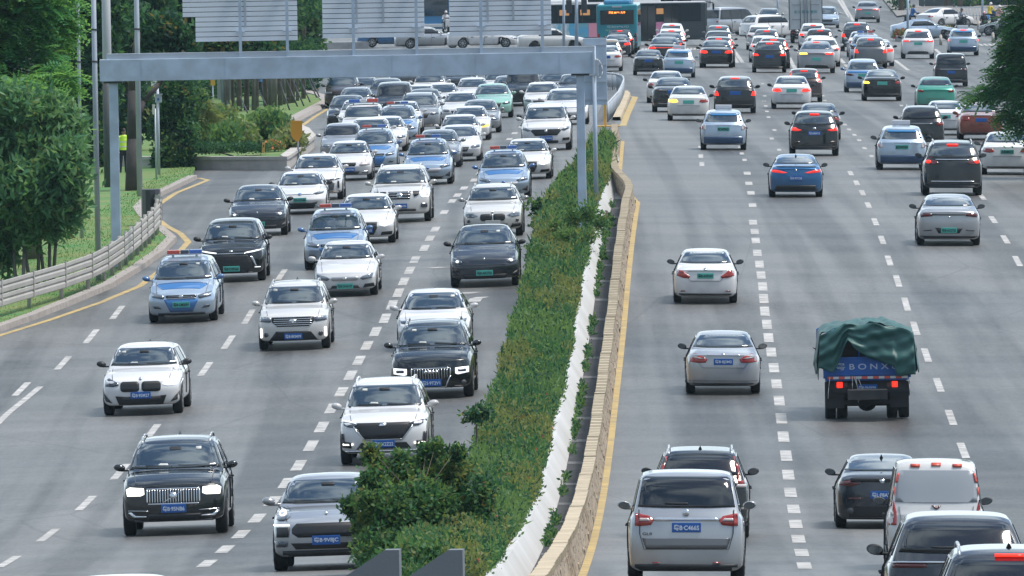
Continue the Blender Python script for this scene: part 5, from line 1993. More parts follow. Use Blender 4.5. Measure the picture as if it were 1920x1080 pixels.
def RS(ty, style):
    T = TYPES[ty]
    A = []
    ap = A.append
    lit = style.endswith('+')
    amb = style.endswith('!')
    st = style.rstrip('+!')
    R0 = REDON if lit else REDL
    if st == 'gl':
        ap(('taillight', REDL, [[(.51, 1.02), (.56, .94), (.72, .92), (.91, .93), (.92, 1.12), (.76, 1.12), (.58, 1.08)]], 1))
        ap(('reverse_lamp', REVW, [[(.56, 1.005), (.74, 1.0), (.74, 1.045), (.60, 1.045)]], 1))
        ap(('chrome_strip', CHROME, [rect(-.52, .52, 1.005, 1.05)], 0))
        ap(('badge', CHROME, [ell(0, 1.135, .05, .05)], 0))
        ap(('lower_gate', PLG2, [[(-.64, .56), (.64, .56), (.70, .73), (-.70, .73)]], 0))
        ap(('skirt', PLAS, [rect(-.88, .88, .22, .32)], 0))
        ap(('rear_reflector', REDL, [rect(.42, .54, .335, .355)], 1))
        ap(('seam', PLAS, [[(.67, .56), (.675, .56), (.745, .80), (.755, 1.18), (.745, 1.18), (.735, .80)], rect(0, .67, .552, .558)], 1))
    elif st == 'corolla':
        ap(('taillight', REDL, [[(.38, .86), (.42, .78), (.60, .77), (.80, .80), (.80, .97), (.66, .99), (.50, .93)]], 1))
        ap(('reverse_lamp', REVW, [[(.44, .87), (.58, .87), (.72, .90), (.72, .92), (.56, .90)]], 1))
        ap(('chrome_strip', CHROME, [rect(-.40, .40, .945, .965)], 0))
        ap(('badge', CHROME, [ell(0, .985, .055, .03)], 0))
        ap(('seam', PLASG, [[(.50, .66), (.505, .66), (.60, .80), (.595, .80)], rect(0, .50, .655, .661)], 1))
        ap(('bumper_line', PLASG, [rect(-.86, .86, .345, .352)], 0))
        ap(('skirt', PLAS, [rect(-.84, .84, .20, .29)], 0))
    elif st == 'qin':
        ap(('taillight', REDL, [[(.42, .78), (.46, .73), (.62, .74), (.80, .80), (.80, .97), (.64, .94)]], 1))
        ap(('chrome_strip', CHROME, [rect(-.50, .50, .93, .945)], 0))
        ap(('badge', CHROME, [ell(0, .985, .05, .03)], 0))
        ap(('rear_reflector', REDDK, [[(.55, .365), (.70, .36), (.68, .39), (.57, .39)]], 1))
        ap(('seam', PLASG, [[(.42, .66), (.425, .66), (.48, .74), (.475, .74)], rect(0, .42, .655, .661)], 1))
        ap(('skirt', PLAS, [rect(-.84, .84, .20, .31)], 0))
    elif st == 'qinplus':
        ap(('taillight', REDDK, [[(.48, .86), (.80, .83), (.84, .92), (.84, .96), (.48, .93)]], 1))
        ap(('light_bar', PLAS, [rect(-.50, .50, .885, .925)], 0))
        ap(('lower_panel', PLAS, [[(-.30, .37), (.30, .37), (.40, .53), (-.40, .53)]], 0))
        ap(('rear_trim', PLAS, [[(.48, .45), (.72, .43), (.74, .45), (.50, .48)]], 1))
        ap(('skirt', PLAS, [rect(-.86, .86, .18, .30)], 0))
        ap(('badge', CHROME, [ell(0, .84, .035, .02)], 0))
    elif st == 'coupe':
        ap(('taillight', REDDIM, [[(.28, .84), (.44, .82), (.82, .86), (.82, .95), (.62, .93)]], 1))
        ap(('spoiler_shade', PLAS, [rect(-.66, .66, 1.03, 1.05)], 0))
        ap(('badge', CHROME, [ell(0, .93, .035, .03)], 0))
        ap(('lower_panel', PLAS, [[(-.72, .24), (.72, .24), (.66, .42), (-.66, .42)]], 0))
    elif st == 'merc':
        ap(('taillight', REDDK, [[(.42, 1.00), (.62, .96), (.88, 1.0), (.88, 1.12), (.50, 1.08)]], 1))
        ap(('brake_lamp', REDON, [ell(.74, 1.05, .075, .045)], 1))
        ap(('chrome_strip', CHROME, [rect(-.52, .52, 1.10, 1.125)], 0))
        ap(('lower_trim', CHROME, [rect(-.66, .66, .44, .465)], 0))
        ap(('skirt', PLAS, [rect(-.86, .86, .24, .40)], 0))
    elif st == 'kia':
        ap(('taillight', REDDIM, [[(.46, .98), (.60, .94), (.84, .95), (.86, 1.08), (.70, 1.08), (.62, 1.02)]], 1))
        ap(('brake_lamp', REDON, [ell(.76, 1.02, .05, .035)], 1))
        ap(('badge', CHROME, [ell(0, 1.04, .07, .035)], 0))
        ap(('rear_trim', PBR, [[(.52, .48), (.74, .48), (.80, .56), (.56, .56)]], 1))
        ap(('skirt', PLAS, [rect(-.86, .86, .24, .38)], 0))
    elif st == 'vertical':      # tall lamps beside the rear glass
        ap(('taillight', REDL if not lit else REDON, [[(.70, 1.02), (.86, 1.02), (.84, 1.20), (.66, 1.52), (.60, 1.52), (.70, 1.20)]], 1))
        ap(('reverse_lamp', REVW, [[(.66, .96), (.84, .96), (.84, 1.02), (.68, 1.02)]], 1))
        ap(('skirt', PLAS, [rect(-.86, .86, .24, .42)], 0))
    elif st == 'taxi_hatch':
        ap(('taillight', REVW, [[(.66, .76), (.80, .78), (.84, .92), (.82, 1.0), (.70, .98)]], 1))
        ap(('taillamp_edge', REDON if lit else REDL, [[(.78, .80), (.84, .84), (.85, .92), (.80, .92)]], 1))
        ap(('chrome_strip', CHROME, [rect(-.28, .28, .94, .955)], 0))
        ap(('bumper_panel', PDB, [rect(-.86, .86, .26, .52)], 0))
        ap(('skirt', PLAS, [rect(-.84, .84, .19, .255)], 0))
    elif st == 'taxi_sedan':
        ap(('taillight', REDDK, [[(.40, .86), (.60, .82), (.84, .86), (.84, .95), (.60, .93)]], 1))
        ap(('trunk_panel', PTB, [rect(-.84, .84, .97, 1.06)], 0))
        ap(('bumper_panel', PDB, [rect(-.86, .86, .26, .52)], 0))
    elif st == 'bmw3':
        ap(('taillight', REDL if not lit else REDON, [[(.44, .80), (.60, .77), (.84, .80), (.84, .93), (.50, .90)]], 1))
        ap(('skirt', PLAS, [rect(-.7, .7, .20, .30)], 0))
        ap(('seam', PLASG, [rect(-.5, .5, .645, .652)], 0))
    elif st == 'bar':           # full-width lamp bar
        ap(('taillight', REDON if lit else REDDIM, [[(.46, .86), (.82, .85), (.84, .95), (.50, .94)]], 1))
        ap(('light_bar', REDDIM, [rect(-.48, .48, .89, .92)], 0))
        ap(('lower_panel', PLAS, [rect(-.70, .70, .22, .40)], 0))
    elif st == 'barsuv':
        ap(('taillight', REDON if lit else REDDIM, [[(.44, .96), (.84, .95), (.86, 1.04), (.50, 1.04)]], 1))
        ap(('light_bar', REDDK, [rect(-.45, .45, .99, 1.01)], 0))
        ap(('lower_panel', PLAS, [[(-.64, .24), (.64, .24), (.54, .42), (-.54, .42)]], 0))
        ap(('lower_trim', CHROME, [rect(-.44, .44, .44, .455)], 0))
    elif st == 'chromebar':
        ap(('taillight', REDDK, [rect(.50, .84, .92, .97)], 1))
        ap(('chrome_strip', CHROME, [rect(-.60, .60, .93, .955)], 0))
        ap(('lower_trim', CHROME, [rect(-.60, .60, .36, .375)], 0))
        ap(('skirt', PLAS, [rect(-.84, .84, .20, .33)], 0))
    elif st == 'darkcoupe':
        ap(('taillight', REDDK, [[(.40, .90), (.60, .84), (.84, .86), (.84, .94), (.60, .96)]], 1))
        ap(('light_bar', PLAS, [rect(-.62, .62, .93, 1.0)], 0))
        ap(('badge', CHROME, [[(-.06, .98), (.06, .98), (.03, .90), (-.03, .90)]], 0))
        ap(('bumper_reflector', REDDK, [rect(.42, .66, .60, .62)], 1))
        ap(('exhaust', PLASG, [ell(.62, .36, .065, .065)], 1))
        ap(('skirt', PLAS, [[(-.66, .24), (.66, .24), (.56, .46), (-.56, .46)]], 0))
    elif st == 'van_pad':
        ap(('taillight', REDL, [[(.68, .78), (.82, .78), (.84, 1.10), (.80, 1.26), (.74, 1.24), (.68, 1.0)]], 1))
        ap(('reverse_lamp', REVW, [ell(.76, 1.0, .03, .06)], 1))
        strips = [rect(-.08, .08, 1.79, 1.84), rect(-.44, -.28, 1.77, 1.82), rect(.28, .44, 1.77, 1.82)]
        ap(('reflector_strip', mat('reflector_red', (.62, .09, .06), .4), strips, 0))
        ap(('reflector_side', mat('reflector_red', (.62, .09, .06), .4), [[(.66, 1.52), (.70, 1.50), (.67, 1.66), (.63, 1.67)], [(.72, 1.28), (.76, 1.27), (.74, 1.42), (.70, 1.43)]], 1))
        ap(('badge', REDDK, [[(-.08, 1.12), (-.04, 1.12), (-.01, 1.06), (-.03, 1.06)], [(.04, 1.12), (.08, 1.12), (.03, 1.06), (.01, 1.06)], [(-.015, 1.05), (.015, 1.05), (.0, 1.11)]], 0))
        ap(('seam', PLASG, [[(.56, .60), (.565, .60), (.64, 1.1), (.635, 1.1)]], 1))
        ap(('skirt', PLASG, [rect(-.80, .80, .24, .36)], 0))
    elif st == 'hiddenlow':
        ap(('light_bar', CHROME, [rect(-.86, .86, 1.045, 1.065)], 0))
        ap(('taillight', REDDK, [rect(.40, .88, .99, 1.04)], 1))
    elif st == 'vansuv':
        k = T['rw'][0] - .14
        ap(('taillight', REDON if lit else REDDK, [[(.66, k - .20), (.85, k - .20), (.87, k + .0), (.72, k - .02)]], 1))
        ap(('skirt', PLAS, [rect(-.85, .85, .22, .38)], 0))
    else:
        k = .0 if T['H'] < 1.5 else .10
        ap(('taillight', REDON if lit else REDL, [[(.56, .83 + k), (.64, .80 + k), (.84, .81 + k), (.85, .92 + k), (.64, .91 + k)]], 1))
        ap(('skirt', PLAS, [rect(-.84, .84, .20, .34)], 0))
        ap(('seam', PLASG, [rect(-.5, .5, .60, .606)], 0))
    return A


PLG2 = paint('gate_grey', (.16, .17, .19), .4, .3)


def part_mesh(ty, style, end, item):
    name, m, polys, mirror = item[:4]
    bm = bmesh.new()
    layer = {'grille': .008, 'bumper_panel': .005, 'lower_panel': .005, 'trunk_panel': .005, 'lower_gate': .005, 'skirt': .006, 'headlight': .009, 'taillight': .009}.get(name, .015)
    for p in polys:
        pl = p
        patch(ty, pl, end, off=layer, into=bm, mirror=bool(mirror) and name not in PAIR)
    bmesh.ops.recalc_face_normals(bm, faces=bm.faces[:])
    me = bpy.data.meshes.new(name)
    bm.to_mesh(me); bm.free()
    return me


PAIR = {'headlight', 'taillight', 'fog_light', 'side_vent', 'daytime_light', 'brake_lamp', 'reverse_lamp', 'headlamp_lens', 'exhaust', 'rear_reflector', 'side_grille', 'bumper_reflector', 'taillamp_edge', 'headlamp_strip'}
SUBOF = {'headlamp_lens': 'headlight', 'headlamp_strip': 'headlight', 'grille_bars': 'grille', 'grille_surround': 'grille', 'grille_frame': 'grille', 'badge_bar': 'grille',
         'brake_lamp': 'taillight', 'reverse_lamp': 'taillight', 'taillamp_edge': 'taillight', 'badge_centre': 'badge'}


def build_car(ty, col, end, fstyle, name, label, cat, group=None, near=False, plate_=None, roof=None, rails=False, mirrors=None, lamp=None, brake3=None, glass=None,
              antenna=False, extras=(), side_lamp=None, rail_m=None, roofcol=None):
    T = TYPES[ty]
    L_, W_, H_ = T['L'], T['W'], T['H']
    root = bpy.data.objects.new(name, None)
    link(root)
    tag(root, label, cat, group)
    me, tree = car_body(ty)
    body = add(root, 'body', me, col)
    W2 = W_ / 2
    wr = T['wr'] * W2
    z0, z1 = T['ws']
    def wpoly(z0, z1, kb, kt):
        return [(-kb, z0 + .015), (-kb * .5, z0), (kb * .5, z0), (kb, z0 + .015), (kt, z1 - .03), (kt - .05, z1), (-kt + .05, z1), (-kt, z1 - .03)]
    gm = glass or GLASS
    kb, kt = .83 * W2, wr * 1.02
    if end == 'F':
        ws = add(root, 'windscreen', cached(('ws', ty), lambda: patch(ty, wpoly(z0, z1, kb, kt), 'F', .006)), gm)
        if near:
            def wip():
                bm = bmesh.new()
                patch(ty, [(-.55, z0 + .03), (-.05, z0 + .015), (-.05, z0 + .03), (-.55, z0 + .05)], 'F', .016, into=bm)
                patch(ty, [(.05, z0 + .03), (.55, z0 + .015), (.55, z0 + .03), (.05, z0 + .05)], 'F', .016, into=bm)
                m_ = bpy.data.meshes.new('wiper'); bm.to_mesh(m_); bm.free(); return m_
            add(root, 'wiper', cached(('wip', ty), wip), PLAS)
            add(ws, 'interior_mirror', cached(('im', ty), lambda: patch(ty, rect(-.11, .11, z1 - .11, z1 - .05, .02), 'F', .009)), PLAS)
            sx_ = rnd.choice((-1, 1)) * rnd.uniform(.35, .5)
            add(ws, 'windscreen_sticker', cached(('st', ty, round(sx_, 1)), lambda: patch(ty, rect(sx_ - .05, sx_ + .05, z1 - .11, z1 - .06), 'F', .009)), PWHITE)
            if rnd.random() < .5:
                add(ws, 'dash_paper', cached(('dp', ty), lambda: patch(ty, [(-.32, z0 + .05), (-.12, z0 + .04), (-.14, z0 + .08), (-.28, z0 + .085)], 'F', .009)), PWHITE)
            add(root, 'hood_seam', cached(('hs', ty), lambda: part_mesh(ty, '', 'F', ('hood_seam', None, [[(.70 * W2, T['top'][0][1] + .02), (.71 * W2, T['top'][0][1] + .02), (.77 * W2, z0 - .06), (.76 * W2, z0 - .06)]], 1))), PLASG)
    else:
        r0, r1 = T['rw']
        kb2 = (.80 if ty not in ('van', 'big_mpv') else .82) * W2
        kt2 = wr * (.97 if ty not in ('van',) else .98)
        rwm = cached(('rw', ty), lambda: patch(ty, wpoly(r0, r1, kb2, kt2), 'R', .006))
        rw = add(root, 'rear_window', rwm, gm)
        if near and T['H'] > 1.55 and ty != 'van':
            add(rw, 'wiper', cached(('rwip', ty), lambda: patch(ty, [(-.02, r0 + .05), (.34, r0 + .06), (.34, r0 + .075), (-.02, r0 + .08)], 'R', .016)), PLAS)
    # side glass
    def sidewin(s):
        def fn():
            zb_ = T['belt'][1] + .035
            tp = T['top']
            ya = -L_ / 2 + L_ * (tp[4][0] + .03)
            yb_ = -L_ / 2 + L_ * (tp[5][0] + .03)
            back = tp[-4] if T['H'] < 1.5 or ty in ('cross', 'fast') else tp[-3]
            yc = -L_ / 2 + L_ * (back[0] - .06)
            yd = -L_ / 2 + L_ * ((tp[-3][0] if T['H'] > 1.5 else tp[-4][0]) - .02)
            zt_ = H_ - .14
            return patch(ty, [(ya + .02, zb_), (yd, zb_), (yc, zt_ - .02), (yb_ + .08, zt_)], s, .007, step=.14)
        return fn
    for s in ('S+', 'S-'):
        add(root, 'side_window', cached(('sw', ty, s), sidewin(s)), GLASSK)
    if near:
        for s in ('S+', 'S-'):
            for i_, y in enumerate((-.12 * L_ / 4.6, .20 * L_)):
                add(root, 'door_seam', cached(('ds', ty, s, i_), lambda: patch(ty, [(y, .40), (y + .012, .40), (y + .012, H_ - .16), (y, H_ - .16)], s, .012, step=.12)), PLAS)
            for i_, y in enumerate((-.16, .16 * L_)):
                add(root, 'door_handle', cached(('dh', ty, s, i_), lambda: patch(ty, [(y - .18, T['belt'][0] - .09), (y, T['belt'][0] - .09), (y, T['belt'][0] - .06), (y - .18, T['belt'][0] - .06)], s, .03, step=.2)), PLAS)
    # fittings of the visible end
    items = FS(ty, fstyle) if end == 'F' else RS(ty, fstyle)
    made = {}
    sc = T['W'] / 1.84
    for item in items:
        nm, m_, polys, mirror = item[:4]
        if lamp and nm == 'headlight': m_ = lamp
        sides = (1, -1) if (mirror and nm in PAIR) else (0,)
        for sd in sides:
            key = ('fit', ty, end, fstyle.rstrip('+!'), nm, sd)
            def fn():
                pp = polys if sd >= 0 else [mir(p) for p in polys]
                return part_mesh(ty, fstyle, end, (nm, m_, pp, mirror))
            mm = m_
            if side_lamp and nm in ('headlight', 'taillight') and sd == side_lamp[0]:
                mm = side_lamp[1]
            par = root
            if nm in SUBOF:
                par = made.get((SUBOF[nm], sd)) or made.get((SUBOF[nm], 0)) or root
            o = add(par, nm, cached(key, fn), mm)
            made[(nm, sd)] = o
    if end == 'R' and fstyle.startswith('taxi_hatch'):
        z9 = T['rw'][1]
        add(rw, 'window_banner', cached(('bn', ty), lambda: patch(ty, [(-.50, z9 - .10), (.50, z9 - .10), (.48, z9 - .025), (-.48, z9 - .025)], 'R', .014)), mat('banner_blue', (.03, .22, .50), .5))
    if near or brake3:
        if end == 'R' and brake3:
            zz = T['rw'][1] + (.03 if T['H'] > 1.5 else -.24)
            o = add(root, 'high_brake_light', cached(('b3', ty), lambda: patch(ty, rect(-.17, .17, zz - .012, zz + .022), 'R', .02)), REDON)
    if plate_:
        z, kind, tx = plate_[:3]
        plate(root, ty, end, z, kind, tx, plate_[3] if len(plate_) > 3 else 0.0)
    # under-body, wheels, mirrors
    def under():
        bm = bmesh.new()
        box(bm, (0, 0, T['zb'] + .14), (W_ * .62, L_ * .9, .18))
        box(bm, (0, -L_ / 2 + T['fo'], T['zb'] + .3), (W_ * .60, .5, .35))
        box(bm, (0, -L_ / 2 + T['fo'] + T['wb'], T['zb'] + .3), (W_ * .60, .5, .35))
        m_ = bpy.data.meshes.new('underbody'); bm.to_mesh(m_); bm.free(); return m_
    add(root, 'underbody', cached(('ub', ty), under), PLAS)
    tm, rm = wheel_meshes(T['r'], .215)
    for sx in (-1, 1):
        for y in (-L_ / 2 + T['fo'], -L_ / 2 + T['fo'] + T['wb']):
            wo = add(root, 'wheel', tm, loc=(sx * (W2 - .125), y, T['r']))
            if sx < 0:
                wo.rotation_euler = (0, 0, math.pi)
            if near:
                add(wo, 'rim', rm)
    def mirror_mesh(s):
        def fn():
            bm = bmesh.new()
            r = bmesh.ops.create_uvsphere(bm, u_segments=12, v_segments=8, radius=1)
            for v in r['verts']:
                v.co = Vector((v.co.x * .108 + s * .02 * v.co.z, v.co.y * .085, v.co.z * .072))
                if v.co.y > .045: v.co.y = .045
            bmesh.ops.translate(bm, verts=r['verts'], vec=(s * (W2 + .07), 0, 0))
            box(bm, (s * (W2 - .06), 0, -.055), (.20, .05, .035))
            for f in bm.faces: f.smooth = True
            m_ = bpy.data.meshes.new('wing_mirror'); bm.to_mesh(m_); bm.free(); return m_
        return fn
    ym = -L_ / 2 + L_ * T['top'][4][0] + .28
    zm = T['belt'][1] + .07
    for s in (-1, 1):
        mo = add(root, 'wing_mirror', cached(('mir', ty, s), mirror_mesh(s)), mirrors or col, loc=(0, ym, zm))
        if end == 'R' and near:
            def mg():
                bm = bmesh.new()
                r = bmesh.ops.create_circle(bm, cap_ends=True, segments=12, radius=1)
                for v in r['verts']:
                    v.co = Vector((v.co.x * .09, 0, v.co.y * .056))
                m_ = bpy.data.meshes.new('mirror_glass'); bm.to_mesh(m_); bm.free(); return m_
            add(mo, 'mirror_glass', cached('mg', mg), GLASS, loc=(s * (W2 + .07), .049, 0))
    if antenna:
        def ant():
            bm = bmesh.new()
            vs = [bm.verts.new(p) for p in ((0, -.10, 0), (.035, .05, 0), (-.035, .05, 0), (0, .07, .075))]
            for f in ((0, 1, 3), (1, 2, 3), (2, 0, 3), (0, 2, 1)):
                bm.faces.new([vs[i] for i in f])
            m_ = bpy.data.meshes.new('antenna'); bm.to_mesh(m_); bm.free(); return m_
        h = tree.ray_cast(Vector((0, L_ * .30 if T['H'] > 1.5 else L_ * .2, 5)), Vector((0, 0, -1)))
        add(root, 'antenna', cached('ant', ant), PLAS, loc=h[0])
    if rails:
        for s in (-1, 1):
            def rl():
                bm = bmesh.new()
                pts = []
                ya, yb_ = -L_ / 2 + L_ * .42, -L_ / 2 + L_ * .86
                for i in range(9):
                    y = ya + (yb_ - ya) * i / 8
                    h = tree.ray_cast(Vector((s * wr * .93, y, 5)), Vector((0, 0, -1)))
                    hh = .055 if 0 < i < 8 else -.005
                    pts.append(h[0] + Vector((0, 0, hh)))
                polytube(bm, pts, [.022] * 9, 6)
                m_ = bpy.data.meshes.new('roof_rail'); bm.to_mesh(m_); bm.free(); return m_
            add(root, 'roof_rail', cached(('rl', ty, s), rl), rail_m or (PS if near else PLAS))
    if roof == 'sunroof':
        ys = (-L_ / 2 + L_ * .46, -L_ / 2 + L_ * .72)
        add(root, 'sunroof', cached(('sr', ty), lambda: patch(ty, [(-wr * .7, ys[0]), (wr * .7, ys[0]), (wr * .7, ys[1]), (-wr * .7, ys[1])], 'T', .006, step=.2)), GLASSK)
    if 'hood' in extras:
        y0 = -L_ / 2 + L_ * .085; y1 = -L_ / 2 + L_ * (T['top'][3][0] - .005)
        add(root, 'hood_panel', cached(('hp', ty), lambda: patch(ty, [(-.55 * W2, y0), (.55 * W2, y0), (.74 * W2, y1 - .1), (.70 * W2, y1), (-.70 * W2, y1), (-.74 * W2, y1 - .1)], 'T', .005, step=.12)), PTB)
    if 'roofblue' in extras:
        ys = (-L_ / 2 + L_ * .45, -L_ / 2 + L_ * .80)
        add(root, 'roof_panel', cached(('rp', ty), lambda: patch(ty, [(-wr * .92, ys[0]), (wr * .92, ys[0]), (wr * .9, ys[1]), (-wr * .9, ys[1])], 'T', .005, step=.2)), PTB)
    if 'darkroof' in extras:
        ys = (-L_ / 2 + L_ * .44, -L_ / 2 + L_ * .80)
        add(root, 'roof_panel', cached(('dr', ty), lambda: patch(ty, [(-wr * .92, ys[0]), (wr * .92, ys[0]), (wr * .9, ys[1]), (-wr * .9, ys[1])], 'T', .005, step=.2)), GLASSK)
    if 'chrome_line' in extras:
        add(root, 'chrome_strip', cached(('chl', ty), lambda: part_mesh(ty, '', 'R', ('chrome_strip', None, [rect(-.45, .45, .98, 1.0)], 0))), CHROME)
    for x in extras:
        if x in ('bar', 'bigbar', 'sign'):
            h = tree.ray_cast(Vector((0, -.02 * L_, 5)), Vector((0, 0, -1)))
            lb = bpy.data.objects.new('roof_sign' if x == 'sign' else 'light_bar', None)
            link(lb, root)
            lb.location = h[0] + Vector((0, 0, .10))
            wd = {'bar': .92, 'bigbar': 1.25, 'sign': .62}[x]
            hh = {'bar': .105, 'bigbar': .15, 'sign': .13}[x]
            bm = bmesh.new()
            for sx in (-1, 1):
                box(bm, (sx * wd * .34, 0, -.07), (.05, .18, .10))
            box(bm, (0, 0, -.045), (wd, .22, .03), bevel=.008)
            bmobj('bar_base', bm, GALV, lb)
            if x == 'sign':
                segs = [(-.5, .5, MATS.get('sign_white') or mat('sign_white', (.6, .62, .66), .4), 'sign_box')]
            elif x == 'bar':
                segs = [(-.5, -.14, mat('bar_red', (.55, .08, .06), .25, 0, .6), 'red_lens'), (-.12, .12, mat('bar_dark', (.05, .07, .12), .2, 0, .6), 'display'), (.14, .5, mat('bar_blue', (.06, .16, .5), .25, 0, .6), 'blue_lens')]
                if end == 'F' and rnd.random() < .6:
                    segs = [(a, b, m_, n_) for a, b, m_, n_ in segs]
            else:
                segs = [(-.5, -.12, mat('bar_blue', (.06, .16, .5), .25, 0, .6), 'blue_lens'), (-.10, .10, mat('sign_white', (.6, .62, .66), .4), 'centre_lens'), (.12, .5, mat('bar_red', (.55, .08, .06), .25, 0, .6), 'red_lens')]
            for a, b, m_, n_ in segs:
                bm = bmesh.new()
                box(bm, ((a + b) / 2 * wd, 0, hh / 2 - .03), ((b - a) * wd, .2, hh), bevel=.015)
                bmobj(n_, bm, m_, lb)
    return root


def place(root, ty, px, py, end, scale=1.0, yaw=0.0, top=False):
    """stand a car on the road: near axle at the pixel (or roof line at the pixel when top)"""
    T = TYPES[ty]
    near_axle = (T['L'] / 2 - T['fo']) if end == 'F' else (T['fo'] + T['wb'] - T['L'] / 2)
    if top:
        lo, hi = py + 10, min(py + 420, 1500)
        for _ in range(26):
            m = (lo + hi) / 2
            g = G(px, m)
            q = proj((g.x, g.y + near_axle, gz(g.x, g.y + near_axle) + T['H'] * scale))
            if q[1] < py: lo = m
            else: hi = m
        py = (lo + hi) / 2
    g = G(px, py)
    ang = -HEAD - yaw if end == 'F' else math.pi - HEAD - yaw
    fwd = Vector((math.sin(ang), -math.cos(ang), 0))        # nose direction
    toward = fwd if end == 'F' else -fwd
    c = Vector((g.x, g.y, 0)) - toward * near_axle * scale
    side = Vector((-fwd.y, fwd.x, 0))
    d = T['wb'] / 2
    zf = gz(*(c + fwd * d).xy); zr = gz(*(c - fwd * d).xy)
    zl = gz(*(c + side * .8).xy); zr2 = gz(*(c - side * .8).xy)
    z = (zf + zr) / 2
    yax = (-fwd + Vector((0, 0, (zr - zf) / (2 * d)))).normalized()     # local +Y is the tail
    xax0 = (side * -1)
    xl = Vector((math.cos(ang), math.sin(ang), 0))
    zz1 = gz(*(c + xl * .8).xy); zz0 = gz(*(c - xl * .8).xy)
    xax = (xl + Vector((0, 0, (zz1 - zz0) / 1.6))).normalized()
    zax = xax.cross(yax).normalized()
    xax = yax.cross(zax).normalized()
    M = Matrix((xax, yax, zax)).transposed().to_4x4()
    root.matrix_world = Matrix.Translation((c.x, c.y, z)) @ M @ Matrix.Scale(scale, 4)
    return g

# ================================================================== THE TRAFFIC
CARS = []


def car(end, xl, xr, y, ty, style, col, label, cat='car', top=False, yaw=0.0, name=None, **kw):
    s_guess = None
    cx = (xl + xr) / 2
    root = build_car(ty, col, end, style, name or {'taxi': 'taxi', 'van': 'van', 'police car': 'police_car'}.get(cat, 'car'), label, cat,
                     'cars coming towards the camera' if end == 'F' else 'cars driving away from the camera', **kw)
    T = TYPES[ty]
    # width of the car in the photograph fixes its exact size
    sc = 1.0
    for _ in range(2):
        g = place(root, ty, cx, y, end, sc, yaw, top)
        s = FPX / g.y
        sc = max(.93, min(1.07, (xr - xl) / s / T['W']))
    place(root, ty, cx, y, end, sc, yaw, top)
    CARS.append((root, g, label))
    return root


def F(*a, **k): return car('F', *a, **k)
def Rr(*a, **k): return car('R', *a, **k)


BM = PLAS
H90_ = math.pi / 2
# ---- oncoming, near
F(232, 430, 1001, 'big_suv', 'slats', PK, 'black upright SUV with lit headlamps and an upright-slat grille, nearest on the left', near=True, plate_=(.50, 'b', '粤B·95NB6'), rails=True, antenna=True)
F(513, 721, 1067, 'low_suv', 'round', PS, 'silver crossover with round headlamps, half hidden by the big bush', near=True, plate_=(.50, 'b', '粤B·9V8JC'), yaw=.006)
F(195, 345, 776, 'low_suv', 'kidney', PW, 'white crossover with twin black kidney grilles and black mirrors, alone in the left lanes', near=True, plate_=(.47, 'b', '粤B·95M27'), mirrors=BM, roof=None, antenna=True, yaw=.028, side_lamp=(1, LAMPDIM))
F(639, 808, 868, 'suv', 'hexa', PW, 'white SUV with a wide black hexagonal grille, in front of the near bush', near=True, plate_=(.44, 'b', '粤B·X2Z22'), rails=True, rail_m=PW, yaw=.012)
F(735, 890, 745, 'suv', 'single', PK, 'black SUV with a large chrome-framed grille and white lamp outlines beside the hedge', near=True, plate_=(.37, 'b', '粤S·9T2V1'), yaw=.018, rails=True)
F(745, 885, 541, 'fast', 'ev', PW, 'white car directly behind the black SUV with the chrome-framed grille', near=True, top=True, antenna=True)
F(486, 621, 654, 'suv', 'slat_suv', PP, 'white SUV with chrome grille bars, roof rails and vertical daytime lights', near=True, plate_=(.37, 'b', '粤B·8KM99'), rails=True, antenna=True, yaw=.01)
F(280, 410, 602, 'mpv', 'taxi_mpv', PTS, 'silver and blue taxi with a red and blue roof bar, leftmost by the kerb', 'taxi', near=True, plate_=(.49, 'g', '粤B·GM2091'), extras=('hood', 'bar'), mirrors=PTB, yaw=.022)
F(590, 710, 554, 'sedan', 'mesh_sedan', PW, 'white sedan with a green plate and pale mesh grille behind the white slat-grille SUV', near=True, plate_=(.31, 'g', '粤B·DH6105'), yaw=.015)
F(845, 976, 536, 'cross', 'tesla', PNG, 'dark grey smooth-nosed crossover with a green plate next to the hedge', near=True, plate_=(.40, 'g', '粤B·AR2726'), antenna=False, mirrors=PLAS)
F(375, 500, 527, 'suv', 'dragon', PK, 'black SUV with a slim light strip, silver slashes and a green plate', near=True, plate_=(.38, 'g', '粤B·D39268'), mirrors=PLAS, antenna=True, yaw=.01)
F(571, 690, 503, 'mpv', 'taxi_mpv', PTS, 'blue and silver taxi partly hidden by the white sedan with the green plate', 'taxi', near=True, extras=('hood', 'bar'), mirrors=PTB)
F(632, 743, 456, 'sedan', 'audi_like', PW, 'white sedan with a deep black grille, right of the second taxi', near=True, plate_=(.42, 'b', '粤B·6N935'), yaw=.01)
F(430, 541, 442, 'cross', 'tesla', PNG, 'dark grey smooth-nosed crossover leftmost on the slip road merge', near=True, plate_=(.40, 'g', '粤B·D6885'), mirrors=PLAS)
F(517, 612, 401, 'fast', 'ev', PW, 'white liftback with a green plate behind the dark grey slip-road crossover', near=True, plate_=(.50, 'g', '粤B·AD5486'), mirrors=PLAS, extras=(), antenna=False)
F(550, 640, 375, 'cross', 'boxface', PW, 'white crossover with a grey lower face and black strip, left of the large off-roader', near=True, mirrors=PW)
F(611, 700, 338, 'sedan', 'oldsedan', PW, 'older white sedan with clear headlamps and driver visible, behind the white crossover', near=True, plate_=(.42, 'b', '粤B·K7T83'))
F(695, 810, 416, 'big_suv', 'patrol', PP, 'large pearl-white off-road SUV with a three-bar chrome grille and round badge', near=True, plate_=(.53, 'b', '粤B·9FN30'), rails=True, rail_m=PW, lamp=LAMPG, side_lamp=(1, LAMPDIM), yaw=.008)
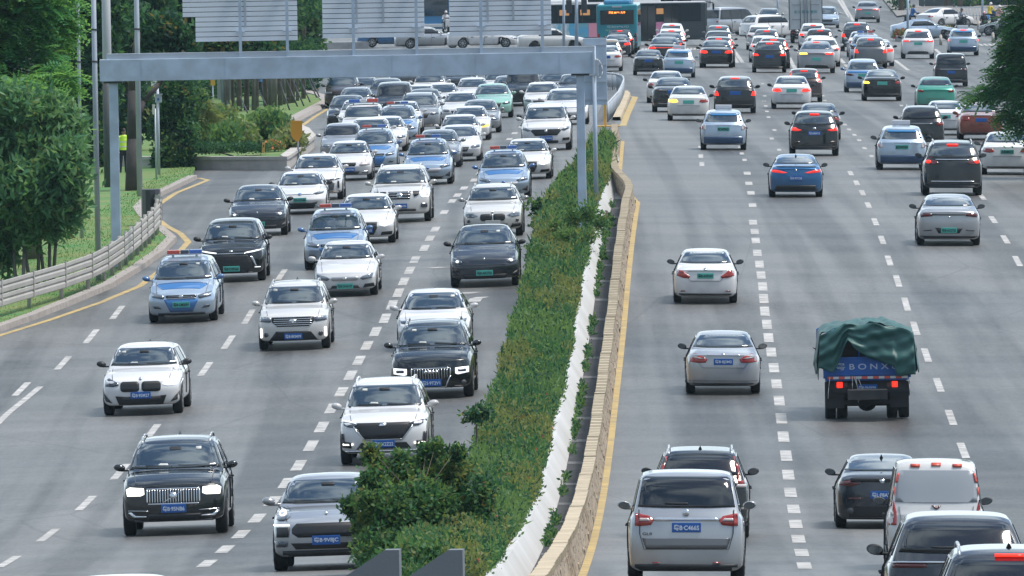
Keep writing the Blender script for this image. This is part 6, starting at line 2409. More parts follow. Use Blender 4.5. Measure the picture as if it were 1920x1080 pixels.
F(870, 982, 443, 'low_suv', 'kidney2', PP, 'white compact SUV with twin chrome-barred kidney grilles behind the dark grey crossover', near=True, plate_=(.44, 'w', None), rails=True, mirrors=PS, yaw=.006)
F(896, 996, 374, 'mpv', 'taxi_x', PTS, 'blue and white taxi with red-blue roof bar, closest to the hedge', 'taxi', near=True, extras=('hood', 'bar', 'roofblue'), mirrors=PTB)
F(758, 850, 346, 'mpv', 'taxi_x', PTS, 'blue and white taxi with roof bar, right behind the large pearl-white off-roader', 'taxi', near=True, extras=('hood', 'bar', 'roofblue'), mirrors=PTB)
F(944, 1036, 336, 'sedan', 'audi_like', PW, 'white sedan with a black hexagon grille, right of the taxi nearest the hedge', near=True, mirrors=PW, yaw=.008)
F(978, 1073, 282, 'suv', 'wing', PW, 'white SUV with a winged chrome grille and roof rails left of the right gantry post', near=True, plate_=(.46, 'b', '粤B·F341J'), rails=True, rail_m=PW)
# ---- oncoming, jam
F(602, 682, 230, 'hatch', 'plain', PS, 'tall pale hatchback with its driver visible behind the windscreen, right of the orange board', top=True, glass=GLASSK)
F(664, 742, 241, 'mpv', 'taxi_mpv', PTS, 'blue and white taxi with a small roof bar beside the tall pale hatchback', 'taxi', top=True, extras=('hood', 'bar'), mirrors=PTB)
F(655, 735, 219, 'low_suv', 'plain', PW, 'white car whose roof shows just behind the small-bar taxi', top=True)
F(690, 758, 217, 'sedan', 'plain', PW, 'white sedan with silver mirrors right behind the small-bar taxi', top=True, mirrors=PS)
F(643, 722, 193, 'big_suv', 'plain', PW, 'police SUV with a large blue and red light bar and dark sunroof', 'police car', top=True, extras=('bigbar', 'darkroof'), roof=None)
F(708, 785, 197, 'mpv', 'taxi_x', PTS, 'blue and white taxi with roof bar, right of the police SUV', 'taxi', top=True, extras=('hood', 'bar'), mirrors=PTB)
F(720, 792, 189, 'sedan', 'plain', PW, 'white sedan just peeping out right of the taxi beside the police SUV', top=True)
F(613, 690, 178, 'sedan', 'plain', PK, 'black sedan leftmost in the jam with its left flank along the yellow line', top=True, mirrors=PLAS, lamp=LAMPG)
F(636, 708, 186, 'sedan', 'plain', PW, 'white sedan between the leftmost black sedan and the police SUV', top=True)
F(704, 776, 153, 'big_mpv', 'plain', PK, 'black van with a very tall dark windscreen in the jam', 'van', top=True, glass=GLASSK, roofcol=None)
F(746, 828, 173, 'suv', 'plain', PLG, 'grey SUV with roof rails, right of the tall black van', top=True, rails=True)
F(632, 703, 163, 'sedan', 'plain', PLG, 'grey sedan with a mirror-like windscreen behind the leftmost black sedan', top=True)
F(618, 668, 140, 'suv', 'plain', PBR, 'brownish SUV cut by the gantry beam at the far left of the jam', top=True, mirrors=PLAS)
F(648, 712, 143, 'sedan', 'plain', PS, 'pale silver sedan under the beam, left of the dark car', top=True)
F(690, 760, 146, 'low_suv', 'plain', PG, 'grey crossover whose roof shows left of the tall black van', top=True)
F(762, 830, 166, 'sedan', 'plain', PG, 'grey sedan behind the grey SUV with rails', top=True)
F(762, 812, 158, 'sedan', 'plain', PW, 'white sedan roof just right of the tall black van', top=True)
F(775, 838, 136, 'low_suv', 'plain', PW, 'white car with a long pale bonnet directly below the beam', top=True)
F(800, 858, 155, 'sedan', 'plain', PW, 'white sedan in the middle of the jam, left of the mint crossover', top=True)
F(858, 916, 145, 'sedan', 'plain', PW, 'white sedan behind and left of the mint crossover', top=True)
F(888, 960, 156, 'cross', 'plain', PMI, 'mint green crossover, the only green car coming this way', top=True, lamp=LAMPG)
F(922, 987, 141, 'sedan', 'plain', PLG, 'grey sedan with one bright headlamp right of the mint crossover', top=True, side_lamp=(1, LAMPDIM))
F(833, 896, 171, 'sedan', 'plain', PW, 'white sedan with a bright windscreen glare directly left of the mint crossover', top=True)
F(866, 937, 186, 'sedan', 'plain', PLG, 'grey sedan with silver flank between the mint crossover and the amber-signal sedan', top=True, mirrors=PLG)
F(843, 920, 198, 'sedan', 'plain', PW, 'white sedan with an amber indicator lit', top=True, side_lamp=(1, AMBER))
F(824, 903, 214, 'sedan', 'plain', PW, 'white sedan between the amber-signal sedan and the pale one in front', top=True)
F(820, 902, 233, 'fast', 'plain', PW, 'white low-nosed car to the right of the grey sedan behind a taxi bar', top=True, lamp=LAMPG)
F(780, 866, 242, 'sedan', 'plain', PLG, 'grey-brown sedan directly behind the roof bar of a taxi', top=True)
F(985, 1050, 153, 'low_suv', 'plain', PW, 'white compact car left of the white coupe near the right gantry post', top=True)
F(1018, 1105, 165, 'fast', 'ev', PW, 'white low coupe passing behind the right gantry post', top=True)
F(978, 1062, 192, 'suv', 'plain', PG, 'dark grey SUV right behind the white SUV with roof rails', top=True, mirrors=PLAS)
F(1008, 1068, 134, 'sedan', 'plain', PLG, 'grey sedan with stickers on its windscreen, just under the beam end', top=True)
F(1050, 1105, 138, 'sedan', 'plain', PNG, 'dark sedan under the beam end partly behind the gantry post', top=True)
F(955, 1008, 130, 'big_mpv', 'plain', PK, 'black van under the beam between two grey sedans', 'van', top=True, glass=GLASSK)
F(902, 965, 132, 'sedan', 'plain', PW, 'white car cut by the beam above the mint crossover', top=True)
F(836, 892, 121, 'suv', 'plain', PK, 'black SUV with a glaring headlamp just under the beam', top=True, side_lamp=(1, LAMPON))
F(738, 785, 118, 'suv', 'plain', PK, 'black car whose bumper alone shows under the beam', top=True)
F(140, 292, 1076, 'sedan', 'plain', PW, 'white car roof just entering at the bottom left edge', top=True)

# ---- going away, near
gl = Rr(1176, 1398, 1093, 'big_mpv', 'gl', PS, 'silver people carrier with wide red lamps joined by a chrome strip, nearest on the right', near=True, plate_=(.90, 'b', '粤B·C466S'), glass=GLASSK, mirrors=PS, antenna=False)
add(gl, 'model_lettering', fit_text('GL8', .15, .045, PLASG, 'model_lettering'), loc=(.62, end_y('big_mpv', 'R', .62, .80) + .012, .80), rot=(H90_, 0, math.pi))
Rr(1219, 1406, 1008, 'suv', 'vertical', PK, 'black SUV with tall red lamps beside the rear glass, ahead of the silver people carrier', near=True, rails=True, glass=GLASSK, mirrors=PLAS, antenna=True, brake3=False)
Rr(1285, 1426, 737, 'sedan', 'corolla', PS, 'silver sedan with a blue plate in the lane beside the wall', near=True, plate_=(.80, 'b', '粤B·8J2M2'), mirrors=PLAS, yaw=-.006)
Rr(1262, 1383, 567, 'sedan', 'qin', PW, 'white sedan with a green plate in the lane beside the wall', near=True, plate_=(.80, 'g', '粤B·A39369'), mirrors=PLAS)
Rr(1565, 1740, 989, 'fast', 'darkcoupe', PNG, 'dark blue-grey fastback partly covered by the white van', near=True, plate_=(.68, 'b', '粤L·F8A26'), mirrors=PLAS, antenna=True)
Rr(1718, 1838, 459, 'fast', 'qinplus', PS, 'silver sedan with dark full-width lamps and a low green plate', near=True, plate_=(.46, 'g', '粤B·A2272S'), mirrors=PLAS)
Rr(1441, 1543, 369, 'fast', 'coupe', PB, 'bright blue fastback with slim red lamps', near=True, plate_=(.66, 'b', '粤B·97C58'), mirrors=PLAS, antenna=True)
Rr(1728, 1842, 366, 'suv', 'merc', PK, 'black SUV with lit brake lamps, chrome strips and roof rails near the right edge', near=True, rails=True, brake3=True, mirrors=PLAS, glass=GLASS)
Rr(1480, 1573, 292, 'suv', 'kia', PK, 'black SUV with red lamps lit, in front of a brown sedan', near=True, brake3=True, plate_=(.86, 'b', '粤B·B84C8'), mirrors=PLAS)
Rr(1313, 1400, 281, 'hatch', 'taxi_hatch', PTS, 'silver hatchback taxi with a dark blue bumper and roof sign, alone in its lane', 'taxi', near=True, extras=('sign',), plate_=(.80, 'g', 'BD4096D'), mirrors=PLAS)
Rr(1643, 1738, 318, 'hatch', 'taxi_hatch', PTS, 'silver hatchback taxi just left of the black SUV with chrome strips', 'taxi', near=True, extras=('sign',), plate_=(.80, 'g', 'BD04950'), mirrors=PLAS)
Rr(1838, 1936, 327, 'sedan', 'bmw3', PW, 'white sedan with a green plate at the right edge under the branch', near=True, plate_=(.80, 'g', 'AB08832'), mirrors=PLAS)
Rr(1660, 1848, 1068, 'van', 'van_pad', PP, 'plain white delivery van with red reflector strips round its blanked rear window', 'van', near=True, glass=GLASSG, mirrors=PLASG)
Rr(1655, 1935, 1212, 'suv', 'hiddenlow', PNG, 'dark grey SUV with a sloping rear window at the bottom right corner', near=True, glass=GLASSK, antenna=False, mirrors=PLAS)
Rr(1745, 2036, 1018, 'suv', 'vansuv+', PNG, 'dark SUV with a bright red high brake light in the bottom right corner', near=True, top=True, brake3=True, glass=GLASSK, antenna=True, rails=True)
# ---- going away, middle
Rr(1251, 1331, 226, 'sedan', 'bmw3', PP, 'cream-white sedan with an amber signal and black side slashes, behind a black sedan', plate_=(.80, 'g', None), side_lamp=(1, AMBER), mirrors=PLAS)
Rr(1222, 1302, 210, 'sedan', 'chromebar', PK, 'black sedan squeezed between two white sedans beside the wall', plate_=(.86, 'b', None), mirrors=PLAS)
Rr(1212, 1286, 193, 'sedan', 'plain', PW, 'white sedan whose roof and mirrors show behind the squeezed black sedan', mirrors=PLAS)
Rr(1338, 1418, 212, 'hatch', 'vansuv+', PK, 'black hatchback with brake lamps lit and two plates', plate_=(.84, 'b', None), brake3=True, mirrors=PLAS)
Rr(1446, 1522, 204, 'sedan', 'bmw3+', PW, 'white sedan with orange-red lamps lit and a green plate, beside a dark red-lit SUV', plate_=(.83, 'g', None), mirrors=PLAS)
Rr(1474, 1541, 191, 'suv', 'vertical+', PBR, 'dark brown SUV with tall lit red lamps behind a white sedan', brake3=True, mirrors=PLAS)
Rr(1493, 1577, 192, 'sedan', 'plain', PBR, 'brown sedan with a pale shining roof ahead of the black SUV with lit lamps', top=True, mirrors=PLAS)
Rr(1616, 1691, 189, 'fast', 'plain', PK, 'black fastback with one amber signal and a green plate', plate_=(.82, 'g', None), side_lamp=(1, AMBER), mirrors=PLAS)
Rr(1583, 1652, 173, 'mpv', 'taxi_sedan', PTS, 'blue and silver taxi just left of the black fastback', 'taxi', plate_=(.86, 'g', None), mirrors=PTB)
Rr(1750, 1815, 162, 'big_mpv', 'chromebar', PK, 'black people carrier with a tall tinted rear window near the right edge', 'van', plate_=(.78, 'b', None), glass=GLASSK, mirrors=PLAS)
Rr(1716, 1792, 208, 'cross', 'plain', PGR, 'green saloon partly hidden by the feathery branch', mirrors=PLAS, glass=GLASSK)
Rr(1732, 1811, 253, 'sedan', 'bmw3', PW, 'white sedan with a green plate between the green car and the red car', plate_=(.80, 'g', None), side_lamp=(1, AMBER), mirrors=PLAS)
Rr(1684, 1771, 277, 'suv', 'plain', PK, 'black SUV with roof rails just ahead of the grey-sign taxi', rails=True, rail_m=PS, mirrors=PLAS, glass=GLASSK, extras=('chrome_line',))
Rr(1796, 1881, 262, 'sedan', 'bmw3', PR, 'copper-red sedan under the tip of the feathery branch', plate_=(.80, 'b', None), extras=('chrome_line',), mirrors=PR)
# ---- going away, far queue
Rr(1690, 1752, 110, 'suv', 'barsuv', PW, 'white SUV with a red lamp bar stopped near the flower beds', plate_=(.86, 'g', None), brake3=True, mirrors=PLAS)
Rr(1776, 1836, 104, 'hatch', 'taxi_hatch+', PTS, 'silver hatchback taxi with a blue bumper, furthest taxi on the right', 'taxi', plate_=(.80, 'g', None), brake3=True, extras=('sign',), mirrors=PLAS)
Rr(1612, 1677, 124, 'fast', 'bmw3+', PW, 'white fastback with small red lamps lit and a green plate', plate_=(.82, 'g', None), mirrors=PLAS)
Rr(1600, 1664, 69, 'suv', 'vansuv+', PG, 'grey SUV with its high brake light lit behind the white fastback', top=True, brake3=True)
Rr(1592, 1655, 63, 'mpv', 'taxi_sedan', PTS, 'taxi with a pale roof bar in the far queue behind a grey SUV', 'taxi', top=True, extras=('bar',))
Rr(1588, 1648, 58, 'sedan', 'plain', PW, 'white sedan in the far queue just ahead of the pale-bar taxi', top=True)
Rr(1576, 1637, 41, 'suv', 'vansuv+', PNG, 'dark SUV with a long red high brake light leading the right-hand far queue', top=True, brake3=True, rails=True)
Rr(1494, 1567, 137, 'cross', 'barsuv+', PLG, 'light grey crossover with red lamp bar and one amber signal', plate_=(.72, 'g', None), side_lamp=(1, AMBER), brake3=True)
Rr(1512, 1576, 125, 'low_suv', 'plain+', PW, 'white hatchback peeping out right of the light grey crossover')
Rr(1505, 1565, 66, 'suv', 'plain+', PW, 'white SUV roof between the light grey crossover and the dark SUV ahead', top=True)
Rr(1508, 1566, 53, 'suv', 'plain+', PNG, 'dark SUV with a wide tinted rear window in the queue behind the box truck', top=True, brake3=True, glass=GLASSK)
Rr(1497, 1552, 43, 'suv', 'plain+', PW, 'white SUV with its high brake light lit right behind the box truck', top=True, brake3=True)
Rr(1410, 1475, 136, 'suv', 'plain+', PK, 'black SUV with round-looking lit brake lamps and a blue plate, last in its queue', plate_=(.86, 'b', None), brake3=True, rails=True)
Rr(1418, 1482, 70, 'suv', 'vertical+', PK, 'black SUV with a tall lit right lamp, second last in its queue', top=True, brake3=True)
Rr(1404, 1462, 66, 'hatch', 'plain+', PW, 'white hatchback third from the end of the queue left of the white dividing line', top=True)
Rr(1410, 1464, 54, 'suv', 'plain+', PG, 'grey SUV with a red high brake light in the queue behind the turning white SUV', top=True, brake3=True)
Rr(1400, 1450, 46, 'suv', 'plain', PW, 'white SUV at the head of the queue nearest the silver van', top=True)
Rr(1311, 1375, 127, 'sedan', 'bmw3+', PK, 'black sedan with bright lamps, last in the queue beside the bus', plate_=(.84, 'b', None))
Rr(1316, 1379, 68, 'suv', 'vertical+', PK, 'black SUV with lit red lamps just ahead of the last black sedan', top=True, brake3=True)
Rr(1318, 1378, 57, 'suv', 'plain+', PK, 'black SUV third from the end in the queue beside the bus', top=True)
Rr(1322, 1373, 47, 'suv', 'plain', PG, 'grey SUV at the head of the queue beside the bus', top=True, brake3=True)
Rr(1213, 1279, 121, 'sedan', 'bar+', PK, 'dark sedan with a full-width red lamp bar', mirrors=PLAS)
Rr(1222, 1284, 61, 'sedan', 'plain+', PK, 'dark sedan with a pale roof just ahead of the lamp-bar sedan', top=True)
Rr(1230, 1288, 53, 'suv', 'plain+', PW, 'white SUV with a red high brake light in the queue by the bus door', top=True, brake3=True)
Rr(1234, 1286, 43, 'suv', 'plain+', PW, 'white SUV leading the queue in front of the bus side', top=True, brake3=True)
Rr(1188, 1244, 141, 'sedan', 'chromebar', PK, 'black sedan with a blue plate beside the white-silver taxi', plate_=(.84, 'b', None))
Rr(1242, 1304, 145, 'hatch', 'taxi_hatch', PTS, 'silver hatchback taxi with a blue window banner, right of a black sedan', 'taxi', plate_=(.80, 'g', None), extras=('sign',))
Rr(1108, 1168, 134, 'sedan', 'bmw3', PW, 'white sedan partly behind the grey sign back by the railings', plate_=(.82, 'b', None))
Rr(1112, 1168, 73, 'suv', 'plain', PTA, 'tan SUV between the railings and the green bus', top=True)
Rr(1132, 1184, 64, 'sedan', 'bmw3+', PNG, 'dark sedan with a pale roof and red lamps behind the green bus', top=True)
Rr(1137, 1190, 54, 'suv', 'plain+', PK, 'black SUV with its high brake light lit directly behind the green bus', top=True, brake3=True)
Rr(1603, 1650, 42, 'cross', 'barsuv', PLG, 'grey SUV with a green plate alone beyond the junction', plate_=(.72, 'g', None), mirrors=PLAS, glass=GLASSK)
F(1420, 1466, 15, 'sedan', 'plain', PLG, 'grey sedan facing the camera beyond the silver van', top=True)
F(1540, 1563, 12, 'mpv', 'plain', PTS, 'white and blue car facing the camera, right of the box truck', top=True)


# side-on and angled vehicles on the cross street
def side_car(px, py, ty, style, col, label, ang, end='F', cat='car', name='car', **kw):
    root = build_car(ty, col, end, style, name, label, cat, 'vehicles on the cross street', **kw)
    g = G(px, py)
    root.location = g
    root.rotation_euler = (0, 0, ang)
    return root


H90 = math.pi / 2
side_car(806, 91, 'fast', 'plain', PS, 'silver car side-on between the middle and right overhead signs', H90, near=True)
side_car(905, 90, 'fast', 'plain', PW, 'white car side-on below the rightmost overhead sign', H90, near=True)
side_car(733, 88, 'sedan', 'plain', PB, 'dark blue car side-on with one wheel showing below the middle sign', H90, near=True)
side_car(1038, 96, 'sedan', 'plain', PP, 'pale car side-on at the right end of the gantry walkway', H90)
side_car(1735, 76, 'fast', 'taxi_x', PTS, 'silver car with a blue side crossing behind the flower beds', H90, near=True, extras=('roofblue',))
side_car(1772, 52, 'sedan', 'plain', PW, 'white sedan turning behind the silver and blue car', 2.3, end='R', near=True)
side_car(1900, 66, 'fast', 'plain', PS, 'silver car nosing in at the right behind the feathery tree', -H90 - .3, near=True)
side_car(1448, 74, 'suv', 'plain', PW, 'white SUV turning across the queue, seen from the rear side', 2.2, end='R', near=True)


def silver_van():
    root = build_car('van', PS, 'R', 'plain', 'van', 'silver van seen from the rear corner beyond the queue, near the junction', 'van', 'vehicles on the cross street', near=True, glass=GLASSK)
    g = G(1372, 66)
    root.location = g
    root.rotation_euler = (0, 0, math.pi - .75)
    root.scale = (1.08, 1.08, 1.02)


silver_van()

# ================================================================== TRUCKS AND BUSES
def wheel_into(root, x, y, r, w_=.24, name='wheel'):
    tm, rm = wheel_meshes(r, .24)
    return add(root, name, tm, loc=(x, y, r))


def cargo_truck():
    root = bpy.data.objects.new('cargo_truck', None); link(root)
    tag(root, 'blue cargo truck loaded under a dark green tarpaulin, driving away', 'truck')
    TBL = mat('truck_blue', (.015, .12, .46), .45, noise=(2.5, .6, (.015, .06, .22)))
    TARP = mat('tarpaulin_green', (.028, .115, .11), .5, noise=(1.6, .7, (.018, .075, .072)), bump=.25, bscale=6)
    GRIME = mat('truck_underside', (.022, .025, .03), .8, noise=(3, .7, (.05, .05, .05)))
    # tail at local y = 0, nose towards -y (rotated by 180 when placed)
    bm = bmesh.new()
    box(bm, (0, 2.1, .98), (1.92, 4.2, .12))
    for s in (-1, 1):
        box(bm, (s * .955, 2.1, 1.26), (.05, 4.2, .46))
        box(bm, (s * .97, .03, 1.26), (.06, .06, .56))
    for s in (-1, 0, 1):
        box(bm, (s * .955, .02 - .03, 1.25), (.05, .06, .44))
    box(bm, (0, .0, 1.25), (1.86, .05, .42))
    for z in (1.06, 1.14, 1.36, 1.44):
        box(bm, (0, -.03, z), (1.80, .02, .018))
    bmobj('cargo_bed', bm, TBL, root)
    me = fit_text('粤 B O N X 0', 1.40, .17, mat('faded_white', (.42, .50, .62), .6), 'tailgate_lettering', bold=.01)
    add(root, 'tailgate_lettering', me, loc=(-.02, -.045, 1.25), rot=(H90, 0, 0))
    bm = bmesh.new()
    for i in range(14):
        box(bm, (-.84 + i * .13, -.04, .99), (.125, .02, .055), mi=i % 2)
    bmobj('reflector_band', bm, [mat('reflector_red', (.6, .09, .06), .4), mat('reflector_white', (.55, .58, .6), .4)], root)
    bm = bmesh.new()
    box(bm, (0, 1.6, .62), (.9, 4.4, .22))
    box(bm, (0, .15, .78), (1.8, .06, .28))
    box(bm, (0, .35, .40), (1.75, .08, .10))
    for s in (-1, 1):
        box(bm, (s * .74, .18, .72), (.46, .04, .34))
        box(bm, (s * .35, .4, .55), (.06, .06, .4))
    bmobj('chassis', bm, GRIME, root)
    bm = bmesh.new()
    tube(bm, (-.72, 1.05, .38), (.72, 1.05, .38), .10, .10, 12)
    r = bmesh.ops.create_uvsphere(bm, u_segments=14, v_segments=8, radius=.24, matrix=Matrix.Translation((0, 1.05, .40)))
    bmobj('rear_axle', bm, GRIME, root, smooth=True)
    for s in (-1, 1):
        for k in (0, 1):
            wheel_into(root, s * (.84 - k * .27), 1.05, .37)
        wheel_into(root, s * .80, 4.0, .37)
        bm = bmesh.new()
        box(bm, (s * .63, .13, .82), (.13, .05, .13), bevel=.01)
        o = bmobj('taillight', bm, REDON, root)
        bm = bmesh.new()
        box(bm, (s * .50, .13, .82), (.11, .05, .12), bevel=.01)
        bmobj('reverse_lamp', bm, REDDK, root)
        bm = bmesh.new()
        box(bm, (s * .74, .30, .45), (.42, .02, .34))
        bmobj('mud_flap', bm, PLAS, root)
    o = bpy.data.objects.new('licence_plate', None)
    bm = bmesh.new(); box(bm, (0, .08, .75), (.46, .016, .15), bevel=.005)
    p = bmobj('licence_plate', bm, PBLUE, root)
    add(p, 'plate_lettering', fit_text('粤B·0NX06', .40, .09, LETW, 'plate_lettering', bold=.01), loc=(0, .068, .75), rot=(H90, 0, 0))
    # cab
    bm = bmesh.new()
    box(bm, (0, 5.0, 1.2), (1.75, 1.3, 1.3), bevel=.08)
    bmobj('cab', bm, TBL, root)
    bm = bmesh.new()
    box(bm, (-1.08, 4.7, 1.72), (.06, .12, .36), bevel=.02)
    box(bm, (-.98, 4.7, 1.9), (.2, .03, .03)); box(bm, (-.98, 4.7, 1.55), (.2, .03, .03))
    m_ = bmobj('wing_mirror', bm, TBL, root)
    bm = bmesh.new()
    box(bm, (-1.08, 4.635, 1.74), (.048, .01, .26))
    bmobj('mirror_glass', bm, mat('mirror_pale', (.45, .5, .55), .1, .5), m_)
    bm = bmesh.new()
    for k in range(3):
        a = Vector((-1.10, 3.6, 1.46)); b_ = a + Vector((-.10 + .05 * k, 0, .05 - .05 * k))
        tube(bm, a, b_, .02, .01, 5)
    bmobj('red_rag', bm, REDDK, root)
    # load: a draped sheet over boxes
    nx, ny = 46, 40
    V = []
    for j in range(ny + 1):
        for i in range(nx + 1):
            u = i / nx * 2 - 1; v = j / ny
            x = 1.07 * max(-1, min(1, u * 1.38))
            over = max(0, abs(u) - .725) / .275
            ztop = 2.22 - .20 * abs(x) ** 2.2 - .08 * v
            z = ztop - over * (.72 + .18 * math.sin(v * 13) + .15 * math.sin(v * 29 + u))
            x += .09 * over * math.copysign(1, u) + .04 * over * math.sin(v * 17)
            y = -.06 + v * 4.1
            fold = .035 * math.sin(9 * v + 5 * x + 3 * math.sin(2.2 * x)) + .03 * math.sin(5 * x - 7 * v) + .018 * math.sin(23 * x + 11 * v)
            z += fold * (1 - .4 * over) + .03 * abs(math.sin(4.3 * x + 6 * v + 1.2 * math.sin(3 * v * 3))) - .02 * abs(math.sin(11 * v - 6 * x))
            V.append((x, y, z))
    Q = [(j * (nx + 1) + i, j * (nx + 1) + i + 1, (j + 1) * (nx + 1) + i + 1, (j + 1) * (nx + 1) + i) for j in range(ny) for i in range(nx)]
    base = len(V)
    # rear hanging flap: long on the right, lifted in a gap on the left
    mx_, mz = 46, 16
    for j in range(mz + 1):
        for i in range(mx_ + 1):
            u = i / mx_ * 2 - 1; w_ = j / mz
            x = 1.07 * u
            ztop = 2.22 - .20 * abs(x) ** 2.2
            # lower edge of the sheet across the back
            e_ = np.interp(x, [-1.02, -.74, -.62, -.50, -.42, -.25, 0, .35, .60, .66, 1.02], [1.22, 1.12, 1.38, 1.72, 1.86, 1.66, 1.46, 1.34, 1.24, 1.00, 1.05])
            z = ztop + (e_ - ztop) * w_
            y = -.08 - .05 * abs(math.sin(3.1 * x + 2.6 * w_ + .8 * math.sin(4 * x))) - .03 * abs(math.sin(9 * w_ - 5 * x)) - .05 * w_ - .05 * math.sin(7 * x + 4 * w_) - .05 * math.sin(2.5 * x + 9 * w_) * w_ - .03 * math.sin(17 * (x * .6 + w_ * 1.2))
            V.append((x + .04 * w_ * u, y, z + .03 * math.sin(9 * 0 + 5 * x + 3 * math.sin(2.2 * x)) * (1 - w_)))
    Q += [(base + j * (mx_ + 1) + i + 1, base + j * (mx_ + 1) + i, base + (j + 1) * (mx_ + 1) + i, base + (j + 1) * (mx_ + 1) + i + 1) for j in range(mz) for i in range(mx_)]
    me = npmesh('tarpaulin', V, Q, mats=[TARP], smooth=True)
    o = bpy.data.objects.new('tarpaulin', me); link(o, root)
    md = o.modifiers.new('s', 'SOLIDIFY'); md.thickness = .012
    bm = bmesh.new()
    for k, (x0, z0, w0, h0) in enumerate(((-.45, 1.55, .5, .55), (.1, 1.55, .5, .45), (-.1, 1.75, .9, .3))):
        box(bm, (x0, .35 + .05 * k, z0), (w0, .5, h0))
    bmobj('load', bm, mat('dark_load', (.03, .025, .022), .9), root)
    bm = bmesh.new()
    for x0, dx, dz in ((-.30, .12, -.55), (-.26, .05, -.60), (-.22, .14, -.52), (-.34, .0, -.3), (-.85, -.05, -.5), (.92, .05, -.4)):
        pts = [Vector((x0, -.09, 1.02)), Vector((x0 + dx * .7, -.11, 1.02 + dz * .5)), Vector((x0 + dx, -.08, 1.02 + dz))]
        polytube(bm, pts, [.008] * 3, 5)
    bmobj('loose_rope', bm, mat('rope', (.5, .5, .48), .8), root)
    g = G(1626, 784)
    sc = 162 / (FPX / g.y) / 1.98
    a = -HEAD
    fw = Vector((math.sin(HEAD), math.cos(HEAD), 0))
    c = g - fw * 1.05 * sc
    root.rotation_euler = (math.atan2(gz(g.x, g.y + 3) - gz(g.x, g.y), 3), 0, a)
    root.scale = (sc, sc, sc)
    root.location = (c.x, c.y, gz(c.x, c.y))


cargo_truck()


def green_bus():
    root = bpy.data.objects.new('bus', None); link(root)
    tag(root, 'teal city bus seen from behind with a lit route display', 'bus')
    TE = mat('bus_teal', (.015, .27, .34), .35, coat=.6, noise=(.8, .4, (.008, .12, .16)))
    W_, H_, L_ = 2.5, 3.0, 11.5
    bm = bmesh.new()
    box(bm, (0, L_ / 2, .35 + (H_ - .35) / 2), (W_, L_, H_ - .35), bevel=.10)
    bmobj('body', bm, TE, root)
    bm = bmesh.new()
    box(bm, (0, L_ / 2 + .4, H_ + .13), (1.7, L_ - 3, .28), bevel=.08)
    box(bm, (0, 1.6, H_ + .10), (1.6, 1.5, .34), bevel=.12)
    bmobj('roof_unit', bm, mat('bus_roof_blue', (.04, .20, .36), .4), root)
    bm = bmesh.new(); box(bm, (0, -.01, 2.23), (2.04, .05, .86), bevel=.02)
    w_ = bmobj('rear_window', bm, GLASSK, root)
    bm = bmesh.new()
    box(bm, (0, -.045, 2.52), (1.1, .02, .19))
    d = bmobj('route_display', bm, mat('display_black', (.01, .008, .008), .4), w_)
    me = fit_text('开往 M191 大冲', 1.0, .15, mat('display_orange', (1, .3, .05), .4, emit=(1, .28, .05), es=2.4), 'display_lettering', bold=.01)
    add(d, 'display_lettering', me, loc=(0, -.062, 2.52), rot=(H90, 0, 0))
    me = fit_text('粤BS4967D', 1.35, .15, mat('lettering_pale', (.5, .62, .62), .5), 'number_lettering', bold=.01)
    add(root, 'number_lettering', me, loc=(.05, -.008, 1.66), rot=(H90, 0, 0))
    me = fit_text('电动  车辆    公交', 1.5, .12, mat('lettering_lime', (.30, .52, .35), .5), 'slogan_lettering', bold=.01)
    add(root, 'slogan_lettering', me, loc=(.05, -.008, 1.44), rot=(H90, 0, 0))
    for s in (-1, 1):
        bm = bmesh.new()
        box(bm, (s * 1.12, .0, 1.0), (.12, .04, .5), bevel=.01)
        bmobj('taillight', bm, REDL, root)
        bm = bmesh.new()
        box(bm, (s * 1.255, 5.5, 2.15), (.02, 9.5, .95))
        bmobj('side_window', bm, GLASSK, root)
        for y in (2.6, 8.8):
            wheel_into(root, s * 1.08, y, .48)
    bm = bmesh.new(); box(bm, (0, -.02, .55), (2.4, .08, .22), bevel=.02)
    bmobj('bumper', bm, PLASG, root)
    bm = bmesh.new(); box(bm, (0, -.01, 2.87), (.6, .04, .10), bevel=.01)
    bmobj('roof_vent', bm, GALV, root)
    g = G(1158, 101)
    root.location = (g.x, g.y, g.z)
    root.rotation_euler = (0, 0, -HEAD - .012)
    return root


green_bus()


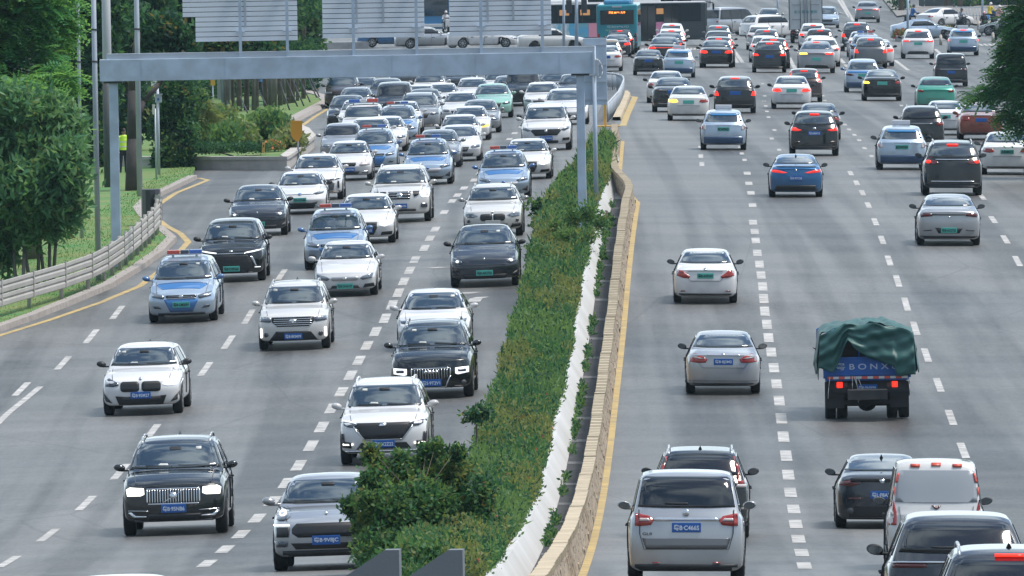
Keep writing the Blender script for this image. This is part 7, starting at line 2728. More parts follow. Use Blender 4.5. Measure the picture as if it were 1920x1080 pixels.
def side_bus(px0, px1, py, label, col, roofc, ads, H_=3.0, front_right=True):
    g0, g1 = G(px0, py), G(px1, py)
    Y = (g0.y + g1.y) / 2
    L_ = g1.x - g0.x
    root = bpy.data.objects.new('bus', None); link(root)
    tag(root, label, 'bus')
    root.location = ((g0.x + g1.x) / 2, Y, gz((g0.x + g1.x) / 2, Y))
    W_ = 2.5
    bm = bmesh.new()
    box(bm, (0, W_ / 2, .35 + (H_ - .35) / 2), (L_, W_, H_ - .35), bevel=.09)
    bmobj('body', bm, col, root)
    bm = bmesh.new()
    box(bm, (0, W_ / 2, H_ + .02), (L_ - .1, W_ - .1, .10), bevel=.03)
    for x in (-L_ * .3, L_ * .12):
        box(bm, (x, W_ / 2, H_ + .14), (2.6, 1.7, .26), bevel=.06)
    bmobj('roof', bm, roofc, root)
    bm = bmesh.new()
    box(bm, (-.1, -.012, 2.12), (L_ - .5, .03, 1.15), bevel=.012)
    wnd = bmobj('window', bm, mat('bus_window', (.012, .02, .028), .25, spec=.3), root)
    for fx in (.18, .30, .41, .66, .74):
        bm = bmesh.new()
        box(bm, (-L_ / 2 + fx * L_, -.032, 2.2), (.62, .01, .36), bevel=.003)
        bmobj('lit_interior', bm, mat('interior_glow', (.3, .15, .06), .5, emit=(1, .5, .2), es=.22), wnd)
    bm = bmesh.new()
    for x in np.arange(-L_ / 2 + 1.6, L_ / 2 - .5, 1.55):
        box(bm, (x, -.034, 2.12), (.06, .015, 1.13))
    bmobj('window_bar', bm, PLAS, wnd)
    x = -L_ / 2 + .1
    for frac, c in ads:
        w_ = L_ * frac
        bm = bmesh.new()
        box(bm, (x + w_ / 2, -.008, 1.06), (w_ - .01, .02, .90))
        bmobj('advert_panel', bm, c, root)
        x += w_
    for dx in (-L_ * .28, L_ * .27):
        tm, rm = wheel_meshes(.48, .24)
        add(root, 'wheel', tm, loc=(dx, .14, .48), rot=(0, 0, H90))
    if front_right:
        bm = bmesh.new()
        box(bm, (L_ / 2 + .02, W_ / 2, 1.95), (.05, 2.2, 1.5), bevel=.02)
        bmobj('windscreen', bm, GLASSK, root)
        for dx in (L_ * .30, L_ * .16):
            bm = bmesh.new()
            box(bm, (dx, -.05, 1.42), (1.05, .02, 2.25), bevel=.02)
            d = bmobj('door', bm, GLASSK, root)
            bm = bmesh.new()
            box(bm, (dx, -.066, 1.42), (.05, .02, 2.2))
            bmobj('door_seal', bm, PLAS, d)
        bm = bmesh.new()
        tube(bm, (L_ / 2, -.05, 2.75), (L_ / 2 + .45, -.25, 2.7), .025, .025, 6)
        box(bm, (L_ / 2 + .45, -.25, 2.45), (.12, .16, .42), bevel=.03)
        bmobj('wing_mirror', bm, PLAS, root)
    return root


side_bus(1000, 1330, 89, 'long city bus side-on across the junction with a pink advert and dark doors', mat('bus_dark', (.03, .045, .055), .4, coat=.5), mat('bus_roof_white', (.66, .67, .68), .5),
         [(.20, mat('ad_white', (.75, .78, .8), .5, noise=(2.2, 1, (.14, .45, .6)))), (.11, mat('ad_blue', (.06, .42, .75), .5, noise=(1.5, .6, (.35, .42, .15)))), (.10, mat('ad_pink', (.80, .32, .42), .5)),
          (.18, mat('ad_pale', (.50, .52, .54), .5)), (.18, mat('ad_rose', (.80, .38, .55), .5, noise=(2.5, .8, (.65, .18, .36)))), (.21, mat('bus_skirt', (.05, .06, .07), .5))], H_=2.72)
side_bus(1090, 1335, 42, 'second side-on bus at the top edge, mostly hidden behind the first', mat('bus_white', (.60, .61, .62), .4, coat=.5), mat('bus_roof_white', (.66, .67, .68), .5),
         [(.5, mat('ad_pale', (.50, .52, .54), .5)), (.49, mat('ad_pale', (.50, .52, .54), .5))], H_=3.0)


def blue_bus():
    g = G(815, 62)
    root = bpy.data.objects.new('bus', None); link(root)
    tag(root, 'blue and white bus front seen in the gap between the middle and right overhead signs', 'bus')
    root.location = (g.x, g.y, g.z)
    bm = bmesh.new(); box(bm, (0, 5, 1.75), (2.4, 10, 2.9), bevel=.12)
    bmobj('body', bm, mat('bus_sky_blue', (.06, .25, .50), .35, coat=.6), root)
    bm = bmesh.new(); box(bm, (0, -.02, 2.0), (2.1, .06, 1.5), bevel=.03)
    bmobj('windscreen', bm, GLASS, root)
    for s in (-1, 1):
        bm = bmesh.new(); box(bm, (s * .9, -.03, .95), (.3, .05, .16), bevel=.02)
        bmobj('headlight', bm, LAMPG, root)
        bm = bmesh.new(); box(bm, (s * 1.3, -.2, 2.4), (.12, .1, .4), bevel=.03)
        bmobj('wing_mirror', bm, PTB, root)
        for y in (1.8, 7.8):
            wheel_into(root, s * 1.03, y, .46)
    bm = bmesh.new(); box(bm, (0, -.02, .55), (2.3, .08, .25), bevel=.03)
    bmobj('bumper', bm, PW, root)


blue_bus()


def box_truck():
    g = G(1517, 84)
    root = bpy.data.objects.new('box_truck', None); link(root)
    tag(root, 'white box truck seen from behind with double rear doors', 'truck')
    root.location = (g.x, g.y + 8, gz(g.x, g.y + 8))
    root.rotation_euler = (0, 0, -HEAD)
    BW = mat('box_white', (.50, .54, .56), .5, noise=(.9, .6, (.36, .40, .43)))
    bm = bmesh.new(); box(bm, (0, 3.2, 1.95), (2.15, 6.4, 2.15), bevel=.02)
    bmobj('cargo_box', bm, BW, root)
    for s in (-1, 1):
        bm = bmesh.new(); box(bm, (s * .52, -.02, 1.95), (1.0, .04, 2.06), bevel=.01)
        d = bmobj('rear_door', bm, BW, root)
        bm = bmesh.new()
        for x in (.10, .34):
            tube(bm, (s * x, -.06, .95), (s * x, -.06, 2.95), .02, .02, 6)
        box(bm, (s * .6, -.05, 1.55), (.6, .01, .02)); box(bm, (s * .6, -.05, 2.5), (.6, .01, .02))
        bmobj('lock_bar', bm, PLASG, d)
        bm = bmesh.new(); box(bm, (s * 1.075, .0, 1.95), (.04, .05, 2.2))
        bmobj('corner_post', bm, PLASG, root)
        bm = bmesh.new(); box(bm, (s * .85, .1, .72), (.2, .05, .1))
        bmobj('taillight', bm, REDL, root)
        for y in (1.5, 5.8):
            wheel_into(root, s * .85, y, .38)
    me = fit_text('城市货运 便民', 1.5, .2, mat('lettering_teal', (.10, .30, .34), .5), 'door_lettering', bold=.02)
    add(root, 'door_lettering', me, loc=(0, -.055, 2.05), rot=(H90, 0, 0))
    bm = bmesh.new(); box(bm, (0, 3.4, .62), (.9, 6.6, .2)); box(bm, (0, .1, .55), (1.9, .08, .12))
    bmobj('chassis', bm, PLAS, root)
    bm = bmesh.new(); box(bm, (0, 7.3, 1.4), (1.85, 1.5, 1.6), bevel=.1)
    bmobj('cab', bm, BW, root)


box_truck()

# ================================================================== PEOPLE
SKIN = mat('skin', (.32, .19, .13), .6)
HAIR = mat('hair', (.012, .010, .010), .6)


def person(loc, rotz, pose, label, top, legs, helmet=None, scale=1.0, arms=None, extra=None):
    """one continuous skinned figure; clothing shells are children"""
    J = {'stand': dict(pel=(0, 0, .95), chest=(0, -.02, 1.30), neck=(0, -.02, 1.48), head=(0, -.04, 1.62), kl=(.10, -.02, .50), kr=(-.10, .03, .50), fl=(.11, .02, .07), fr=(-.11, .06, .07),
                       el=(.26, .0, 1.15), er=(-.26, .0, 1.15), hl=(.27, -.10, .92), hr=(-.27, -.10, .92)),
         'walk': dict(pel=(0, 0, .93), chest=(0, -.04, 1.28), neck=(0, -.06, 1.46), head=(0, -.08, 1.60), kl=(.10, -.18, .52), kr=(-.10, .10, .48), fl=(.11, -.30, .07), fr=(-.11, .34, .12),
                      el=(.25, .12, 1.14), er=(-.25, -.12, 1.14), hl=(.25, .06, .92), hr=(-.25, -.28, .98)),
         'ride': dict(pel=(0, .10, .82), chest=(0, .0, 1.16), neck=(0, -.06, 1.33), head=(0, -.10, 1.48), kl=(.18, -.32, .72), kr=(-.18, -.32, .72), fl=(.16, -.30, .30), fr=(-.16, -.30, .30),
                      el=(.28, -.14, 1.02), er=(-.28, -.14, 1.02), hl=(.26, -.42, 1.02), hr=(-.26, -.42, 1.02))}[pose]
    if arms: J = dict(J, **arms)
    V = lambda k: Vector(J[k])
    bm = bmesh.new()
    def limb(pts, rads, seg=10):
        for i in range(len(pts) - 1):
            tube(bm, pts[i], pts[i + 1], rads[i], rads[i + 1], seg, caps=True)
        for p, r in zip(pts, rads):
            bmesh.ops.create_icosphere(bm, subdivisions=2, radius=r, matrix=Matrix.Translation(p))
    sh = V('chest') + Vector((0, 0, .10))
    limb([V('pel'), (V('pel') + V('chest')) / 2, V('chest'), sh, V('neck')], [.155, .14, .17, .15, .06], 14)
    for s, k, f_, e_, h_ in ((1, 'kl', 'fl', 'el', 'hl'), (-1, 'kr', 'fr', 'er', 'hr')):
        hip = V('pel') + Vector((s * .09, 0, -.04))
        limb([hip, V(k), V(f_)], [.095, .065, .045])
        limb([V(f_), V(f_) + Vector((0, -.15, -.03))], [.045, .04])
        sp = sh + Vector((s * .17, 0, .02))
        limb([sp, V(e_), V(h_)], [.062, .047, .033])
        d = (V(h_) - V(e_)).normalized()
        limb([V(h_), V(h_) + d * .08], [.035, .036], 8)
        for q in range(4):
            o_ = Vector((s * .0, (q - 1.5) * .018, 0))
            limb([V(h_) + d * .08 + o_, V(h_) + d * (.15 - .01 * abs(q - 1.5)) + o_ + Vector((-s * .02, 0, 0))], [.009, .008], 6)
        limb([V(h_) + d * .03, V(h_) + d * .08 + Vector((0, -.045, 0))], [.011, .009], 6)
    limb([V('neck'), V('head') - Vector((0, 0, .06))], [.055, .05])
    r = bmesh.ops.create_uvsphere(bm, u_segments=16, v_segments=12, radius=1)
    for v in r['verts']:
        v.co = Vector((v.co.x * .078, v.co.y * .098, v.co.z * .118)) + V('head')
    bmesh.ops.create_icosphere(bm, subdivisions=1, radius=.016, matrix=Matrix.Translation(V('head') + Vector((0, -.10, -.01))))
    me0 = bpy.data.meshes.new('person'); bm.to_mesh(me0); bm.free()
    o = bpy.data.objects.new('person', me0)
    link(o)
    md = o.modifiers.new('r', 'REMESH'); md.mode = 'VOXEL'; md.voxel_size = .014
    dg = bpy.context.evaluated_depsgraph_get()
    me = bpy.data.meshes.new_from_object(o.evaluated_get(dg))
    bpy.data.objects.remove(o)
    b2 = bmesh.new(); b2.from_mesh(me)
    for _ in range(2):
        bmesh.ops.smooth_vert(b2, verts=b2.verts[:], factor=.5, use_axis_x=True, use_axis_y=True, use_axis_z=True)
    b2.to_mesh(me); b2.free()
    me.materials.clear()
    for m_ in (SKIN, top, legs, mat('shoe', (.03, .03, .035), .6)):
        me.materials.append(m_)
    waist = J['pel'][2] + .06
    for p in me.polygons:
        c = p.center
        p.use_smooth = True
        hand = min((c - V('hl')).length, (c - V('hr')).length) < .10
        foot = min((c - V('fl')).length, (c - V('fr')).length) < .13
        hd = c.z > J['neck'][2] + .02
        legz = c.z < waist - .02 if pose != 'ride' else (c.y < .0 and c.z < .86) or c.z < .80
        armz = abs(c.x) > .20 and c.z > .85
        p.material_index = 0 if (hand or hd) else 3 if foot else 1 if (armz or not legz) else 2
    root = bpy.data.objects.new('person', me)
    link(root)
    tag(root, label, 'person')
    hb = bmesh.new()
    r = bmesh.ops.create_uvsphere(hb, u_segments=14, v_segments=10, radius=1)
    kill = []
    for v in r['verts']:
        keep = v.co.z > -.15 or v.co.y > .35
        v.co = Vector((v.co.x * .092, v.co.y * .112 + .012, v.co.z * .13 + .012)) * (1.18 if helmet else 1.0) + V('head')
        if not keep: kill.append(v)
    bmesh.ops.delete(hb, geom=kill, context='VERTS')
    bmobj('helmet' if helmet else 'hair', hb, helmet or HAIR, root, smooth=True)
    for s in (-1, 1):
        eb = bmesh.new()
        bmesh.ops.create_icosphere(eb, subdivisions=1, radius=.011, matrix=Matrix.Translation(V('head') + Vector((s * .03, -.090, .012))))
        bmobj('eye', eb, HAIR, root)
    if extra: extra(root, J)
    root.location = loc
    root.rotation_euler = (0, 0, rotz)
    root.scale = (scale,) * 3
    return root


VEST = mat('hi_vis_yellow', (.50, .75, .06), .6, emit=(.4, .7, .05), es=.05)
NAVY = mat('cloth_navy', (.015, .02, .035), .8)


def vest(root, J):
    bm = bmesh.new()
    r = bmesh.ops.create_cone(bm, segments=20, radius1=.20, radius2=.20, depth=.50, cap_ends=False, matrix=Matrix.Translation((0, -.01, 1.20)) @ Matrix.Diagonal((1, .82, 1, 1)))
    o = bmobj('vest', bm, VEST, root, smooth=True)
    bm = bmesh.new()
    for z in (1.08, 1.25):
        bmesh.ops.create_cone(bm, segments=20, radius1=.205, radius2=.205, depth=.045, cap_ends=False, matrix=Matrix.Translation((0, -.01, z)) @ Matrix.Diagonal((1, .82, 1, 1)))
    bmobj('reflective_band', bm, mat('reflective_grey', (.6, .62, .6), .4), o, smooth=True)


gp = G(232, 330)
person((gp.x, gp.y, gp.z), .6, 'stand', 'standing figure in a yellow hi-vis vest and dark trousers behind the left gantry post', VEST, NAVY, scale=1.0, extra=vest)


def scooter(px, py, ang, col, label):
    g = G(px, py)
    root = bpy.data.objects.new('motor_scooter', None); link(root)
    tag(root, label, 'scooter', 'scooters at the junction')
    root.location = g; root.rotation_euler = (0, 0, ang)
    bm = bmesh.new()
    box(bm, (0, .12, .38), (.26, .5, .10), bevel=.03)
    box(bm, (0, .42, .58), (.28, .50, .30), bevel=.08)
    box(bm, (0, -.42, .72), (.34, .12, .56), bevel=.04)
    bmobj('body', bm, col, root, smooth=False)
    bm = bmesh.new(); box(bm, (0, .42, .77), (.26, .62, .10), bevel=.04)
    bmobj('seat', bm, PLAS, root)
    bm = bmesh.new()
    tube(bm, (0, -.44, .6), (0, -.36, 1.02), .03, .03, 8); tube(bm, (-.30, -.36, 1.02), (.30, -.36, 1.02), .016, .016, 8)
    tube(bm, (0, -.44, .6), (0, -.62, .25), .03, .03, 8)
    bmobj('handlebar', bm, PLASG, root)
    for y in (-.62, .62):
        tm = cached('sw', lambda: wheel_meshes(.24, .09)[0])
        o = add(root, 'wheel', tm, loc=(0, y, .24)); o.scale = (.45, 1, 1)
    return root, g


PC = {k: mat('cloth_' + k, c, .8) for k, c in dict(yellow=(.65, .5, .05), pink=(.50, .30, .30), grey=(.30, .33, .38), blue=(.05, .16, .40), white=(.55, .56, .58), dark=(.02, .025, .035), teal=(.05, .2, .22)).items()}
HELM = {k: mat('helmet_' + k, c, .3, coat=.5) for k, c in dict(white=(.6, .6, .6), pink=(.6, .25, .3), yellow=(.6, .5, .1), dark=(.02, .02, .03)).items()}
for px, py, ang, sc_, pc, hc, lab, lab2 in (
        (1100, 84, -1.3, 'dark', 'grey', 'dark', 'rider in a grey shirt leaning forward in front of the blue bus advert', 'dark scooter in front of the blue bus advert'),
        (1857, 46, 2.4, 'blue', 'yellow', 'white', 'rider in a bright yellow top and white helmet near the top right', 'blue scooter under the rider in yellow, top right'),
        (1873, 52, 2.2, 'dark', 'pink', 'white', 'rider in a pale pink top and pale helmet next to the rider in yellow', 'dark scooter under the rider in pale pink, top right'),
        (1845, 66, .2, 'dark', 'dark', 'pink', 'dark-clothed rider with a pink helmet near the flower beds', 'dark scooter under the rider with a pink helmet'),
        (1803, 58, .4, 'dark', 'grey', 'dark', 'rider in grey between the white turning sedan and the railings', 'dark scooter right of the white turning sedan'),
        (1712, 50, 2.0, 'dark', 'blue', 'dark', 'rider in blue behind the silver and blue car', 'dark scooter behind the silver and blue car'),
        (1878, 78, .8, 'dark', 'dark', 'dark', 'dark-clothed rider half hidden by the feathery branch', 'dark scooter half hidden by the feathery branch'),
        (836, 62, .3, 'white', 'white', 'white', 'rider in white seen in the gap between the middle and right overhead signs', 'white scooter in the gap between two overhead signs'),
        (975, 92, .1, 'dark', 'pink', 'pink', 'rider in pink just below the rightmost overhead sign', 'dark scooter of the pink rider below the rightmost sign'),
        (998, 92, .3, 'white', 'white', 'yellow', 'rider in white with a yellow helmet below the rightmost overhead sign', 'white scooter of the rider with a yellow helmet')):
    r_, g_ = scooter(px, py, ang, PC[sc_] if sc_ in PC else PLAS, lab2)
    person(g_, ang, 'ride', lab, PC[pc], PC['dark'], helmet=HELM[hc])
for px, py, ang, pc, lab in ((985, 88, .3, 'teal', 'pedestrian in teal below the rightmost overhead sign'), (1008, 90, -.4, 'dark', 'dark-clothed pedestrian left of the first bus'),
                             (487, 190, .2, 'blue', 'person in a blue top among the close row of tree trunks')):
    g = G(px, py)
    person(g, ang, 'walk', lab, PC[pc], PC['dark'])

# ================================================================== STREET FURNITURE
# railings at the start of the divider
def railings():
    e = bpy.data.objects.new('railing', None)
    px = [(1134, 240), (1146, 226), (1156, 206), (1163, 188), (1171, 168), (1168, 160), (1150, 153), (1138, 152), (1110, 150), (1060, 145)]
    pts = [G(*p) for p in ((1140, 229), (1151, 216), (1160, 205), (1166, 192), (1170, 180), (1167, 173), (1156, 169), (1138, 167), (1112, 166))]
    e.location = pts[2]; link(e)
    tag(e, 'curved silver pedestrian railing with upright bars at the tip of the divider', 'railing')
    inv = -Vector(e.location)
    pr = resample(pts, .9)
    bm = bmesh.new()
    for i, p in enumerate(pr):
        z = gz(p.x, p.y)
        big = i % 4 == 0
        tube(bm, Vector((p.x, p.y, z)) + inv, Vector((p.x, p.y, z + (.86 if big else .78))) + inv, .045 if big else .016, None, 6)
    for p, q in zip(pr, pr[1:]):
        for f_ in (.33, .66):
            m_ = p.lerp(q, f_); z = gz(m_.x, m_.y)
            tube(bm, Vector((m_.x, m_.y, z + .12)) + inv, Vector((m_.x, m_.y, z + .78)) + inv, .014, None, 5)
    bmobj('upright_bars', bm, GALV, e)
    bm = bmesh.new()
    for h_ in (.80,):
        polytube(bm, [Vector((p.x, p.y, gz(p.x, p.y) + h_)) + inv for p in pr], [.035] * len(pr), 6)
    bmobj('top_rail', bm, mat('rail_white', (.55, .6, .66), .5, .2), e)


railings()
bm = bmesh.new()
ribbon(bm, [G(*p) for p in ((1158, 226), (1168, 204), (1177, 180), (1172, 176))], [(-.2, 0), (-.2, .16), (.12, .16), (.14, 0)], step=2)
tag(bmobj('kerb', bm, CREAM), kind='structure')


def yellow_post():
    g = G(1135, 238)
    e = bpy.data.objects.new('marker_post', None)
    e.location = g; link(e)
    tag(e, 'yellow upright post with a flat yellow base at the end of the railing', 'post')
    YP = mat('post_yellow', (.60, .36, .05), .5)
    bm = bmesh.new(); box(bm, (0, 0, .48), (.10, .10, .96), bevel=.01)
    bmobj('post', bm, YP, e)
    bm = bmesh.new(); box(bm, (.1, 0, .03), (1.0, .8, .06), bevel=.01)
    bmobj('base', bm, YP, e)


yellow_post()


def orange_board():
    g = G(556, 268)
    Y = 479.0
    a, b = P(545.5, 262, Y), P(566.5, 226, Y)
    e = bpy.data.objects.new('marker_board', None)
    e.location = ((a.x + b.x) / 2, Y, gz(a.x, Y)); link(e)
    tag(e, 'orange-yellow shield-shaped marker board at the tip of the flower island', 'sign')
    inv = -Vector(e.location)
    w_ = (b.x - a.x); x0 = a.x
    OB = mat('board_orange', (.55, .26, .02), .5)
    bm = bmesh.new()
    zt, zb = b.z, a.z - .02
    pts = [(x0, zt), (x0 + w_, zt), (x0 + w_, zb + .22), (x0 + w_ * .62, zb - .08), (x0 + w_ * .2, zb + .04), (x0, zb + .2)]
    fr = [bm.verts.new(Vector((x, Y - .06, z)) + inv) for x, z in pts]
    bk = [bm.verts.new(Vector((x, Y + .06, z)) + inv) for x, z in pts]
    bm.faces.new(fr); bm.faces.new(bk[::-1])
    for i in range(6):
        bm.faces.new((fr[i], bk[i], bk[(i + 1) % 6], fr[(i + 1) % 6]))
    bmesh.ops.recalc_face_normals(bm, faces=bm.faces[:])
    bmobj('board', bm, OB, e)
    bm = bmesh.new()
    tube(bm, Vector((x0 + w_ * .6, Y + .1, gz(x0, Y))) + inv, Vector((x0 + w_ * .6, Y + .1, zt - .1)) + inv, .04, .04, 10)
    bmobj('post', bm, GALV, e)
    # small numbered stump
    s = P(494, 287, 468)
    e = bpy.data.objects.new('marker_stump', None)
    e.location = s; link(e)
    tag(e, 'short orange-yellow marker stump with a grey symbol on the island lawn', 'bollard')
    bm = bmesh.new(); box(bm, (0, 0, .19), (.10, .10, .38), Matrix.Rotation(.06, 3, 'Y'), bevel=.01)
    bmobj('stump', bm, mat('stump_yellow', (.55, .33, .08), .6), e)
    bm = bmesh.new(); box(bm, (.012, -.052, .26), (.05, .008, .10), Matrix.Rotation(.06, 3, 'Y'))
    bmobj('symbol', bm, PLASG, e)


orange_board()


def small_sign():
    g = G(400, 218)
    Y = g.y
    e = bpy.data.objects.new('street_sign', None)
    e.location = g; link(e)
    tag(e, 'small yellow square sign on a thin post beside the tree row', 'sign')
    inv = -Vector(e.location)
    c = P(399, 155, Y)
    bm = bmesh.new(); tube(bm, (0, 0, 0), (0, 0, c.z - g.z), .03, .03, 8)
    bmobj('post', bm, GALV, e)
    bm = bmesh.new(); box(bm, c + inv + Vector((0, -.05, 0)), (.22, .03, .26), bevel=.01)
    bmobj('plate', bm, mat('sign_ochre', (.5, .30, .03), .5), e)
    # pole with two upright pale boards
    g = G(419, 214)
    e = bpy.data.objects.new('banner_pole', None)
    e.location = g; link(e)
    tag(e, 'round pole carrying two upright pale boards under the gantry beam', 'pole')
    inv = -Vector(e.location)
    Y = g.y
    top = P(419, 40, Y)
    bm = bmesh.new(); tube(bm, (0, 0, 0), top + inv, .11, .10, 14)
    bmobj('shaft', bm, GALV, e)
    for px in (410.5, 428.5):
        a, b = P(px, 187, Y), P(px, 120, Y)
        bm = bmesh.new(); box(bm, (a + b) / 2 + inv, (.17, .05, b.z - a.z), bevel=.01)
        bmobj('banner_board', bm, mat('pale_board', (.45, .46, .45), .6), e)


small_sign()


def fins():
    for px0, px1, lab in ((690, 748, 'grey slanting concrete fin, left of the two at the near end of the median'), (806, 867, 'grey slanting concrete fin, right of the two at the near end of the median')):
        Y = 183.0
        s = FPX / Y
        a, b = P(px0 - 40, 1110, Y), P(px1, 1031, Y)
        X1 = b.x; zt = b.z
        zb = gz(X1, Y) - .1
        bm = bmesh.new()
        w1 = 27 / s
        pts = [(X1, zb), (X1, zt), (X1 - w1, zt), (X1 - w1 - 1.05, zt - .68), (X1 - w1 - 1.05, zb)]
        fr = [bm.verts.new((x, Y, z)) for x, z in pts]; bk = [bm.verts.new((x + .03, Y + .35, z)) for x, z in pts]
        bm.faces.new(fr); bm.faces.new(bk[::-1])
        n_ = len(pts)
        for i in range(n_):
            bm.faces.new((fr[i], bk[i], bk[(i + 1) % n_], fr[(i + 1) % n_]))
        bmesh.ops.recalc_face_normals(bm, faces=bm.faces[:])
        loc = Vector((X1, Y, zb))
        bmesh.ops.translate(bm, verts=bm.verts[:], vec=-loc)
        o = bmobj('concrete_fin', bm, mat('fin_grey', (.15, .175, .20), .8, noise=(4, .6, (.15, .17, .19)), bump=.15))
        o.location = loc
        tag(o, lab, 'concrete fin')


fins()

# junction furniture: signals, poles, bollards, planting beds, trees
def signal(px, pyb, pyt, label, heads=True):
    g = G(px, pyb)
    e = bpy.data.objects.new('traffic_signal' if heads else 'pole', None)
    e.location = g; link(e)
    tag(e, label, 'traffic signal' if heads else 'pole')
    inv = -g
    top = P(px, pyt, g.y)
    bm = bmesh.new(); tube(bm, (0, 0, 0), top + inv, .12 if heads else .08, .09 if heads else .07, 12)
    bmobj('shaft', bm, GALV2, e)
    if heads:
        for dx in (-.45, .45):
            c = P(px, 12, g.y) + inv
            bm = bmesh.new(); box(bm, c + Vector((dx, 0, 0)), (.34, .3, .8), bevel=.04)
            box(bm, c + Vector((dx * .5, 0, .2)), (.5, .05, .05))
            bmobj('signal_head', bm, DARKMET, e)


signal(1081, 112, -60, 'thin pole with dark signal heads in front of the first bus')
signal(1057, 112, -60, 'thicker bare grey pole left of the signal pole in front of the first bus', heads=False)
signal(1702, 92, -50, 'thin grey pole rising in front of the silver and blue car', heads=False)
signal(1842, 50, -60, 'slim pole near the riders at the top right', heads=False)
signal(1458, 30, -20, 'short pole with a dark round head beyond the queues', heads=False)
for k, (px, py) in enumerate(((1764, 84), (1862, 80), (1835, 56))):
    g = G(px, py)
    bm = bmesh.new(); tube(bm, (0, 0, 0), (0, 0, .62), .10, .09, 12); tube(bm, (0, 0, .62), (0, 0, .68), .09, .04, 12)
    o = bmobj('bollard', bm, mat('bollard_cream', (.45, .42, .38), .7)); o.location = g
    tag(o, ['cream bollard below the long pink flower bed', 'cream bollard right of the furthest taxi', 'cream bollard beside the riders at the top right'][k], 'bollard', 'bollards at the junction')


def flowerbed(x0, x1, pyb, label):
    a, b = G(x0, pyb), G(x1, pyb)
    Y = (a.y + b.y) / 2
    e = bpy.data.objects.new('flower_bed', None)
    c = (a + b) / 2
    e.location = c; link(e)
    tag(e, label, 'flower bed', 'flower beds at the junction')
    w_ = b.x - a.x
    bm = bmesh.new(); box(bm, (0, 1.2, .20), (w_, 2.4, .40), bevel=.05)
    bmobj('bed_wall', bm, CONC, e)
    lo = [((x, 1.2, .48), (w_ / 5, 1.2, .22), 1) for x in np.linspace(-w_ * .36, w_ * .36, 5)]
    me = crown_mesh('planting', lo, 2600, .14, [(6, 1.2), (4, 2), (1, 1), (2, 1)], (0, 0, 0), shell=.6)
    link(bpy.data.objects.new('planting', me), e)


flowerbed(1738, 1786, 71, 'long bed of pinkish flowers behind the white SUV')
flowerbed(1680, 1702, 78, 'small round bed of pinkish flowers left of the white SUV')
g = G(1712, 16)
bm = bmesh.new(); box(bm, (0, 0, 1.3), (.95, .5, 2.6), bevel=.04); box(bm, (0, 0, .1), (1.3, .8, .2), bevel=.03)
o = bmobj('utility_pillar', bm, mat('pillar_white', (.55, .55, .55), .6)); o.location = g
tag(o, 'plain white upright pillar at the top edge, right of the far grey SUV', 'pillar')


def far_fence():
    a, b = G(1790, 40), G(1890, 42)
    e = bpy.data.objects.new('far_fence', None); e.location = a; link(e)
    tag(e, 'light metal fence behind the white turning sedan at the top right', 'fence')
    for p in resample([a, b], .8):
        bm = bmesh.new()
        z = gz(p.x, p.y) - a.z
        tube(bm, Vector((p.x - a.x, p.y - a.y, z)), Vector((p.x - a.x, p.y - a.y, z + 1.1)), .03, .03, 6)
        bmobj('post', bm, GALV, e)
    bm = bmesh.new()
    for h_ in (.5, 1.08):
        tube(bm, Vector((0, 0, h_)), Vector((b.x - a.x, b.y - a.y, gz(b.x, b.y) - a.z + h_)), .03, .03, 6)
    bmobj('rail', bm, GALV, e)


far_fence()
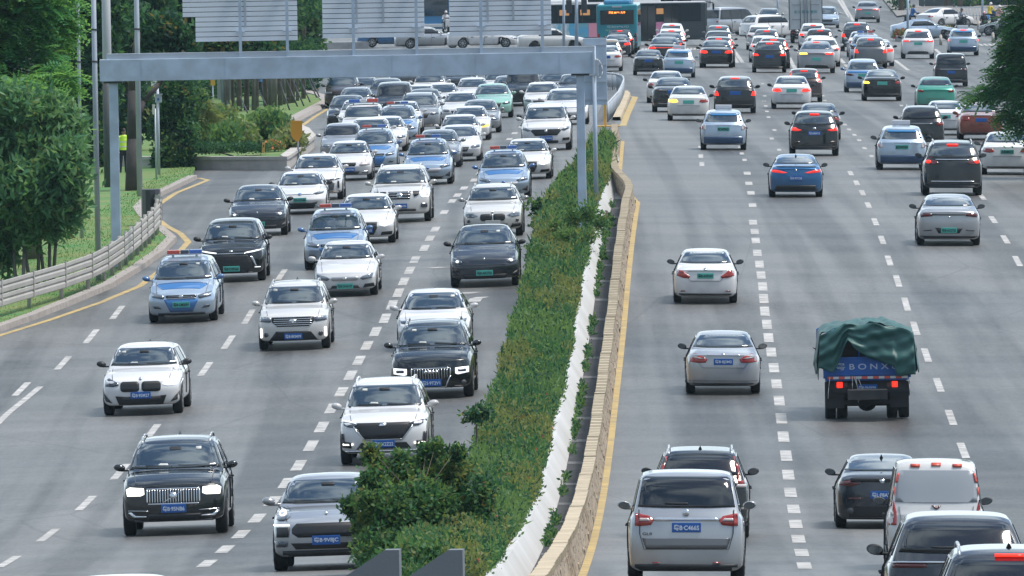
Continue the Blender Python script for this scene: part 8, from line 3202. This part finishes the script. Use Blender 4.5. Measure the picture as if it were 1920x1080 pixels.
# kerbed pavement and trees at the top right
pv, pp = terrain_poly('pavement', [(1682, 33), (1700, 30), (1800, 44), (1920, 60), (2100, 70), (2100, -20), (1640, -20)], .12, mat('paving', (.22, .21, .20), .85, noise=(.5, .6, (.15, .15, .15))))
tag(pv, kind='structure')
tg = [(1690, 22, 16, 'dark'), (1722, 10, 18, ''), (1745, 14, 18, ''), (1775, 14, 20, ''), (1800, 16, 20, ''), (1826, 14, 20, ''), (1856, 12, 20, ''), (1884, 12, 20, ''), (1910, 12, 20, '')]
for k, (px, py, r_, _) in enumerate(tg):
    g = G(px, py)
    top = P(px, -70, g.y)
    lo = [plobe(px + rnd.uniform(-6, 6), -25 + rnd.uniform(-12, 8), g.y + 2, 24, 26), plobe(px + rnd.uniform(-8, 8), -70, g.y + 2, 30, 30), plobe(px + rnd.uniform(-9, 9), 6, g.y + 4, 15, 9)]
    mk('far_tree', ['leafy dark tree beside the far grey SUV', 'tree immediately right of the white pillar', 'pale trunk second right of the white pillar', 'pale trunk above the silver and blue car\'s bonnet', 'trunk above the white turning sedan', 'trunk right of the white turning sedan', 'trunk behind the rider in yellow', 'trunk behind the rider in pale pink', 'trunk at the upper right corner'][k],
       'tree', g, lo, 1500, .4, [(0, 5), (1, 3), (2, 1)], limbs=[([g, top], [.24, .2])], bark=BARKL if k % 2 else BARK, group='trees at the top right corner')
# hoarding and hedge behind the top right trees
for (x0, x1, Y, h_, m_, nm, lab, cat) in ((1715, 2010, 1075, 2.6, mat('hoarding_teal', (.05, .09, .11), .7, noise=(.35, 1.0, (.14, .16, .16))), 'hoarding', 'dark blue-green hoarding behind the trees at the top right', 'hoarding'),):
    a, b = P(x0, 10, Y), P(x1, 10, Y)
    z = gz(a.x, Y)
    bm = bmesh.new()
    for k in range(16):
        xx = a.x + (b.x - a.x) * (k + .5) / 16
        box(bm, (xx, Y, z + h_ / 2), ((b.x - a.x) / 16 - .04, .12, h_))
    o = bmobj(nm, bm, m_)
    tag(o, lab, cat)
# low grey wedge roof and white kerb stones seen under the middle sign
g = G(630, 92)
bm = bmesh.new()
prism(bm, [(-2.0, 0), (2.2, 0), (1.3, 2.5), (-2.0, 2.5)], 0, .45)
o = bmobj('stone_ramp', bm, CONC); o.location = g
tag(o, 'low grey stone slab under the middle overhead sign', 'slab')

# ================================================================== AIR
HAZE = True
if HAZE:
    bm = bmesh.new()
    z0, z1 = -22.0, 16.0
    box(bm, (0, 1985, (z0 + z1) / 2), (2200, 4090, z1 - z0))
    o = bmobj('haze', bm)
    hm = bpy.data.materials.new('haze'); hm.use_nodes = True
    n = hm.node_tree
    n.nodes.remove(n.nodes['Principled BSDF'])
    v = n.nodes.new('ShaderNodeVolumePrincipled')
    v.inputs['Color'].default_value = (.60, .86, 1.0, 1)
    v.inputs['Density'].default_value = 0.00005
    v.inputs['Anisotropy'].default_value = 0.2
    n.links.new(v.outputs['Volume'], n.nodes['Material Output'].inputs['Volume'])
    o.data.materials.append(hm)
    o['kind'] = 'stuff'
